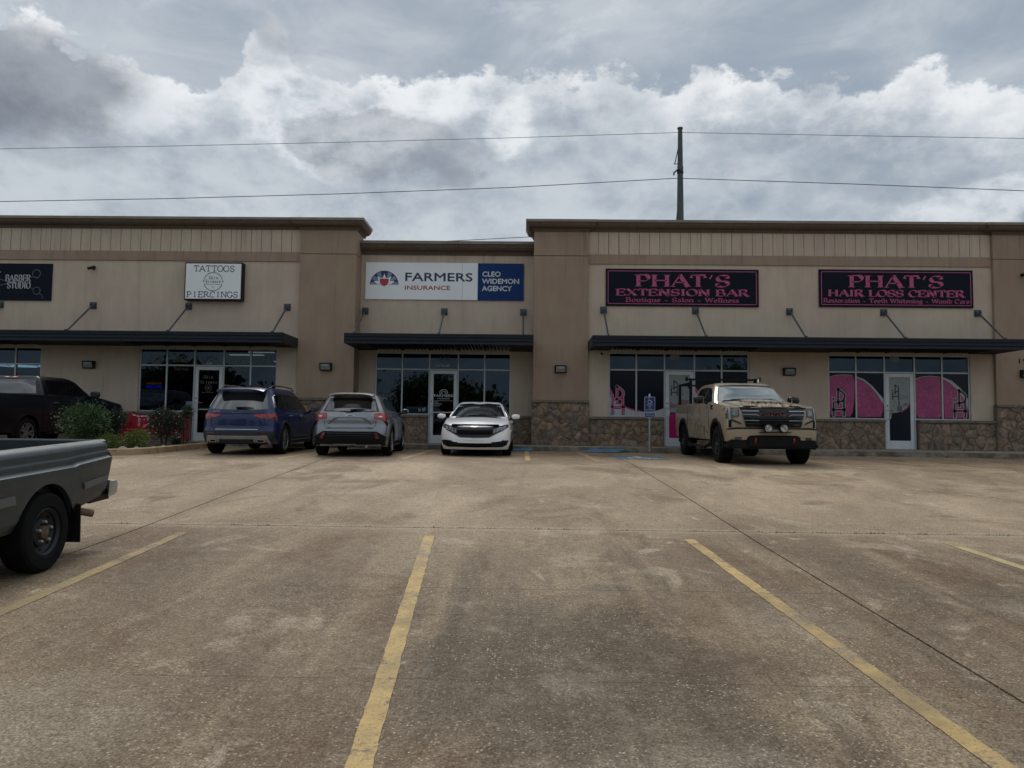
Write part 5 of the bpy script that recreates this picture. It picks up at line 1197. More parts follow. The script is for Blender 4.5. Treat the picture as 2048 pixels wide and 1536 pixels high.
for sg in (-1, 1): c.patch('hood_crease', M_pw, 'T', [(1.05, sg*.56), (1.95, sg*.44)], [(1.05, sg*.585), (1.95, sg*.455)], off=.008, nu=8, nv=1, th=.01)
c.patch('cowl', M_trim, 'T', [(.98, -.62), (.98, .62)], [(1.10, -.60), (1.10, .60)], off=.012, nu=12, nv=1)
for a, b in ((-.6, -.05), (0, .5)):
    p1, p2 = c.hit('F', a, 1.0), c.hit('F', b, 1.03)
    MB().tube([p1+Vector((.03, 0, 0)), p2+Vector((.02, 0, 0))], .009, 6).build('wiper', M_trim, c.o)
c.mirror(.66, 1.00, 1.00, M_pw, .22, .13, .13)
for x, y in ((1.35, .79), (1.35, -.79), (-1.35, .79), (-1.35, -.79)): c.wheel(x, y, .325, .215, .215, '10', M_alloy)
handles(c, (.1, -.75), .86, M_pw); c.patch('front_lip', M_trim, 'F', [(-.8, .172), (0, .16), (.8, .172)], [(-.8, .2), (0, .19), (.8, .2)], off=.0, nu=12, nv=1) if False else None

# ---- silver crossover, rear to the camera
M_ps = paint('silver_car_paint', (.23, .245, .27), .7, .3, .8, dirt=.08)
c = Car('parked_car', 'silver crossover with black lower bumper seen from behind, beside the white sedan', 'car', -4.20, 19.52, 93.6, 2.70)
A_ = [(1.36, .40, .35), (-1.34, .40, .35)]
m = c.shell(2.28, -2.26, .91, [(0, .95), (.3, 1), (.6, .995), (.85, .97), (1, .90)], [(0, -.05), (.2, 0), (.6, 0), (1, -.22)], [(0, .06), (.22, -.01), (.45, .0), (.58, .03), (.62, .05), (.8, .045), (1, .12)], [(-2.3, .26), (-1.8, .24), (2.0, .2), (2.3, .24)],
    [(-2.3, 1.05), (-1.9, 1.07), (-1.2, 1.06), (0, 1.02), (1.0, 1.02), (1.5, .98), (2.1, .88), (2.3, .80)], A_, cf=.55, nf=2.5, cr=.42, nr=2.7, crown=.05, wx=[(-2.3, .955), (-1.3, 1), (1.3, 1), (2.3, .96)])
c.cabin(m, [(.98, 1.2, -2.16, .80), (1.07, 1.05, -2.12, .79), (1.2, .78, -2.02, .73), (1.36, .4, -1.93, .655), (1.45, .12, -1.90, .60), (1.50, -.05, -1.92, .54)], cf=.34, cr=.36, nr=2.6, crown=.03)
c.finish(m, M_ps); c.wells(.9, -2.0, 2.0, .24)
c.patch('rear_window', M_gloss, 'R', [(-.66, 1.075), (-.4, 1.06), (0, 1.055), (.4, 1.06), (.66, 1.075)], [(-.535, 1.385), (-.3, 1.405), (0, 1.41), (.3, 1.405), (.535, 1.385)], nu=20, nv=8)
gl = c.patch('rear_glass', M_cglass, 'R', [(-.60, 1.085), (0, 1.068), (.60, 1.085)], [(-.54, 1.31), (0, 1.335), (.54, 1.31)], off=.010, nu=18, nv=6)
# spoiler
m = MB(); rows = []
for i in range(13):
    y = -.53+1.06*i/12; e = 1-abs(y/.53)**4*1.6
    rows.append([(-1.86, y, 1.50+.025*e), (-2.0, y, 1.49+.03*e), (-2.12-.03*e, y*.98, 1.455+.03*e), (-2.10-.03*e, y*.98, 1.43+.03*e), (-1.92, y, 1.42)])
m.grid(rows); m.f.append(tuple(range(5))); m.f.append(tuple(range(60, 65))); m.build('spoiler', M_ps, c.o, smooth=radians(40))
c.mirp('tail_lamp', M_redl, 'R', [(-.555, .90), (-.66, .885), (-.76, .86), (-.835, .82)], [(-.56, 1.03), (-.66, 1.035), (-.76, 1.04), (-.845, 1.035)], off=.016, nu=12, nv=4)
c.mirp('lamp_clear', M_led, 'R', [(-.66, .945), (-.74, .935)], [(-.66, .975), (-.74, .97)], off=.024, nu=4, nv=1)
c.mirp('lamp_tail_trim', M_gloss, 'R', [(-.76, .86), (-.82, .78), (-.85, .73)], [(-.80, .875), (-.855, .85), (-.872, .78)], off=.010, nu=6, nv=2)
c.patch('licence_recess', M_ps, 'R', [(-.47, .765), (.47, .765)], [(-.29, .915), (.29, .915)], off=-.012, nu=10, nv=3, th=.0)
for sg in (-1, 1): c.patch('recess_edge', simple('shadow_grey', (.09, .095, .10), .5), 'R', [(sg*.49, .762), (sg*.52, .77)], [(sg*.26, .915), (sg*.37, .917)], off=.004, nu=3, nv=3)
c.patch('recess_edge', M_trim, 'R', [(-.3, .913), (.3, .913)], [(-.3, .925), (.3, .925)], off=.006, nu=8, nv=1)
lg = c.patch('badge', M_chrome, 'R', [(-.09, .963), (-.03, .963), (-.03, .955), (.03, .955), (.03, .963), (.09, .963)], [(-.09, .99), (-.03, .99), (-.03, .998), (.03, .998), (.03, .99), (.09, .99)], off=.012, nu=15, nv=1)
c.patch('badge', M_gloss, 'R', [(-.07, .97), (-.022, .97), (-.022, .962), (.022, .962), (.022, .97), (.07, .97)], [(-.07, .983), (-.022, .983), (-.022, .991), (.022, .991), (.022, .983), (.07, .983)], off=.015, nu=15, nv=1)
c.seam('R', [(-.60, 1.04), (-.60, .75), (-.52, .665), (.52, .665), (.60, .75), (.60, 1.04)], .009)
c.patch('gate_crease', M_ps, 'R', [(-.5, .70), (.5, .70)], [(-.5, .735), (.5, .735)], off=.014, nu=10, nv=2, th=.01)
bp = c.patch('rear_bumper', M_trim, 'R', [(-.86, .27), (-.6, .235), (0, .23), (.6, .235), (.86, .27)], [(-.875, .46), (-.62, .605), (0, .60), (.62, .605), (.875, .46)], off=.010, nu=24, nv=6)
c.patch('bumper_trim', M_alloyd, 'R', [(-.5, .545), (0, .54), (.5, .545)], [(-.56, .575), (0, .57), (.56, .575)], off=.022, nu=12, nv=1); c.patch('bumper_trim', M_alloyd, 'R', [(-.48, .50), (.48, .50)], [(-.5, .512), (.5, .512)], off=.022, nu=12, nv=1)
c.mirp('bumper_reflector', M_redd, 'R', [(-.61, .435), (-.70, .435)], [(-.56, .575), (-.62, .575)], off=.03, nu=4, nv=3)
c.patch('exhaust_trim', M_silv, 'R', [(-.17, .285), (.38, .285)], [(-.17, .305), (.38, .305)], off=.022, nu=6, nv=1)
MB().tube([(-2.0, -.40, .26), (-2.22, -.40, .25)], .03, 10).build('tailpipe', M_silv, c.o); MB().box(-2.25, -2.1, -.13, .0, .24, .26).build('tow_eye', M_trim, c.o)
w1 = c.hit('R', -.0, 1.10); w2 = c.hit('R', -.33, 1.12)
MB().tube([w1+Vector((-.04, .0, 0)), (w1+w2)/2+Vector((-.045, 0, .012)), w2+Vector((-.03, 0, 0))], [.025, .02, .008], 8, flat=.7).build('rear_wiper', M_trim, c.o)
for t_, a, b in (('TRAX', -.53, -.43), ('2RS', .42, .54)):
    vs, fs = text_mesh(t_); V2 = fit(vs, a, b, .672, .695)
    pv = [c.hit('R', u, v) for u, v in V2]; pv = [Vector((-(2.27), u, v)) if p is None else p+Vector((-.006, 0, 0)) for (u, v), p in zip(V2, pv)]; MB().add([(p.x, -p.y, p.z) for p in pv], fs).build('badge_lettering', M_alloyd, c.o)
c.both('side_window', M_gloss, [(.85, 1.08), (0, 1.09), (-.9, 1.12), (-1.55, 1.16)], [(.55, 1.24), (.1, 1.39), (-.8, 1.415), (-1.5, 1.33)], nu=20)
c.seam('Q', [(.1, 1.39), (.12, .35)], .008); c.seam('Q', [(-.85, 1.4), (-.9, .7), (-.82, .4)], .008); c.seam('Q', [(1.0, 1.0), (.98, .35)], .008)
c.flare(M_trim, -.004, .05); c.both('rocker', M_trim, [(.98, .25), (-.96, .25)], [(.98, .34), (-.96, .34)], off=.014, nu=10, nv=1)
c.patch('windscreen', M_wglass, 'F', [(-.68, 1.1), (.68, 1.1)], [(-.56, 1.42), (.56, 1.42)], nu=14)
c.mirror(.82, 1.00, 1.10, M_ps, .2, .14, .13)
MB().tube([(-1.55, 0, 1.53), (-1.60, .0, 1.56)], [.035, .015], 10).build('antenna_base', M_trim, c.o); MB().tube([(-1.60, 0, 1.55), (-1.72, .0, 1.76)], .005, 6).build('antenna', M_trim, c.o)
handles(c, (.25, -.72), .93, M_ps); c.both('roof_rail', M_trim, [(.1, 1.475), (-1.7, 1.475)], [(.1, 1.49), (-1.7, 1.49)], off=.02, nu=8, nv=1)
c.both('side_crease', M_ps, [(1.5, .80), (-1.6, .86)], [(1.5, .815), (-1.6, .875)], off=.01, nu=16, nv=1, th=.01)
for x, y in ((1.36, .79), (1.36, -.79), (-1.34, .79), (-1.34, -.79)): c.wheel(x, y, .35, .225, .245, 'y', M_alloy)

# ---- blue suv, rear to the camera
M_pb = paint('blue_car_paint', (.003, .013, .075), .15, .28, .45, dirt=.015)
c = Car('parked_car', 'dark blue boxy suv with silver roof rails, seen from behind, before the tattoo shop', 'car', -6.80, 19.62, 91.5, 2.83)
A_ = [(1.43, .41, .36), (-1.40, .41, .36)]
M_clad = simple('grey_cladding', (.03, .032, .037), .6, spec=.25)
m = c.shell(2.33, -2.30, .915, [(0, .96), (.3, 1), (.6, 1), (.88, .97), (1, .92)], [(0, -.05), (.2, 0), (.7, 0), (1, -.14)], [(0, .08), (.2, -.01), (.4, 0), (.5, .03), (.8, .04), (1, .08)], [(-2.35, .28), (-1.8, .25), (2.0, .22), (2.35, .26)],
    [(-2.35, 1.04), (-1.9, 1.05), (0, 1.04), (1.1, 1.04), (1.6, 1.03), (2.2, .98), (2.35, .92)], A_, cf=.45, nf=2.7, cr=.40, nr=2.7, crown=.04, wx=[(-2.3, .96), (-1.3, 1), (1.3, 1), (2.3, .97)])
c.cabin(m, [(.98, 1.15, -2.20, .83), (1.07, 1.02, -2.17, .82), (1.25, .80, -2.06, .765), (1.42, .56, -1.95, .705), (1.55, .34, -1.90, .655), (1.61, .15, -1.90, .60)], cf=.30, cr=.34, nr=2.8, crown=.025)
c.finish(m, M_pb); c.wells(.9, -2.0, 2.1, .25)
c.patch('rear_window', M_cglass, 'R', [(-.675, 1.095), (-.4, 1.08), (0, 1.075), (.4, 1.08), (.675, 1.095)], [(-.575, 1.435), (-.3, 1.45), (0, 1.455), (.3, 1.45), (.575, 1.435)], nu=20, nv=8)
m = MB(); rows = []
for i in range(13):
    y = -.57+1.14*i/12; e = 1-abs(y/.57)**4*1.6
    rows.append([(-1.85, y, 1.60+.02*e), (-2.0, y, 1.58+.03*e), (-2.12-.03*e, y*.98, 1.535+.03*e), (-2.11-.03*e, y*.98, 1.505+.03*e), (-1.92, y, 1.48)])
m.grid(rows); m.f.append(tuple(range(5))); m.f.append(tuple(range(60, 65))); m.build('spoiler', M_pb, c.o, smooth=radians(40))
c.mirp('tail_lamp', M_redl, 'R', [(-.40, .925), (-.55, .885), (-.70, .86), (-.80, .86), (-.865, .86)], [(-.40, .965), (-.55, .975), (-.70, .98), (-.80, .985), (-.87, .985)], off=.014, nu=16, nv=4)
c.mirp('lamp_band', M_redd, 'R', [(-.60, .885), (-.84, .875)], [(-.60, .91), (-.84, .905)], off=.02, nu=8, nv=1)
c.seam('R', [(-.62, .985), (-.62, .72), (-.54, .62), (.54, .62), (.62, .72), (.62, .985)], .010)
c.patch('licence_recess', M_pb, 'R', [(-.33, .78), (.33, .78)], [(-.36, .965), (.36, .965)], off=-.02, nu=8, nv=3, th=0)
c.patch('gate_ridge', M_pb, 'R', [(-.60, .985), (0, .985), (.60, .985)], [(-.60, 1.0), (0, 1.0), (.60, 1.0)], off=.02, nu=12, nv=1); c.patch('gate_crease', M_pb, 'R', [(-.56, .72), (.56, .72)], [(-.56, .755), (.56, .755)], off=.016, nu=12, nv=2, th=.01)
c.patch('chrome_strip', M_chrome, 'R', [(-.50, .605), (.50, .605)], [(-.50, .618), (.50, .618)], off=.018, nu=10, nv=1)
c.patch('rear_bumper', M_clad, 'R', [(-.87, .30), (-.5, .26), (.5, .26), (.87, .30)], [(-.885, .56), (-.5, .565), (.5, .565), (.885, .56)], off=.008, nu=24, nv=6)
c.mirp('bumper_reflector', M_redd, 'R', [(-.50, .515), (-.70, .515)], [(-.50, .535), (-.70, .535)], off=.02, nu=6, nv=1)
c.patch('skid_plate', M_silv, 'R', [(-.76, .27), (-.45, .255), (.45, .255), (.76, .27)], [(-.70, .47), (-.46, .46), (.46, .46), (.70, .47)], off=.022, nu=24, nv=4)
c.patch('skid_mesh', M_clad, 'R', [(-.40, .275), (.40, .275)], [(-.40, .375), (.40, .375)], off=.03, nu=10, nv=1)
for sg in (-1, 1):
    c.patch('exhaust_tip', M_chrome, 'R', [(sg*.49, .30), (sg*.66, .30)], [(sg*.47, .37), (sg*.64, .37)], off=.035, nu=4, nv=2); c.patch('exhaust_opening', M_under, 'R', [(sg*.51, .315), (sg*.64, .315)], [(sg*.49, .355), (sg*.62, .355)], off=.038, nu=4, nv=1)
for t_, a, b, z1, z2 in (('GLB 250', .42, .62, 1.025, 1.045), ('4MATIC', .46, .54, 1.052, 1.06)):
    vs, fs = text_mesh(t_); V2 = fit(vs, a, b, z1, z2); P = [(c.hit('R', u, v) or Vector((-2.23, u, v)))+Vector((-.008, 0, 0)) for u, v in V2]
    # text must read left to right seen from behind: local y runs right to left
    P = [(c.hit('R', (a+b)-u, v) or Vector((-2.23, (a+b)-u, v)))+Vector((-.008, 0, 0)) for u, v in V2]; MB().add(P, fs).build('badge_lettering', M_chrome, c.o)
w1 = c.hit('R', 0, 1.12); w2 = c.hit('R', -.36, 1.12)
MB().tube([w1+Vector((-.04, .05, 0)), (w1+w2)/2+Vector((-.045, 0, .012)), w2+Vector((-.03, 0, 0))], [.025, .02, .008], 8, flat=.7).build('rear_wiper', M_trim, c.o)
for v in ('L', 'Q'):
    c.patch('window_surround', M_chrome, v, [(.88, 1.07), (0, 1.075), (-1.0, 1.08), (-1.85, 1.10), (-1.93, 1.14)], [(.60, 1.26), (.2, 1.455), (-.8, 1.485), (-1.65, 1.455), (-1.80, 1.40)], nu=24, nv=5)
    for a, b, e, f_, g1, g2 in ((.82, -.12, .56, -.12, 1.25, 1.455), (-.17, -1.12, -.17, -1.10, 1.465, 1.465), (-1.17, -1.86, -1.17, -1.76, 1.46, 1.41)):
        c.patch('side_window', M_gloss, v, [(a, 1.09), (b, 1.09+(0 if b > -1.5 else .02))], [(e, g1), ((e+f_)/2, max(g1, g2) if e > 0 else g1+.005), (f_, g2)], off=.013, nu=10, nv=4)
for v in ('L', 'Q'):
    c.seam(v, [(-.14, 1.45), (-.16, .36)], .009); c.seam(v, [(-1.12, 1.44), (-1.15, .85), (-.98, .45)], .009); c.seam(v, [(.95, 1.04), (.93, .4)], .009)
c.flare(M_clad, -.004, .06); c.both('rocker', M_clad, [(1.0, .25), (-.98, .25)], [(1.0, .40), (-.98, .40)], off=.014, nu=10, nv=2); c.both('rocker_trim', M_silv, [(.95, .33), (-.93, .33)], [(.95, .345), (-.93, .345)], off=.026, nu=8, nv=1)
c.patch('windscreen', M_wglass, 'F', [(-.70, 1.1), (.70, 1.1)], [(-.60, 1.52), (.60, 1.52)], nu=14)
c.mirror(.86, 1.02, 1.13, M_pb, .2, .15, .13); handles(c, (.12, -.85), .95, M_chrome)
for sg in (-1, 1):
    MB().tube([(.25, sg*.58, 1.60), (.05, sg*.60, 1.665), (-.8, sg*.61, 1.685), (-1.55, sg*.60, 1.665), (-1.76, sg*.59, 1.60)], .020, 8).build('roof_rail', M_chrome, c.o, smooth=True)
MB().box(-1.45, -1.30, -.02, .02, 1.62, 1.69).build('antenna_fin', M_pb, c.o, bevel=.01)
for x, y in ((1.43, .79), (1.43, -.79), (-1.40, .79), (-1.40, -.79)): c.wheel(x, y, .36, .235, .26, '10', M_alloy)

# ---- pickups
def pickup(c, mt, L, z_lift=0., w=1.01, roof=1.93, rail=1.40, hood=1.27, cab=(1.35, -1.22), axles=(1.87, -1.87), ar=.50, az=.42, zb=.5):
    f = c.shell(L[0], L[1], w, [(0, .97), (.3, 1), (.7, 1), (.9, .985), (1, .955)], [(0, -.03), (.15, 0), (.6, .0), (.85, -.01), (1, -.07)], [(0, .02), (1, .02)], [(-9, zb), (9, zb)],
        [(L[1], rail), (cab[1]-.1, rail), (cab[1]+.05, rail), (cab[0]-.3, rail+.0), (cab[0]+.05, rail+.0), (L[0]-.5, hood+.03), (L[0], hood-.02)], [(axles[0], ar, az), (axles[1], ar, az)], cf=.26, nf=2.8, cr=.10, nr=3, crown=.05, top=(cab[1]-.06, L[0]-.07), N=130)
    c.cabin(f, [(rail-.05, cab[0]+.02, cab[1], w*.90), (rail+.03, cab[0]-.1, cab[1], w*.885), (rail+.2, cab[0]-.36, cab[1]+.03, w*.82), (roof-.14, cab[0]-.62, cab[1]+.07, w*.74), (roof-.06, cab[0]-.80, cab[1]+.11, w*.68), (roof-.02, cab[0]-.95, cab[1]+.18, w*.60)], cf=.26, cr=.12, crown=.03)
    c.finish(f, mt); c.wells(1.0, L[1]+.1, L[0]-.25, zb-.06, .7)
    x0, x1 = L[1]+.06, cab[1]-.06; t = .10; m = MB(); iw = w*.955-t
    m.box(x0, x1, -iw, iw, rail-.55, rail-.52)
    for sg in (-1, 1):
        m.box(x0, x1, min(sg*iw, sg*(iw-.03)), max(sg*iw, sg*(iw-.03)), rail-.53, rail-.02)
    m.build('bed_liner', M_trim, c.o)
    for sg in (-1, 1):
        MB().box(x0-.04, x1, min(sg*(iw-.03), sg*w*.962), max(sg*(iw-.03), sg*w*.962), rail-.03, rail+.012).build('bed_rail', mt, c.o, bevel=.01)
    MB().box(L[1]+.0, L[1]+.08, -iw-.04, iw+.04, rail-.53, rail+.01).build('tailgate', mt, c.o, bevel=.012); MB().box(x1-.04, x1, -iw, iw, rail-.53, rail).build('bed_front', mt, c.o)
    return roof, rail, hood
def f_camo(sc, k):
    def f(n, b):
        v = n.noise(n.map(n.coord(), sc), k, 6, .72, 2.6); w = n.noise(n.map(n.coord(), tuple(q*1.7 for q in sc), (4, 2, 7)), k*1.6, 4, .7, 2.)
        c = n.ramp(v, [(0, (.03, .024, .016)), (.42, (.035, .028, .018)), (.47, (.15, .11, .068)), (.51, (.36, .29, .20)), (.56, (.60, .53, .42)), (.62, (.30, .235, .155)), (1, (.25, .2, .13))])
        c = n.mix(w.ss(.53, .56)*w.ss(.60, .57, 0., 1.) if False else w.ss(.56, .60), c, (.045, .036, .024))
        n.put(b, 'Base Color', c); b.inputs['Roughness'].default_value = .35; b.inputs['Coat Weight'].default_value = .3
    return f
M_camo = mat('grass_camouflage_wrap', f_camo((.55, 3.0, 1), 2.2)); M_camos = mat('reed_camouflage_wrap', f_camo((3.4, 1, 1.1), 2.4))
M_pt = paint('tan_truck_paint', (.335, .275, .195), .1, .34, .75, dirt=.06)
c = Car('parked_truck', 'tan lifted crew cab pickup with camouflage hood and black ladder rack facing the camera', 'pickup truck', 5.57, 19.32, -90.5, 3.75)
zb = .52
pickup(c, M_pt, (2.84, -3.06), w=1.015, roof=1.96, rail=1.42, hood=1.30, cab=(1.35, -1.22), ar=.53, az=.44, zb=zb)
# bumper block
c.patch('front_bumper', M_pt, 'F', [(-.98, .55), (-.6, .56), (-.52, .66), (0, .68), (.52, .66), (.6, .56), (.98, .55)], [(-.99, .79), (-.6, .80), (-.5, .80), (0, .80), (.5, .80), (.6, .80), (.99, .79)], off=.05, nu=30, nv=4, th=.06)
c.patch('bumper_gap', M_under, 'F', [(-1.0, .775), (-.82, .80), (-.5, .80), (.5, .80), (.82, .80), (1.0, .775)], [(-1.0, .80), (-.80, .835), (-.5, .825), (.5, .825), (.80, .835), (1.0, .80)], off=.053, nu=24, nv=1)
m = MB(); m.box(2.55, 2.86, -.95, .95, .36, .56); m.box(2.7, 2.9, -.58, .58, .40, .66); c_ = m.build('air_dam', M_trim, c.o, bevel=.03)
MB().box(2.45, 2.82, -1.0, 1.0, .36, .50).build('air_dam', M_trim, c.o, bevel=.04)
for sg in (-1, 1):
    c.patch('fog_lamp', M_hld, 'F', [(sg*.70, .55), (sg*.84, .55)], [(sg*.70, .62), (sg*.84, .62)], off=.056, nu=4, nv=1); MB().tube([(2.92, sg*.42, .60), (2.95, sg*.42, .55), (2.92, sg*.42, .50)], .018, 8).build('tow_hook', simple('red_hook', (.35, .02, .03), .4), c.o)
    c.patch('bumper_vent', M_trim, 'F', [(sg*.90, .82), (sg*.955, .84)], [(sg*.90, 1.0), (sg*.955, .99)], off=.01, nu=4, nv=2)
g = c.patch('grille', M_gloss, 'F', [(-.60, .85), (-.3, .845), (0, .845), (.3, .845), (.60, .85)], [(-.71, 1.27), (-.3, 1.275), (0, 1.275), (.3, 1.275), (.71, 1.27)], off=.035, nu=24, nv=6, th=.04)
c.patch('grille_frame', M_trim, 'F', [(-.73, 1.262), (0, 1.268), (.73, 1.262)], [(-.74, 1.285), (0, 1.292), (.74, 1.285)], off=.05, nu=12, nv=1)
for z, hw in ((1.20, .69), (1.12, .68), (.99, .655), (.92, .63)):
    for sg in (-1, 1):
        if z > 1.1 or True:
            c.patch('grille_bar', M_alloy if z != .92 else M_alloyd, 'F', [(sg*.33, z-.011+(-.03 if z < 1.15 and z > 1.1 else 0)), (sg*.38, z-.011), (sg*hw, z-.006)], [(sg*.33, z+.011+(-.03 if z < 1.15 and z > 1.1 else 0)), (sg*.38, z+.011), (sg*hw, z+.010)], off=.062, nu=8, nv=1)
c.patch('grille_bar', M_alloyd, 'F', [(-.34, .985), (.34, .985)], [(-.34, 1.005), (.34, 1.005)], off=.062, nu=8, nv=1); c.patch('grille_bar', M_alloyd, 'F', [(-.34, 1.035), (.34, 1.035)], [(-.34, 1.055), (.34, 1.055)], off=.062, nu=8, nv=1)
for t_, m_, d_, e in (('GMC', M_chrome, .066, 0), ('GMC', simple('badge_red', (.22, .008, .02), .4), .072, .010)):
    vs, fs = text_mesh(t_); V2 = fit(vs, -.24+e, .24-e, 1.10+e*.8, 1.19-e*.8)
    me = MB()
    for dx_, dz_ in ((0, 0), (.006, 0), (-.006, 0), (0, .005), (0, -.005)) if e == 0 else ((0, 0), (.003, 0), (-.003, 0)):
        me.add([(2.84+d_+.0002*dx_, u+dx_, v+dz_) for u, v in V2], fs)
    me.build('grille_lettering', m_, c.o)
vs, fs = text_mesh('AT4'); MB().add([(2.905, u, v) for u, v in fit(vs, .42, .54, .885, .905)], fs).build('badge_lettering', M_alloy, c.o)
for sg in (-1, 1):
    c.patch('headlamp', M_hld, 'F', [(sg*.74, 1.07), (sg*.90, 1.04), (sg*1.0, 1.02)], [(sg*.74, 1.275), (sg*.90, 1.275), (sg*1.005, 1.27)], off=.012, nu=10, nv=4); c.patch('lamp_lens', M_hl, 'F', [(sg*.77, 1.10), (sg*.88, 1.10)], [(sg*.77, 1.24), (sg*.88, 1.24)], off=.018, nu=4, nv=2)
    c.patch('daytime_lamp', M_silv, 'F', [(sg*.92, 1.0), (sg*.955, 1.0)], [(sg*.92, 1.275), (sg*.955, 1.275)], off=.024, nu=3, nv=4); c.patch('daytime_lamp', M_alloyd, 'F', [(sg*.70, .90), (sg*.92, .985), (sg*.955, 1.02)], [(sg*.70, .93), (sg*.92, 1.03), (sg*.955, 1.06)], off=.022, nu=6, nv=1)
for y in (-.17, .17):
    o = MB().lathe([(0, -.035), (.09, -.03), (.10, .0), (.095, .05), (.05, .075), (0, .075)], 18, 'x').build('auxiliary_lamp', M_trim, c.o); o.rotation_euler = (0, 0, pi); o.location = (3.0, y, .82); MB().lathe([(0, -.043), (.078, -.038), (.078, -.03)], 16, 'x').build('lamp_reflector', M_hl2, o)
MB().box(2.90, 3.02, -.33, .33, .72, .74).build('lamp_bracket', M_trim, c.o)
# hood wrap and windows
c.patch('hood_wrap', M_camo, 'T', [(1.5, -.78), (2.0, -.77), (2.74, -.70)], [(1.5, .78), (2.0, .77), (2.74, .70)], off=.008, nu=16, nv=14, th=.006)
for x0, z0 in ((2.05, .03),): c.patch('hood_scoop', M_camo, 'T', [(1.7, -.42), (2.4, -.36)], [(1.7, .42), (2.4, .36)], off=.05, nu=8, nv=8, th=.05)
c.patch('windscreen', M_wglass, 'F', [(-.80, 1.46), (-.4, 1.45), (0, 1.445), (.4, 1.45), (.80, 1.46)], [(-.66, 1.865), (-.3, 1.885), (0, 1.89), (.3, 1.885), (.66, 1.865)], nu=22, nv=8)
for v in ('L', 'Q'):
    c.patch('side_window', M_gloss, v, [(1.0, 1.46), (.5, 1.43), (.12, 1.43)], [(.62, 1.72), (.4, 1.80), (.12, 1.835)], nu=12, nv=5); c.patch('side_window', M_gloss, v, [(.06, 1.43), (-.5, 1.43), (-.95, 1.46)], [(.06, 1.84), (-.5, 1.845), (-.82, 1.80)], nu=12, nv=5)
    c.seam(v, [(.09, 1.42), (.09, .60)], .010); c.seam(v, [(1.12, 1.42), (1.10, .60)], .010); c.seam(v, [(-1.02, 1.5), (-1.05, .62)], .010); c.seam(v, [(-1.30, 1.40), (-1.30, .58)], .014)
    c.patch('camo_wrap', M_camos, v, [(1.25, .55), (0, .55), (-1.2, .55)], [(1.25, .80), (.6, .86), (0, .95), (-.6, .98), (-1.2, .97)], nu=26, nv=6, off=.006, th=.004)
    c.patch('fender_vent', M_gloss, v, [(1.28, 1.25), (1.50, 1.25)], [(1.20, 1.36), (1.44, 1.36)], nu=5, nv=2)
c.flare(M_trim, -.005, .075, .03, -8, 188); handles(c, (.30, -.72), 1.16, M_pt, .2)
c.mirror(.78, 1.17, 1.50, M_gloss, .27, .20, .16)
for sg in (-1, 1):
    MB().box(.86, .90, min(sg*1.07, sg*1.10), max(sg*1.07, sg*1.10), 1.42, 1.55).build('mirror_trim', M_chrome, c.o)
    MB().tube([(1.15, sg*.98, .42), (1.0, sg*1.06, .34), (-.9, sg*1.06, .34), (-1.1, sg*.98, .42)], .045, 8).build('side_step', M_trim, c.o)
    for x in (.7, -.35): MB().box(x-.2, x+.2, min(sg*1.02, sg*1.18), max(sg*1.02, sg*1.18), .30, .33).build('step_plate', M_trim, c.o, bevel=.01)
for x, y in ((1.87, .87), (1.87, -.87), (-1.87, .87), (-1.87, -.87)): c.wheel(x, y, .435, .30, .235, '6', M_alloyd, lug=True)
c.patch('cowl', M_trim, 'T', [(1.28, -.74), (1.28, .74)], [(1.40, -.72), (1.40, .72)], off=.014, nu=10, nv=1)
for a, b in ((-.68, -.1), (.0, .6)):
    p1, p2 = c.hit('F', a, 1.47), c.hit('F', b, 1.50); MB().tube([p1+Vector((.03, 0, 0)), p2+Vector((.02, 0, 0))], .010, 6).build('wiper', M_trim, c.o)
for x, sg in [(x, sg) for x in (-1.42, -2.92) for sg in (-1, 1)]:
    MB().box(x-.035, x+.035, min(sg*.86, sg*.93), max(sg*.86, sg*.93), 1.42, 2.02 if x < -2 else 2.16).build('rack_post', M_trim, c.o)
for sg in (-1, 1):
    MB().box(-2.95, -1.38, min(sg*.87, sg*.92), max(sg*.87, sg*.92), 2.0, 2.05).build('rack_rail', M_trim, c.o); MB().add([(-1.42, sg*.9, 1.43), (-1.42, sg*.9, 2.0), (-1.85, sg*.9, 2.0), (-1.46, sg*.9, 1.85), (-1.42, sg*.93, 1.43), (-1.42, sg*.93, 2.0), (-1.85, sg*.93, 2.0), (-1.46, sg*.93, 1.85)], [(0, 1, 2, 3), (4, 5, 6, 7), (2, 3, 7, 6), (0, 3, 7, 4)]).build('rack_gusset', M_trim, c.o)
MB().box(-1.46, -1.38, -1.0, 1.0, 2.10, 2.15).build('rack_crossbar', M_trim, c.o); MB().box(-2.96, -2.89, -.92, .92, 2.0, 2.05).build('rack_crossbar', M_trim, c.o)
for sg in (-1, 1): MB().box(-1.47, -1.37, min(sg*.98, sg*1.04), max(sg*.98, sg*1.04), 2.08, 2.20).build('rack_end_cap', M_trim, c.o, bevel=.01)
MB().tube([(.15, .50, 1.97), (.05, .52, 2.03), (.0, .56, 2.08)], [.025, .018, .006], 8).build('antenna_fin', M_plate, c.o); MB().tube([(1.55, -.88, 1.40), (1.5, -.89, 2.15)], .005, 6).build('antenna', M_trim, c.o)
c.patch('rear_glass', M_cglass, 'R', [(-.6, 1.5), (.6, 1.5)], [(-.58, 1.82), (.58, 1.82)], nu=8)
for sg in (-1, 1): c.patch('tail_lamp', M_redl, 'R', [(sg*.86, .98), (sg*.97, .98)], [(sg*.86, 1.34), (sg*.97, 1.34)], nu=4, nv=4)

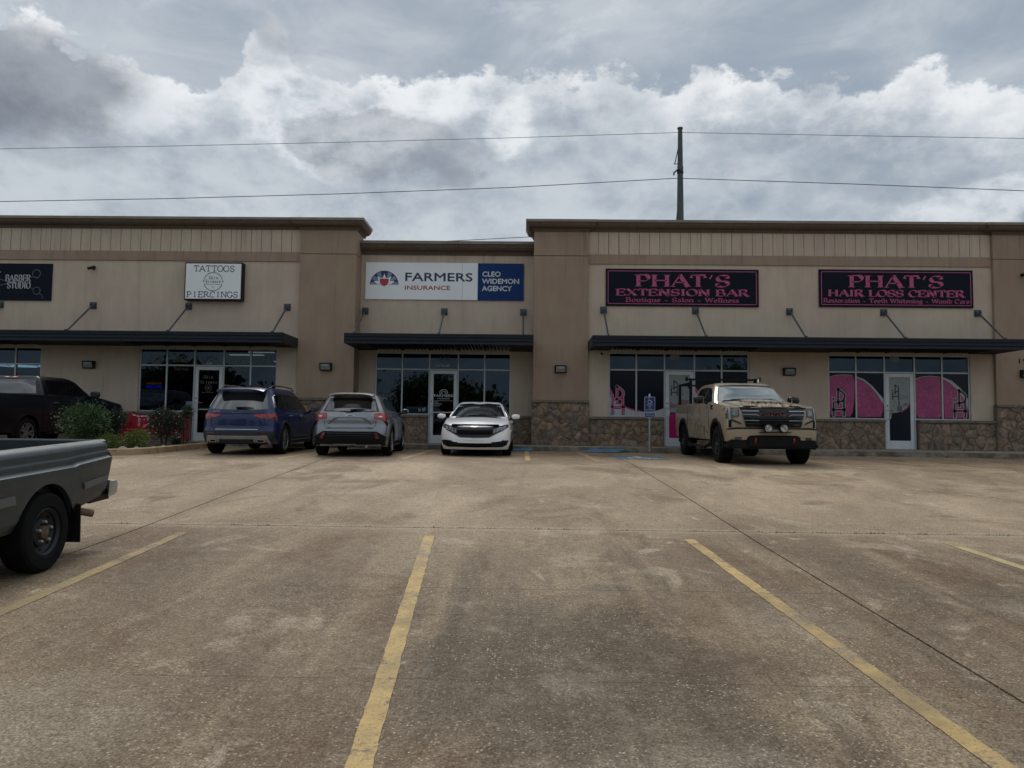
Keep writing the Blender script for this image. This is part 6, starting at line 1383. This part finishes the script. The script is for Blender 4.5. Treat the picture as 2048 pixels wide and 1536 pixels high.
# ---- black pickup beyond the flower bed
M_pk = paint('black_truck_paint', (.002, .0025, .005), .0, .34, .3, dirt=.0)
c = Car('parked_truck', 'black crew cab pickup with chrome wheels parked behind the shrubs at the left', 'pickup truck', -13.63, 20.56, 90, 3.72)
pickup(c, M_pk, (2.80, -3.05), w=1.02, roof=1.93, rail=1.39, hood=1.22, cab=(1.30, -1.2), axles=(1.86, -1.86), ar=.47, az=.40, zb=.42)
for v in ('L', 'Q'):
    c.patch('side_window', M_gloss, v, [(1.02, 1.44), (.5, 1.41), (.0, 1.41)], [(.62, 1.70), (.35, 1.79), (.0, 1.81)], nu=12, nv=5); c.patch('side_window', M_gloss, v, [(-.05, 1.41), (-.9, 1.43)], [(-.05, 1.815), (-.85, 1.80)], nu=12, nv=5)
    c.seam(v, [(-.03, 1.4), (-.03, .5)], .010); c.seam(v, [(1.05, 1.4), (1.05, .5)], .010); c.seam(v, [(-1.0, 1.4), (-1.0, .5)], .010); c.seam(v, [(-1.27, 1.38), (-1.27, .5)], .014)
    c.patch('window_trim', M_alloyd, v, [(1.0, 1.395), (-.95, 1.395)], [(1.0, 1.405), (-.95, 1.405)], off=.012, nu=8, nv=1)
c.patch('rear_glass', M_cglass, 'R', [(-.74, 1.44), (.74, 1.44)], [(-.66, 1.81), (.66, 1.81)], nu=12)
c.patch('brake_light', M_redl, 'R', [(-.2, 1.855), (.2, 1.855)], [(-.2, 1.895), (.2, 1.895)], off=.02, nu=6, nv=1)
for sg in (-1, 1): c.patch('cargo_light', M_led, 'R', [(sg*.06, 1.862), (sg*.14, 1.862)], [(sg*.06, 1.888), (sg*.14, 1.888)], off=.024, nu=2, nv=1)
c.patch('windscreen', M_wglass, 'F', [(-.76, 1.43), (.76, 1.43)], [(-.62, 1.84), (.62, 1.84)], nu=14)
for sg in (-1, 1): c.patch('tail_lamp', M_redl, 'R', [(sg*.88, .95), (sg*.98, .95)], [(sg*.88, 1.33), (sg*.98, 1.33)], nu=4, nv=4); c.patch('headlamp', M_hl, 'F', [(sg*.7, .95), (sg*.96, .95)], [(sg*.7, 1.18), (sg*.98, 1.18)], nu=5, nv=3)
c.patch('grille', M_chrome, 'F', [(-.66, .85), (.66, .85)], [(-.66, 1.2), (.66, 1.2)], off=.02, nu=8, nv=4)
c.flare(M_pk, -.004, .05, .014, -5, 185); handles(c, (.22, -.75), 1.2, M_chrome, .2); c.mirror(.83, 1.15, 1.47, M_pk, .26, .20, .15)
MB().box(-3.22, -3.0, -.95, .95, .50, .66).build('rear_bumper', M_chrome, c.o, bevel=.03); MB().box(2.75, 2.95, -.98, .98, .48, .72).build('front_bumper', M_chrome, c.o, bevel=.04)
MB().box(-1.1, 1.2, -1.05, -.97, .36, .42).build('running_board', M_trim, c.o, bevel=.01)
for x, y in ((1.86, .88), (1.86, -.88), (-1.86, .88), (-1.86, -.88)): c.wheel(x, y, .40, .27, .27, 'y', M_alloy)

# ---- old grey-green pickup cut by the left edge
M_pg = mat('faded_grey_green_paint', lambda n, b: (
    n.put(b, 'Base Color', n.mix(n.noise(n.coord(), 34, 6, .8).ss(.70, .78)*.5, n.mix(n.noise(n.coord(), 1.2, 5, .6, .4).ss(.3, .7), (.028, .040, .046), (.052, .068, .075)), (.19, .20, .19))), b.inputs['Metallic'].__setattr__('default_value', .35),
    n.put(b, 'Roughness', n.noise(n.coord(), 3, 5)*.25+.33), b.inputs['Coat Weight'].__setattr__('default_value', .2), b.inputs['Coat Roughness'].__setattr__('default_value', .25), n.put(b, 'Normal', n.bump(n.noise(n.coord(), 2.2, 3), .10, .03))))
c = Car('parked_truck', 'old grey-green pickup bed with black steel wheel, cut off by the left edge', 'pickup truck', -4.76, 4.93, -87.4, 2.62)
# local: rear axle at x = -1.31
wB = .82; zb = .42; A_ = [(1.31, .395, .345), (-1.31, .395, .345)]
f = c.shell(2.12, -2.42, wB, [(0, .93), (.12, .975), (.3, .985), (.60, 1.0), (.69, .998), (.715, .962), (.80, .962), (.82, .945), (.90, .945), (.955, .925), (1, .87)], [(0, -.03), (.6, 0), (1, -.06)], [(0, .10), (.35, .03), (.7, .0), (1, .03)], [(-2.5, .56), (-1.75, .44), (-1.7, .40), (2.1, .38)],
    [(-2.5, 1.05), (-.6, 1.05), (0, 1.05), (1.0, 1.05), (2.1, .94)], A_, cf=.25, nf=2.8, cr=.09, nr=2.6, crown=.04, top=(-.45, 2.0), N=150, NL=48)
c.cabin(f, [(1.0, 1.0, -.40, .74), (1.08, .86, -.38, .73), (1.25, .62, -.34, .67), (1.45, .35, -.28, .60), (1.52, .2, -.22, .54)], cf=.22, cr=.1)
c.finish(f, M_pg); c.wells(.85, -2.2, 1.9, .36, .6)
x0, x1 = -2.38, -.50; m = MB(); rail = 1.05; iw = .66
M_liner = simple('dark_teal_bed', (.012, .020, .026), .5, var=.3)
m.box(x0, x1, -iw, iw, .60, .63)
for sg in (-1, 1): m.box(x0, x1, min(sg*iw, sg*(iw+.02)), max(sg*iw, sg*(iw+.02)), .6, rail)
m.build('bed_liner', M_liner, c.o)
for sg in (-1, 1):
    for k in range(4): MB().box(x0+.12+k*.46, x0+.48+k*.46, min(sg*(iw-.02), sg*iw), max(sg*(iw-.02), sg*iw), .72, .93).build('bed_rib', M_liner, c.o, bevel=.012)
    rows = []
    for i in range(13):
        x = -2.40+i*1.92/12; rows.append([(x, sg*(.735), rail-.045), (x, sg*.725, rail-.012), (x, sg*.70, rail+.004), (x, sg*.655, rail+.002), (x, sg*.64, rail-.02), (x, sg*.64, rail-.06)])
    MB().grid(rows).build('bed_rail', M_pg, c.o, smooth=True)
MB().box(-2.42, -2.36, -.70, .70, .58, rail).build('tailgate', M_pg, c.o, bevel=.012); MB().box(x1-.03, x1, -iw, iw, .6, rail).build('bed_front', M_pg, c.o)
for v in ('L', 'Q'):
    c.patch('side_moulding', simple('grey_moulding', (.11, .115, .12), .5), v, [(-1.86, .625), (-2.34, .675)], [(-1.84, .685), (-2.34, .722)], off=.016, nu=6, nv=1); c.patch('side_moulding', MATS['grey_moulding'], v, [(-.86, .63), (.8, .60)], [(-.84, .70), (.8, .66)], off=.016, nu=6, nv=1)
    c.patch('side_window', M_gloss, v, [(.7, 1.08), (-.2, 1.08)], [(.35, 1.4), (-.15, 1.42)], nu=8); c.seam(v, [(-.25, 1.04), (-.25, .45)], .01); c.seam(v, [(.85, 1.04), (.85, .45)], .01); c.seam(v, [(-.475, 1.04), (-.475, .42)], .02)
    sg = 1 if v == 'L' else -1
    c.patch('tail_lamp', M_redl, v, [(-2.345, .66), (-2.405, .66)], [(-2.345, .97), (-2.405, .97)], off=.006, nu=2, nv=4)
    c.patch('side_marker', M_plate, v, [(-2.345, .86), (-2.405, .86)], [(-2.345, .89), (-2.405, .89)], off=.008, nu=2, nv=1)
    MB().box(-1.80, -1.785, min(sg*.58, sg*.82), max(sg*.58, sg*.82), .155, .50).build('mud_flap', M_black, c.o)
    m = MB(); m.add([(-.93, sg*.835, .40), (-.80, sg*.845, .74), (-.56, sg*.84, .62), (-.52, sg*.83, .38), (-.93, sg*.76, .40), (-.80, sg*.76, .74), (-.56, sg*.76, .62), (-.52, sg*.76, .38)], [(0, 1, 2, 3), (4, 5, 6, 7), (0, 1, 5, 4), (1, 2, 6, 5), (2, 3, 7, 6), (0, 3, 7, 4)])
    m.build('arch_flare', M_pg, c.o, bevel=.01) if False else None
for sg in (-1, 1): c.patch('tail_lamp', M_redl, 'R', [(sg*.66, .66), (sg*.76, .66)], [(sg*.66, .96), (sg*.76, .96)], off=.006, nu=3, nv=3)
m = MB(); rows = []
for y, dx_ in ((-.80, .10), (-.78, .02), (-.70, -.01), (0, -.02), (.70, -.01), (.78, .02), (.80, .10)): rows.append([(-2.50+dx_, y, .50), (-2.55+dx_, y, .52), (-2.56+dx_, y, .60), (-2.53+dx_, y, .64), (-2.44+dx_, y, .645), (-2.42+dx_, y, .50)])
m.grid(rows); m.f.append(tuple(range(6))); m.f.append(tuple(range(36, 42))); m.build('rear_bumper', simple('dull_chrome', (.42, .45, .45), .35, .7, var=.2), c.o, smooth=radians(30))
MB().box(-2.47, -2.2, -.62, .62, .47, .58).build('bumper_bracket', M_black, c.o)
MB().box(-2.45, -2.1, .60, .74, .46, .56).build('bumper_bracket', M_black, c.o)
MB().tube([(-1.55, .60, .47), (-1.82, .68, .45), (-1.98, .83, .385)], .034, 12).build('tailpipe', simple('rusty_pipe', (.16, .115, .08), .8, .3, var=.3, sc=20), c.o)
MB().tube([(-1.31, -.6, .33), (-1.31, .6, .33)], .05, 10).build('rear_axle', M_black, c.o); MB().box(-2.0, -.7, .46, .52, .36, .40).build('leaf_spring', M_black, c.o)
c.patch('windscreen', M_wglass, 'F', [(-.62, 1.1), (.62, 1.1)], [(-.55, 1.46), (.55, 1.46)]); c.patch('rear_glass', M_cglass, 'R', [(-.55, 1.12), (.55, 1.12)], [(-.5, 1.42), (.5, 1.42)])
c.patch('grille', M_trim, 'F', [(-.5, .68), (.5, .68)], [(-.5, .86), (.5, .86)], off=.01)
for sg in (-1, 1): c.patch('headlamp', M_hl, 'F', [(sg*.54, .68), (sg*.72, .68)], [(sg*.54, .86), (sg*.72, .86)], off=.01, nu=4)
MB().box(2.08, 2.24, -.80, .80, .40, .58).build('front_bumper', M_alloyd, c.o, bevel=.03); c.mirror(.62, .93, 1.15, M_trim, .18, .13, .08)
M_stl = simple('black_steel_rim', (.010, .011, .014), .6, .1, var=.3, sc=20)
for x, y in ((1.31, .70), (1.31, -.70), (-1.31, .70), (-1.31, -.70)): c.wheel(x, y, .335, .225, .205, 'steel', M_stl)
# ------------------------------------------------------------------ planting island left of the parked cars
path = [(-11.75, 22.03), (-11.75, 17.6), (-11.6, 16.95), (-11.2, 16.5), (-10.6, 16.3), (-9.9, 16.3), (-9.35, 16.45), (-8.95, 16.8), (-8.78, 17.4), (-8.78, 18.6), (-8.86, 20.2), (-8.98, 22.03)]
def dens(p):
    o = []
    for (a, b), (c_, d_) in zip(p, p[1:]):
        n_ = max(1, int(math.hypot(c_-a, d_-b)/.3)); o += [(a+(c_-a)*i/n_, b+(d_-b)*i/n_) for i in range(n_)]
    return o+[p[-1]]
dp_ = dens(path); rows = []; cxp, cyp = -10.3, 20.
for i, (x, y) in enumerate(dp_):
    a = dp_[max(i-1, 0)]; b = dp_[min(i+1, len(dp_)-1)]; tx_, ty_ = b[0]-a[0], b[1]-a[1]; l = math.hypot(tx_, ty_); nx, ny = -ty_/l, tx_/l     # points into the bed
    z = gz(x, y); j = random.uniform(-.003, .003)
    rows.append([(x, y, z-.06), (x+nx*.01, y+ny*.01, z+.135+j), (x+nx*.03, y+ny*.03, z+.152+j), (x+nx*.14, y+ny*.14, z+.152+j), (x+nx*.15, y+ny*.15, z+.05)])
kb2 = MB().grid(rows).build('planter_kerb', M_ycurb, smooth=radians(30)); kb2['kind'] = 'structure'
m = MB(); rows = []
for k in range(23):
    y = 16.4+k*.256; t = sm((y-16.3)/1.1); x0, x1 = -11.66+(1-t)*.75, -8.88-(1-t)*.75
    rows.append([(x0+(x1-x0)*i/12, y, gz(x0, y)+.08+.05*sin(pi*i/12)+random.uniform(-.012, .012)) for i in range(13)])
ml = m.grid(rows).build('planting_bed', M_mulch, smooth=True); ml['kind'] = 'structure'
def leafmat(name, a, b, tip=None):
    def f(n, bs):
        r = n.sep(n.noise(n.pos(), 14, 2, col=True)); v = n.noise(n.pos(), 45, 2)
        c = n.mix(v.ss(.35, .65), a, b)
        if tip: c = n.mix(r[0].ss(.56, .66)*.7, c, tip)
        n.put(bs, 'Base Color', c); bs.inputs['Roughness'].default_value = .5; bs.inputs['Specular IOR Level'].default_value = .35
        bs.inputs['Subsurface Weight'].default_value = 0; 
    return mat(name, f)
def shrub(label, x, y, w, h, n_, ls, mt, stems=5, flat_top=.0, seed=1, stem_h=.25, flowers=0, lumps=9, base=None):
    rr = random.Random(seed); z = (gz(x, y)+.10) if base is None else base
    t = thing('shrub', label, 'shrub', (x, y, z), group='shrubs in the planting bed')
    L = []
    for k in range(lumps):
        a = rr.uniform(0, 2*pi); r = sqrt(rr.random())*w*.32; zz = h*rr.uniform(stem_h+.12, .78); L.append((r*cos(a), r*sin(a)*.9, zz, rr.uniform(.16, .28)*w*(1.15-abs(zz/h-.5)*.6)))
    L.append((0, 0, h*.55, w*.33))
    m = MB()
    for _ in range(n_):
        cx_, cy_, cz_, cr = rr.choice(L); u = rr.uniform(-1, 1); a = rr.uniform(0, 2*pi); q = sqrt(1-u*u); rad = cr*(rr.uniform(.3, 1)**.33)*rr.choice([1, 1, 1, 1, 1.12, 1.25, 1.45])
        px_, py, pz = cx_+rad*q*cos(a), cy_+rad*q*sin(a), cz_+rad*u*1.0
        if pz < .03: pz = rr.uniform(.03, h*.2)
        s = ls*rr.uniform(.6, 1.25); d1 = Vector((q*cos(a)+rr.uniform(-.7, .7), q*sin(a)+rr.uniform(-.7, .7), u+rr.uniform(-.2, 1.0))).normalized()
        d2 = d1.cross(Vector((rr.uniform(-1, 1), rr.uniform(-1, 1), rr.uniform(-1, 1)))).normalized(); p = Vector((px_, py, pz))
        m.add([p, p+d1*s*.5+d2*s*.30, p+d1*s, p+d1*s*.5-d2*s*.30], [(0, 1, 2, 3)])
    m.build('foliage', mt, t)
    sm_ = MB()
    for k in range(stems):
        a = rr.uniform(0, 2*pi); r = w*.25; sm_.tube([(.04*cos(a), .04*sin(a), -.05), (r*.5*cos(a), r*.5*sin(a), h*.3), (r*cos(a), r*sin(a), h*.7)], [.014, .010, .005], 5)
    sm_.build('stem', simple('twig_bark', (.09, .065, .045), .9), t)
    if flowers:
        fm = MB()
        for _ in range(flowers):
            cx_, cy_, cz_, cr = rr.choice(L); a = rr.uniform(pi, 2*pi); u = rr.uniform(-.8, .6); q = sqrt(1-u*u); p = (cx_+cr*1.1*q*cos(a), cy_+cr*1.1*q*sin(a), max(.08, cz_+cr*u)); fm.lathe([(0, -.012), (.014, 0), (0, .012)], 6, c=p)
        fm.build('blossom', M_white, t)
    return t
ML1 = leafmat('nandina_leaf', (.034, .068, .027), (.075, .135, .05), (.15, .18, .055)); ML2 = leafmat('dark_abelia_leaf', (.018, .032, .020), (.045, .055, .035), (.12, .065, .045))
ML3 = leafmat('bright_boxwood_leaf', (.06, .10, .015), (.14, .19, .03), (.20, .24, .05)); ML4 = leafmat('strap_leaf', (.02, .05, .025), (.05, .10, .05))
shrub('large loose green shrub in front of the black pickup', -11.2, 19.0, 1.25, 1.05, 5200, .060, ML1, 8, seed=3, stem_h=.2, lumps=14)
shrub('dark reddish shrub between the large green shrub and the red bench', -11.02, 19.75, .66, 1.0, 3000, .05, ML2, 6, seed=5, lumps=10, flowers=6)
shrub('small yellow-green mound partly hidden by the grey pickup corner', -9.62, 17.15, .56, .34, 2600, .032, ML3, 3, seed=7, stem_h=0, lumps=8)
shrub('round bright green globe shrub in front of the red bench', -9.26, 17.6, .72, .43, 4200, .032, ML3, 3, seed=9, stem_h=0, lumps=10)
shrub('tall dark shrub with tiny white blossoms covering the middle of the red bench', -9.40, 19.3, .92, 1.12, 4600, .05, ML2, 8, seed=12, lumps=14, flowers=16)
shrub('thin sprig of dark shrub rising in front of the tattoo shop window', -9.12, 19.9, .42, 1.30, 900, .045, ML2, 4, seed=15, stem_h=.45, lumps=6)
t = thing('shrub', 'small clump of strappy green leaves beside the tattoo shop door', 'plant', (-9.22, 19.6, gz(-9.2, 19.6)+.10), group='shrubs in the planting bed'); m = MB(); rr = random.Random(4)
for _ in range(150):
    a = rr.uniform(0, 2*pi); l = rr.uniform(.14, .30); o_ = Vector((rr.gauss(0, .05), rr.gauss(0, .05), 0)); d_ = Vector((cos(a), sin(a), 0)); n_ = Vector((-sin(a), cos(a), 0))*.006
    p1 = o_+d_*l*.35+Vector((0, 0, l*.7)); p2 = o_+d_*l*.95+Vector((0, 0, l*.62)); m.add([o_-n_, o_+n_, p1+n_, p1-n_, p2], [(0, 1, 2, 3), (3, 2, 4)])
m.build('foliage', ML4, t)
# rocks edging the bed
M_rock = simple('pale_rock', (.30, .26, .21), .9, var=.3, sc=12, bump=.02, bsc=40)
for k, (x, y, s, lab) in enumerate(((-9.12, 16.82, .17, 'largest pale rock at the front corner of the planting bed'), (-9.42, 17.3, .12, 'small pale rock left of the round globe shrub'), (-9.05, 17.25, .12, 'pale arched rock just in front of the round globe shrub'), (-9.0, 17.95, .09, 'small white rock at the right foot of the globe shrub'), (-9.02, 18.5, .09, 'pale rock under the tall dark shrub'), (-11.0, 17.3, .12, 'pale rock behind the rail of the grey pickup'))):
    bm = bmesh.new(); bmesh.ops.create_icosphere(bm, subdivisions=2, radius=1); rr = random.Random(k)
    for v in bm.verts:
        q = 1+.25*mnoise.noise(v.co*1.3+Vector((k*3, 0, 0))); v.co = Vector((v.co.x*s*.62*q, v.co.y*s*.5*q, v.co.z*s*.38*q))
    me = bpy.data.meshes.new('rock'); bm.to_mesh(me); bm.free(); me.shade_smooth(); me.materials.append(M_rock); o = bpy.data.objects.new('rock', me); COL.objects.link(o); o.location = (x, y, gz(x, y)+.13); o.rotation_euler = (0, 0, k); tag(o, lab, 'rock', 'rocks in the planting bed')
# red bench with stickers
M_rb = simple('red_bench_paint', (.30, .012, .025), .35, coat=.4, var=.2, sc=5)
bt = thing('bench', 'red wooden bench covered in white stickers behind the shrubs', 'bench', (-10.86, 21.75, .93)); H0 = 0
top = [(-.84, .86), (-.6, .80), (-.3, .82), (0, .95), (.3, .82), (.6, .80), (.84, .86)]
pp = [(-.82, .42)]+[(.82, .42)]+[(x, z) for x, z in top[::-1]]
MB().prism(pp, lambda u, v, w: (u, w, v), .20, .235).build('backrest', M_rb, bt)
MB().tube([(x, .215, z+.01) for x, z in top], .028, 8).build('top_rail', M_rb, bt)
for k in range(4): MB().box(-.82, .82, -.24+k*.105, -.15+k*.105, .385, .41).build('seat_slat', M_rb, bt, bevel=.005)
MB().box(-.84, .84, -.26, -.24, .26, .37).build('apron', M_rb, bt)
for sg in (-1, 1):
    MB().box(min(sg*.84, sg*.90), max(sg*.84, sg*.90), .19, .25, .0, .94).build('rear_post', M_rb, bt, bevel=.006); MB().box(min(sg*.84, sg*.90), max(sg*.84, sg*.90), -.28, -.22, .0, .62).build('front_post', M_rb, bt, bevel=.006)
    MB().box(min(sg*.83, sg*.91), max(sg*.83, sg*.91), -.30, .24, .62, .655).build('armrest', M_rb, bt, bevel=.006); MB().box(min(sg*.855, sg*.885), max(sg*.855, sg*.885), -.22, .19, .12, .60).build('side_panel', M_rb, bt)
f = lambda u, v, w: (u, w, v)
for l in ([(-.63, .64), (-.56, .66)], arc(-.60, .56, .03, .03, 0, 360, 8), [(-.42, .52), (-.3, .60), (-.24, .66)], [(-.46, .70), (-.44, .72)], arc(-.2, .55, .035, .035, 0, 360, 10), arc(-.60, .72, .03, .03, 0, 360, 10), arc(-.33, .72, .025, .025, 0, 360, 8), arc(-.44, .52, .03, .03, 0, 360, 8), [(-.12, .7), (-.02, .78)], [(.5, .6), (.6, .7)], [(.62, .5), (.7, .52)]):
    strokes([l], .016, .196, bt, 'sticker', M_letw, fn=f)
for x in [-.78+.12*i for i in range(14)]:
    z = pw(top, x); strokes([[(x, z+.0), (x+.06, pw(top, x+.06)+.0)]], .028, .184, bt, 'sticker', M_letw, fn=f)
for x, z in ((-.1, .31), (.72, .33), (.62, .22)): strokes([[(x, z), (x+.08, z+.02)]], .03, -.264, bt, 'sticker', M_letw, fn=f)
strokes([[(.80, .30), (.88, .30), (.88, .22), (.82, .22)]], .025, -.284, bt, 'sticker', M_letw, fn=f)
# overhead lines
M_wire = simple('overhead_wire', (.07, .08, .09), .6)
def wire(label, pts, r):
    P = []
    n_ = len(pts)
    m = MB().tube([(x, 45+.0*x, z) for x, z in pts], r, 5); o = m.build('power_line', M_wire); tag(o, label, 'cable', 'overhead lines behind the building')
    return o
wire('upper thin overhead line passing the top of the utility pole', [(-75, 17.4), (-33.0, 18.62), (-22.3, 18.86), (-11.6, 19.16), (-1, 19.5), (9.6, 19.9), (20, 19.76), (30.6, 19.64), (75, 18.9)], .016)
wire('lower overhead line held by the bracket on the utility pole', [(-75, 14.2), (-32.8, 15.26), (-22.1, 15.52), (-11.5, 15.89), (-.95, 16.36), (9.2, 17.0), (9.8, 17.0), (20, 16.72), (30.5, 16.36), (75, 15.2)], .024)
wire('lowest overhead line seen above the low roof of the insurance office', [(-75, 10.5), (-33, 11.6), (-6.2, 12.88), (-2.8, 13.08), (.5, 13.28), (9.4, 13.9), (30, 13.2), (75, 12)], .022)
# trees across the street, behind the photographer: they stand in the shop window reflections
M_tl = leafmat('oak_leaf', (.035, .065, .02), (.07, .11, .035)); M_bark = simple('tree_bark', (.09, .07, .055), .95, var=.4, sc=8)
def treemesh(seed, w, h, n_=5200):
    rr = random.Random(seed); m = MB(); L = [(rr.uniform(-.33, .33)*w, rr.uniform(-.33, .33)*w, h*rr.uniform(.22, .82), w*rr.uniform(.14, .25)) for _ in range(26)]
    for _ in range(n_):
        cx_, cy_, cz_, cr = rr.choice(L); u = rr.uniform(-1, 1); a = rr.uniform(0, 2*pi); q = sqrt(1-u*u); r = cr*rr.uniform(.3, 1.1)
        p = Vector((cx_+r*q*cos(a), cy_+r*q*sin(a), cz_+r*u*.9)); d1 = Vector((rr.gauss(0, 1), rr.gauss(0, 1), rr.gauss(0, 1))).normalized(); d2 = d1.orthogonal().normalized(); s = rr.uniform(.35, .75)
        m.add([p, p+d1*s*.5+d2*s*.4, p+d1*s, p+d1*s*.5-d2*s*.4], [(0, 1, 2, 3)])
    return m, L
protos = []
for sd_, w, h in ((1, 11, 10.2), (2, 9.5, 9.0), (3, 12, 11.5)):
    m, L = treemesh(sd_, w, h); t = thing('tree', 'leafy tree across the lot behind the photographer', 'tree', (0, 0, 0), group='trees behind the photographer'); m.build('crown', M_tl, t)
    q = MB().tube([(0, 0, -.2), (.05, 0, h*.25), (-.05, .05, h*.5)], [.22, .17, .09], 8)
    for cx_, cy_, cz_, cr in L[:6]: q.tube([(0, 0, h*.32), (cx_*.6, cy_*.6, cz_*.8), (cx_, cy_, cz_)], [.09, .06, .02], 5)
    q.build('trunk', M_bark, t); protos.append(t)
spots = [(-38, -42), (-30, -46), (-23, -40), (-14, -47), (-7.5, -43), (4.5, -41), (12, -45), (19, -40), (27, -46), (34, -42), (41, -44), (-46, -44)]
for i, (x, y) in enumerate(spots):
    o = protos[i] if i < 3 else copy_tree(protos[i % 3]); o.location = (x, y, gz(x, y)-.1); o.rotation_euler = (0, 0, i*1.3); o['label'] = 'leafy tree across the lot behind the photographer, tree %s' % ['at far left', 'second from left', 'third from left', 'fourth from left', 'left of centre', 'right of centre', 'second right of centre', 'third right of centre', 'fourth from right', 'third from right', 'second from right', 'beyond the far left one'][i]
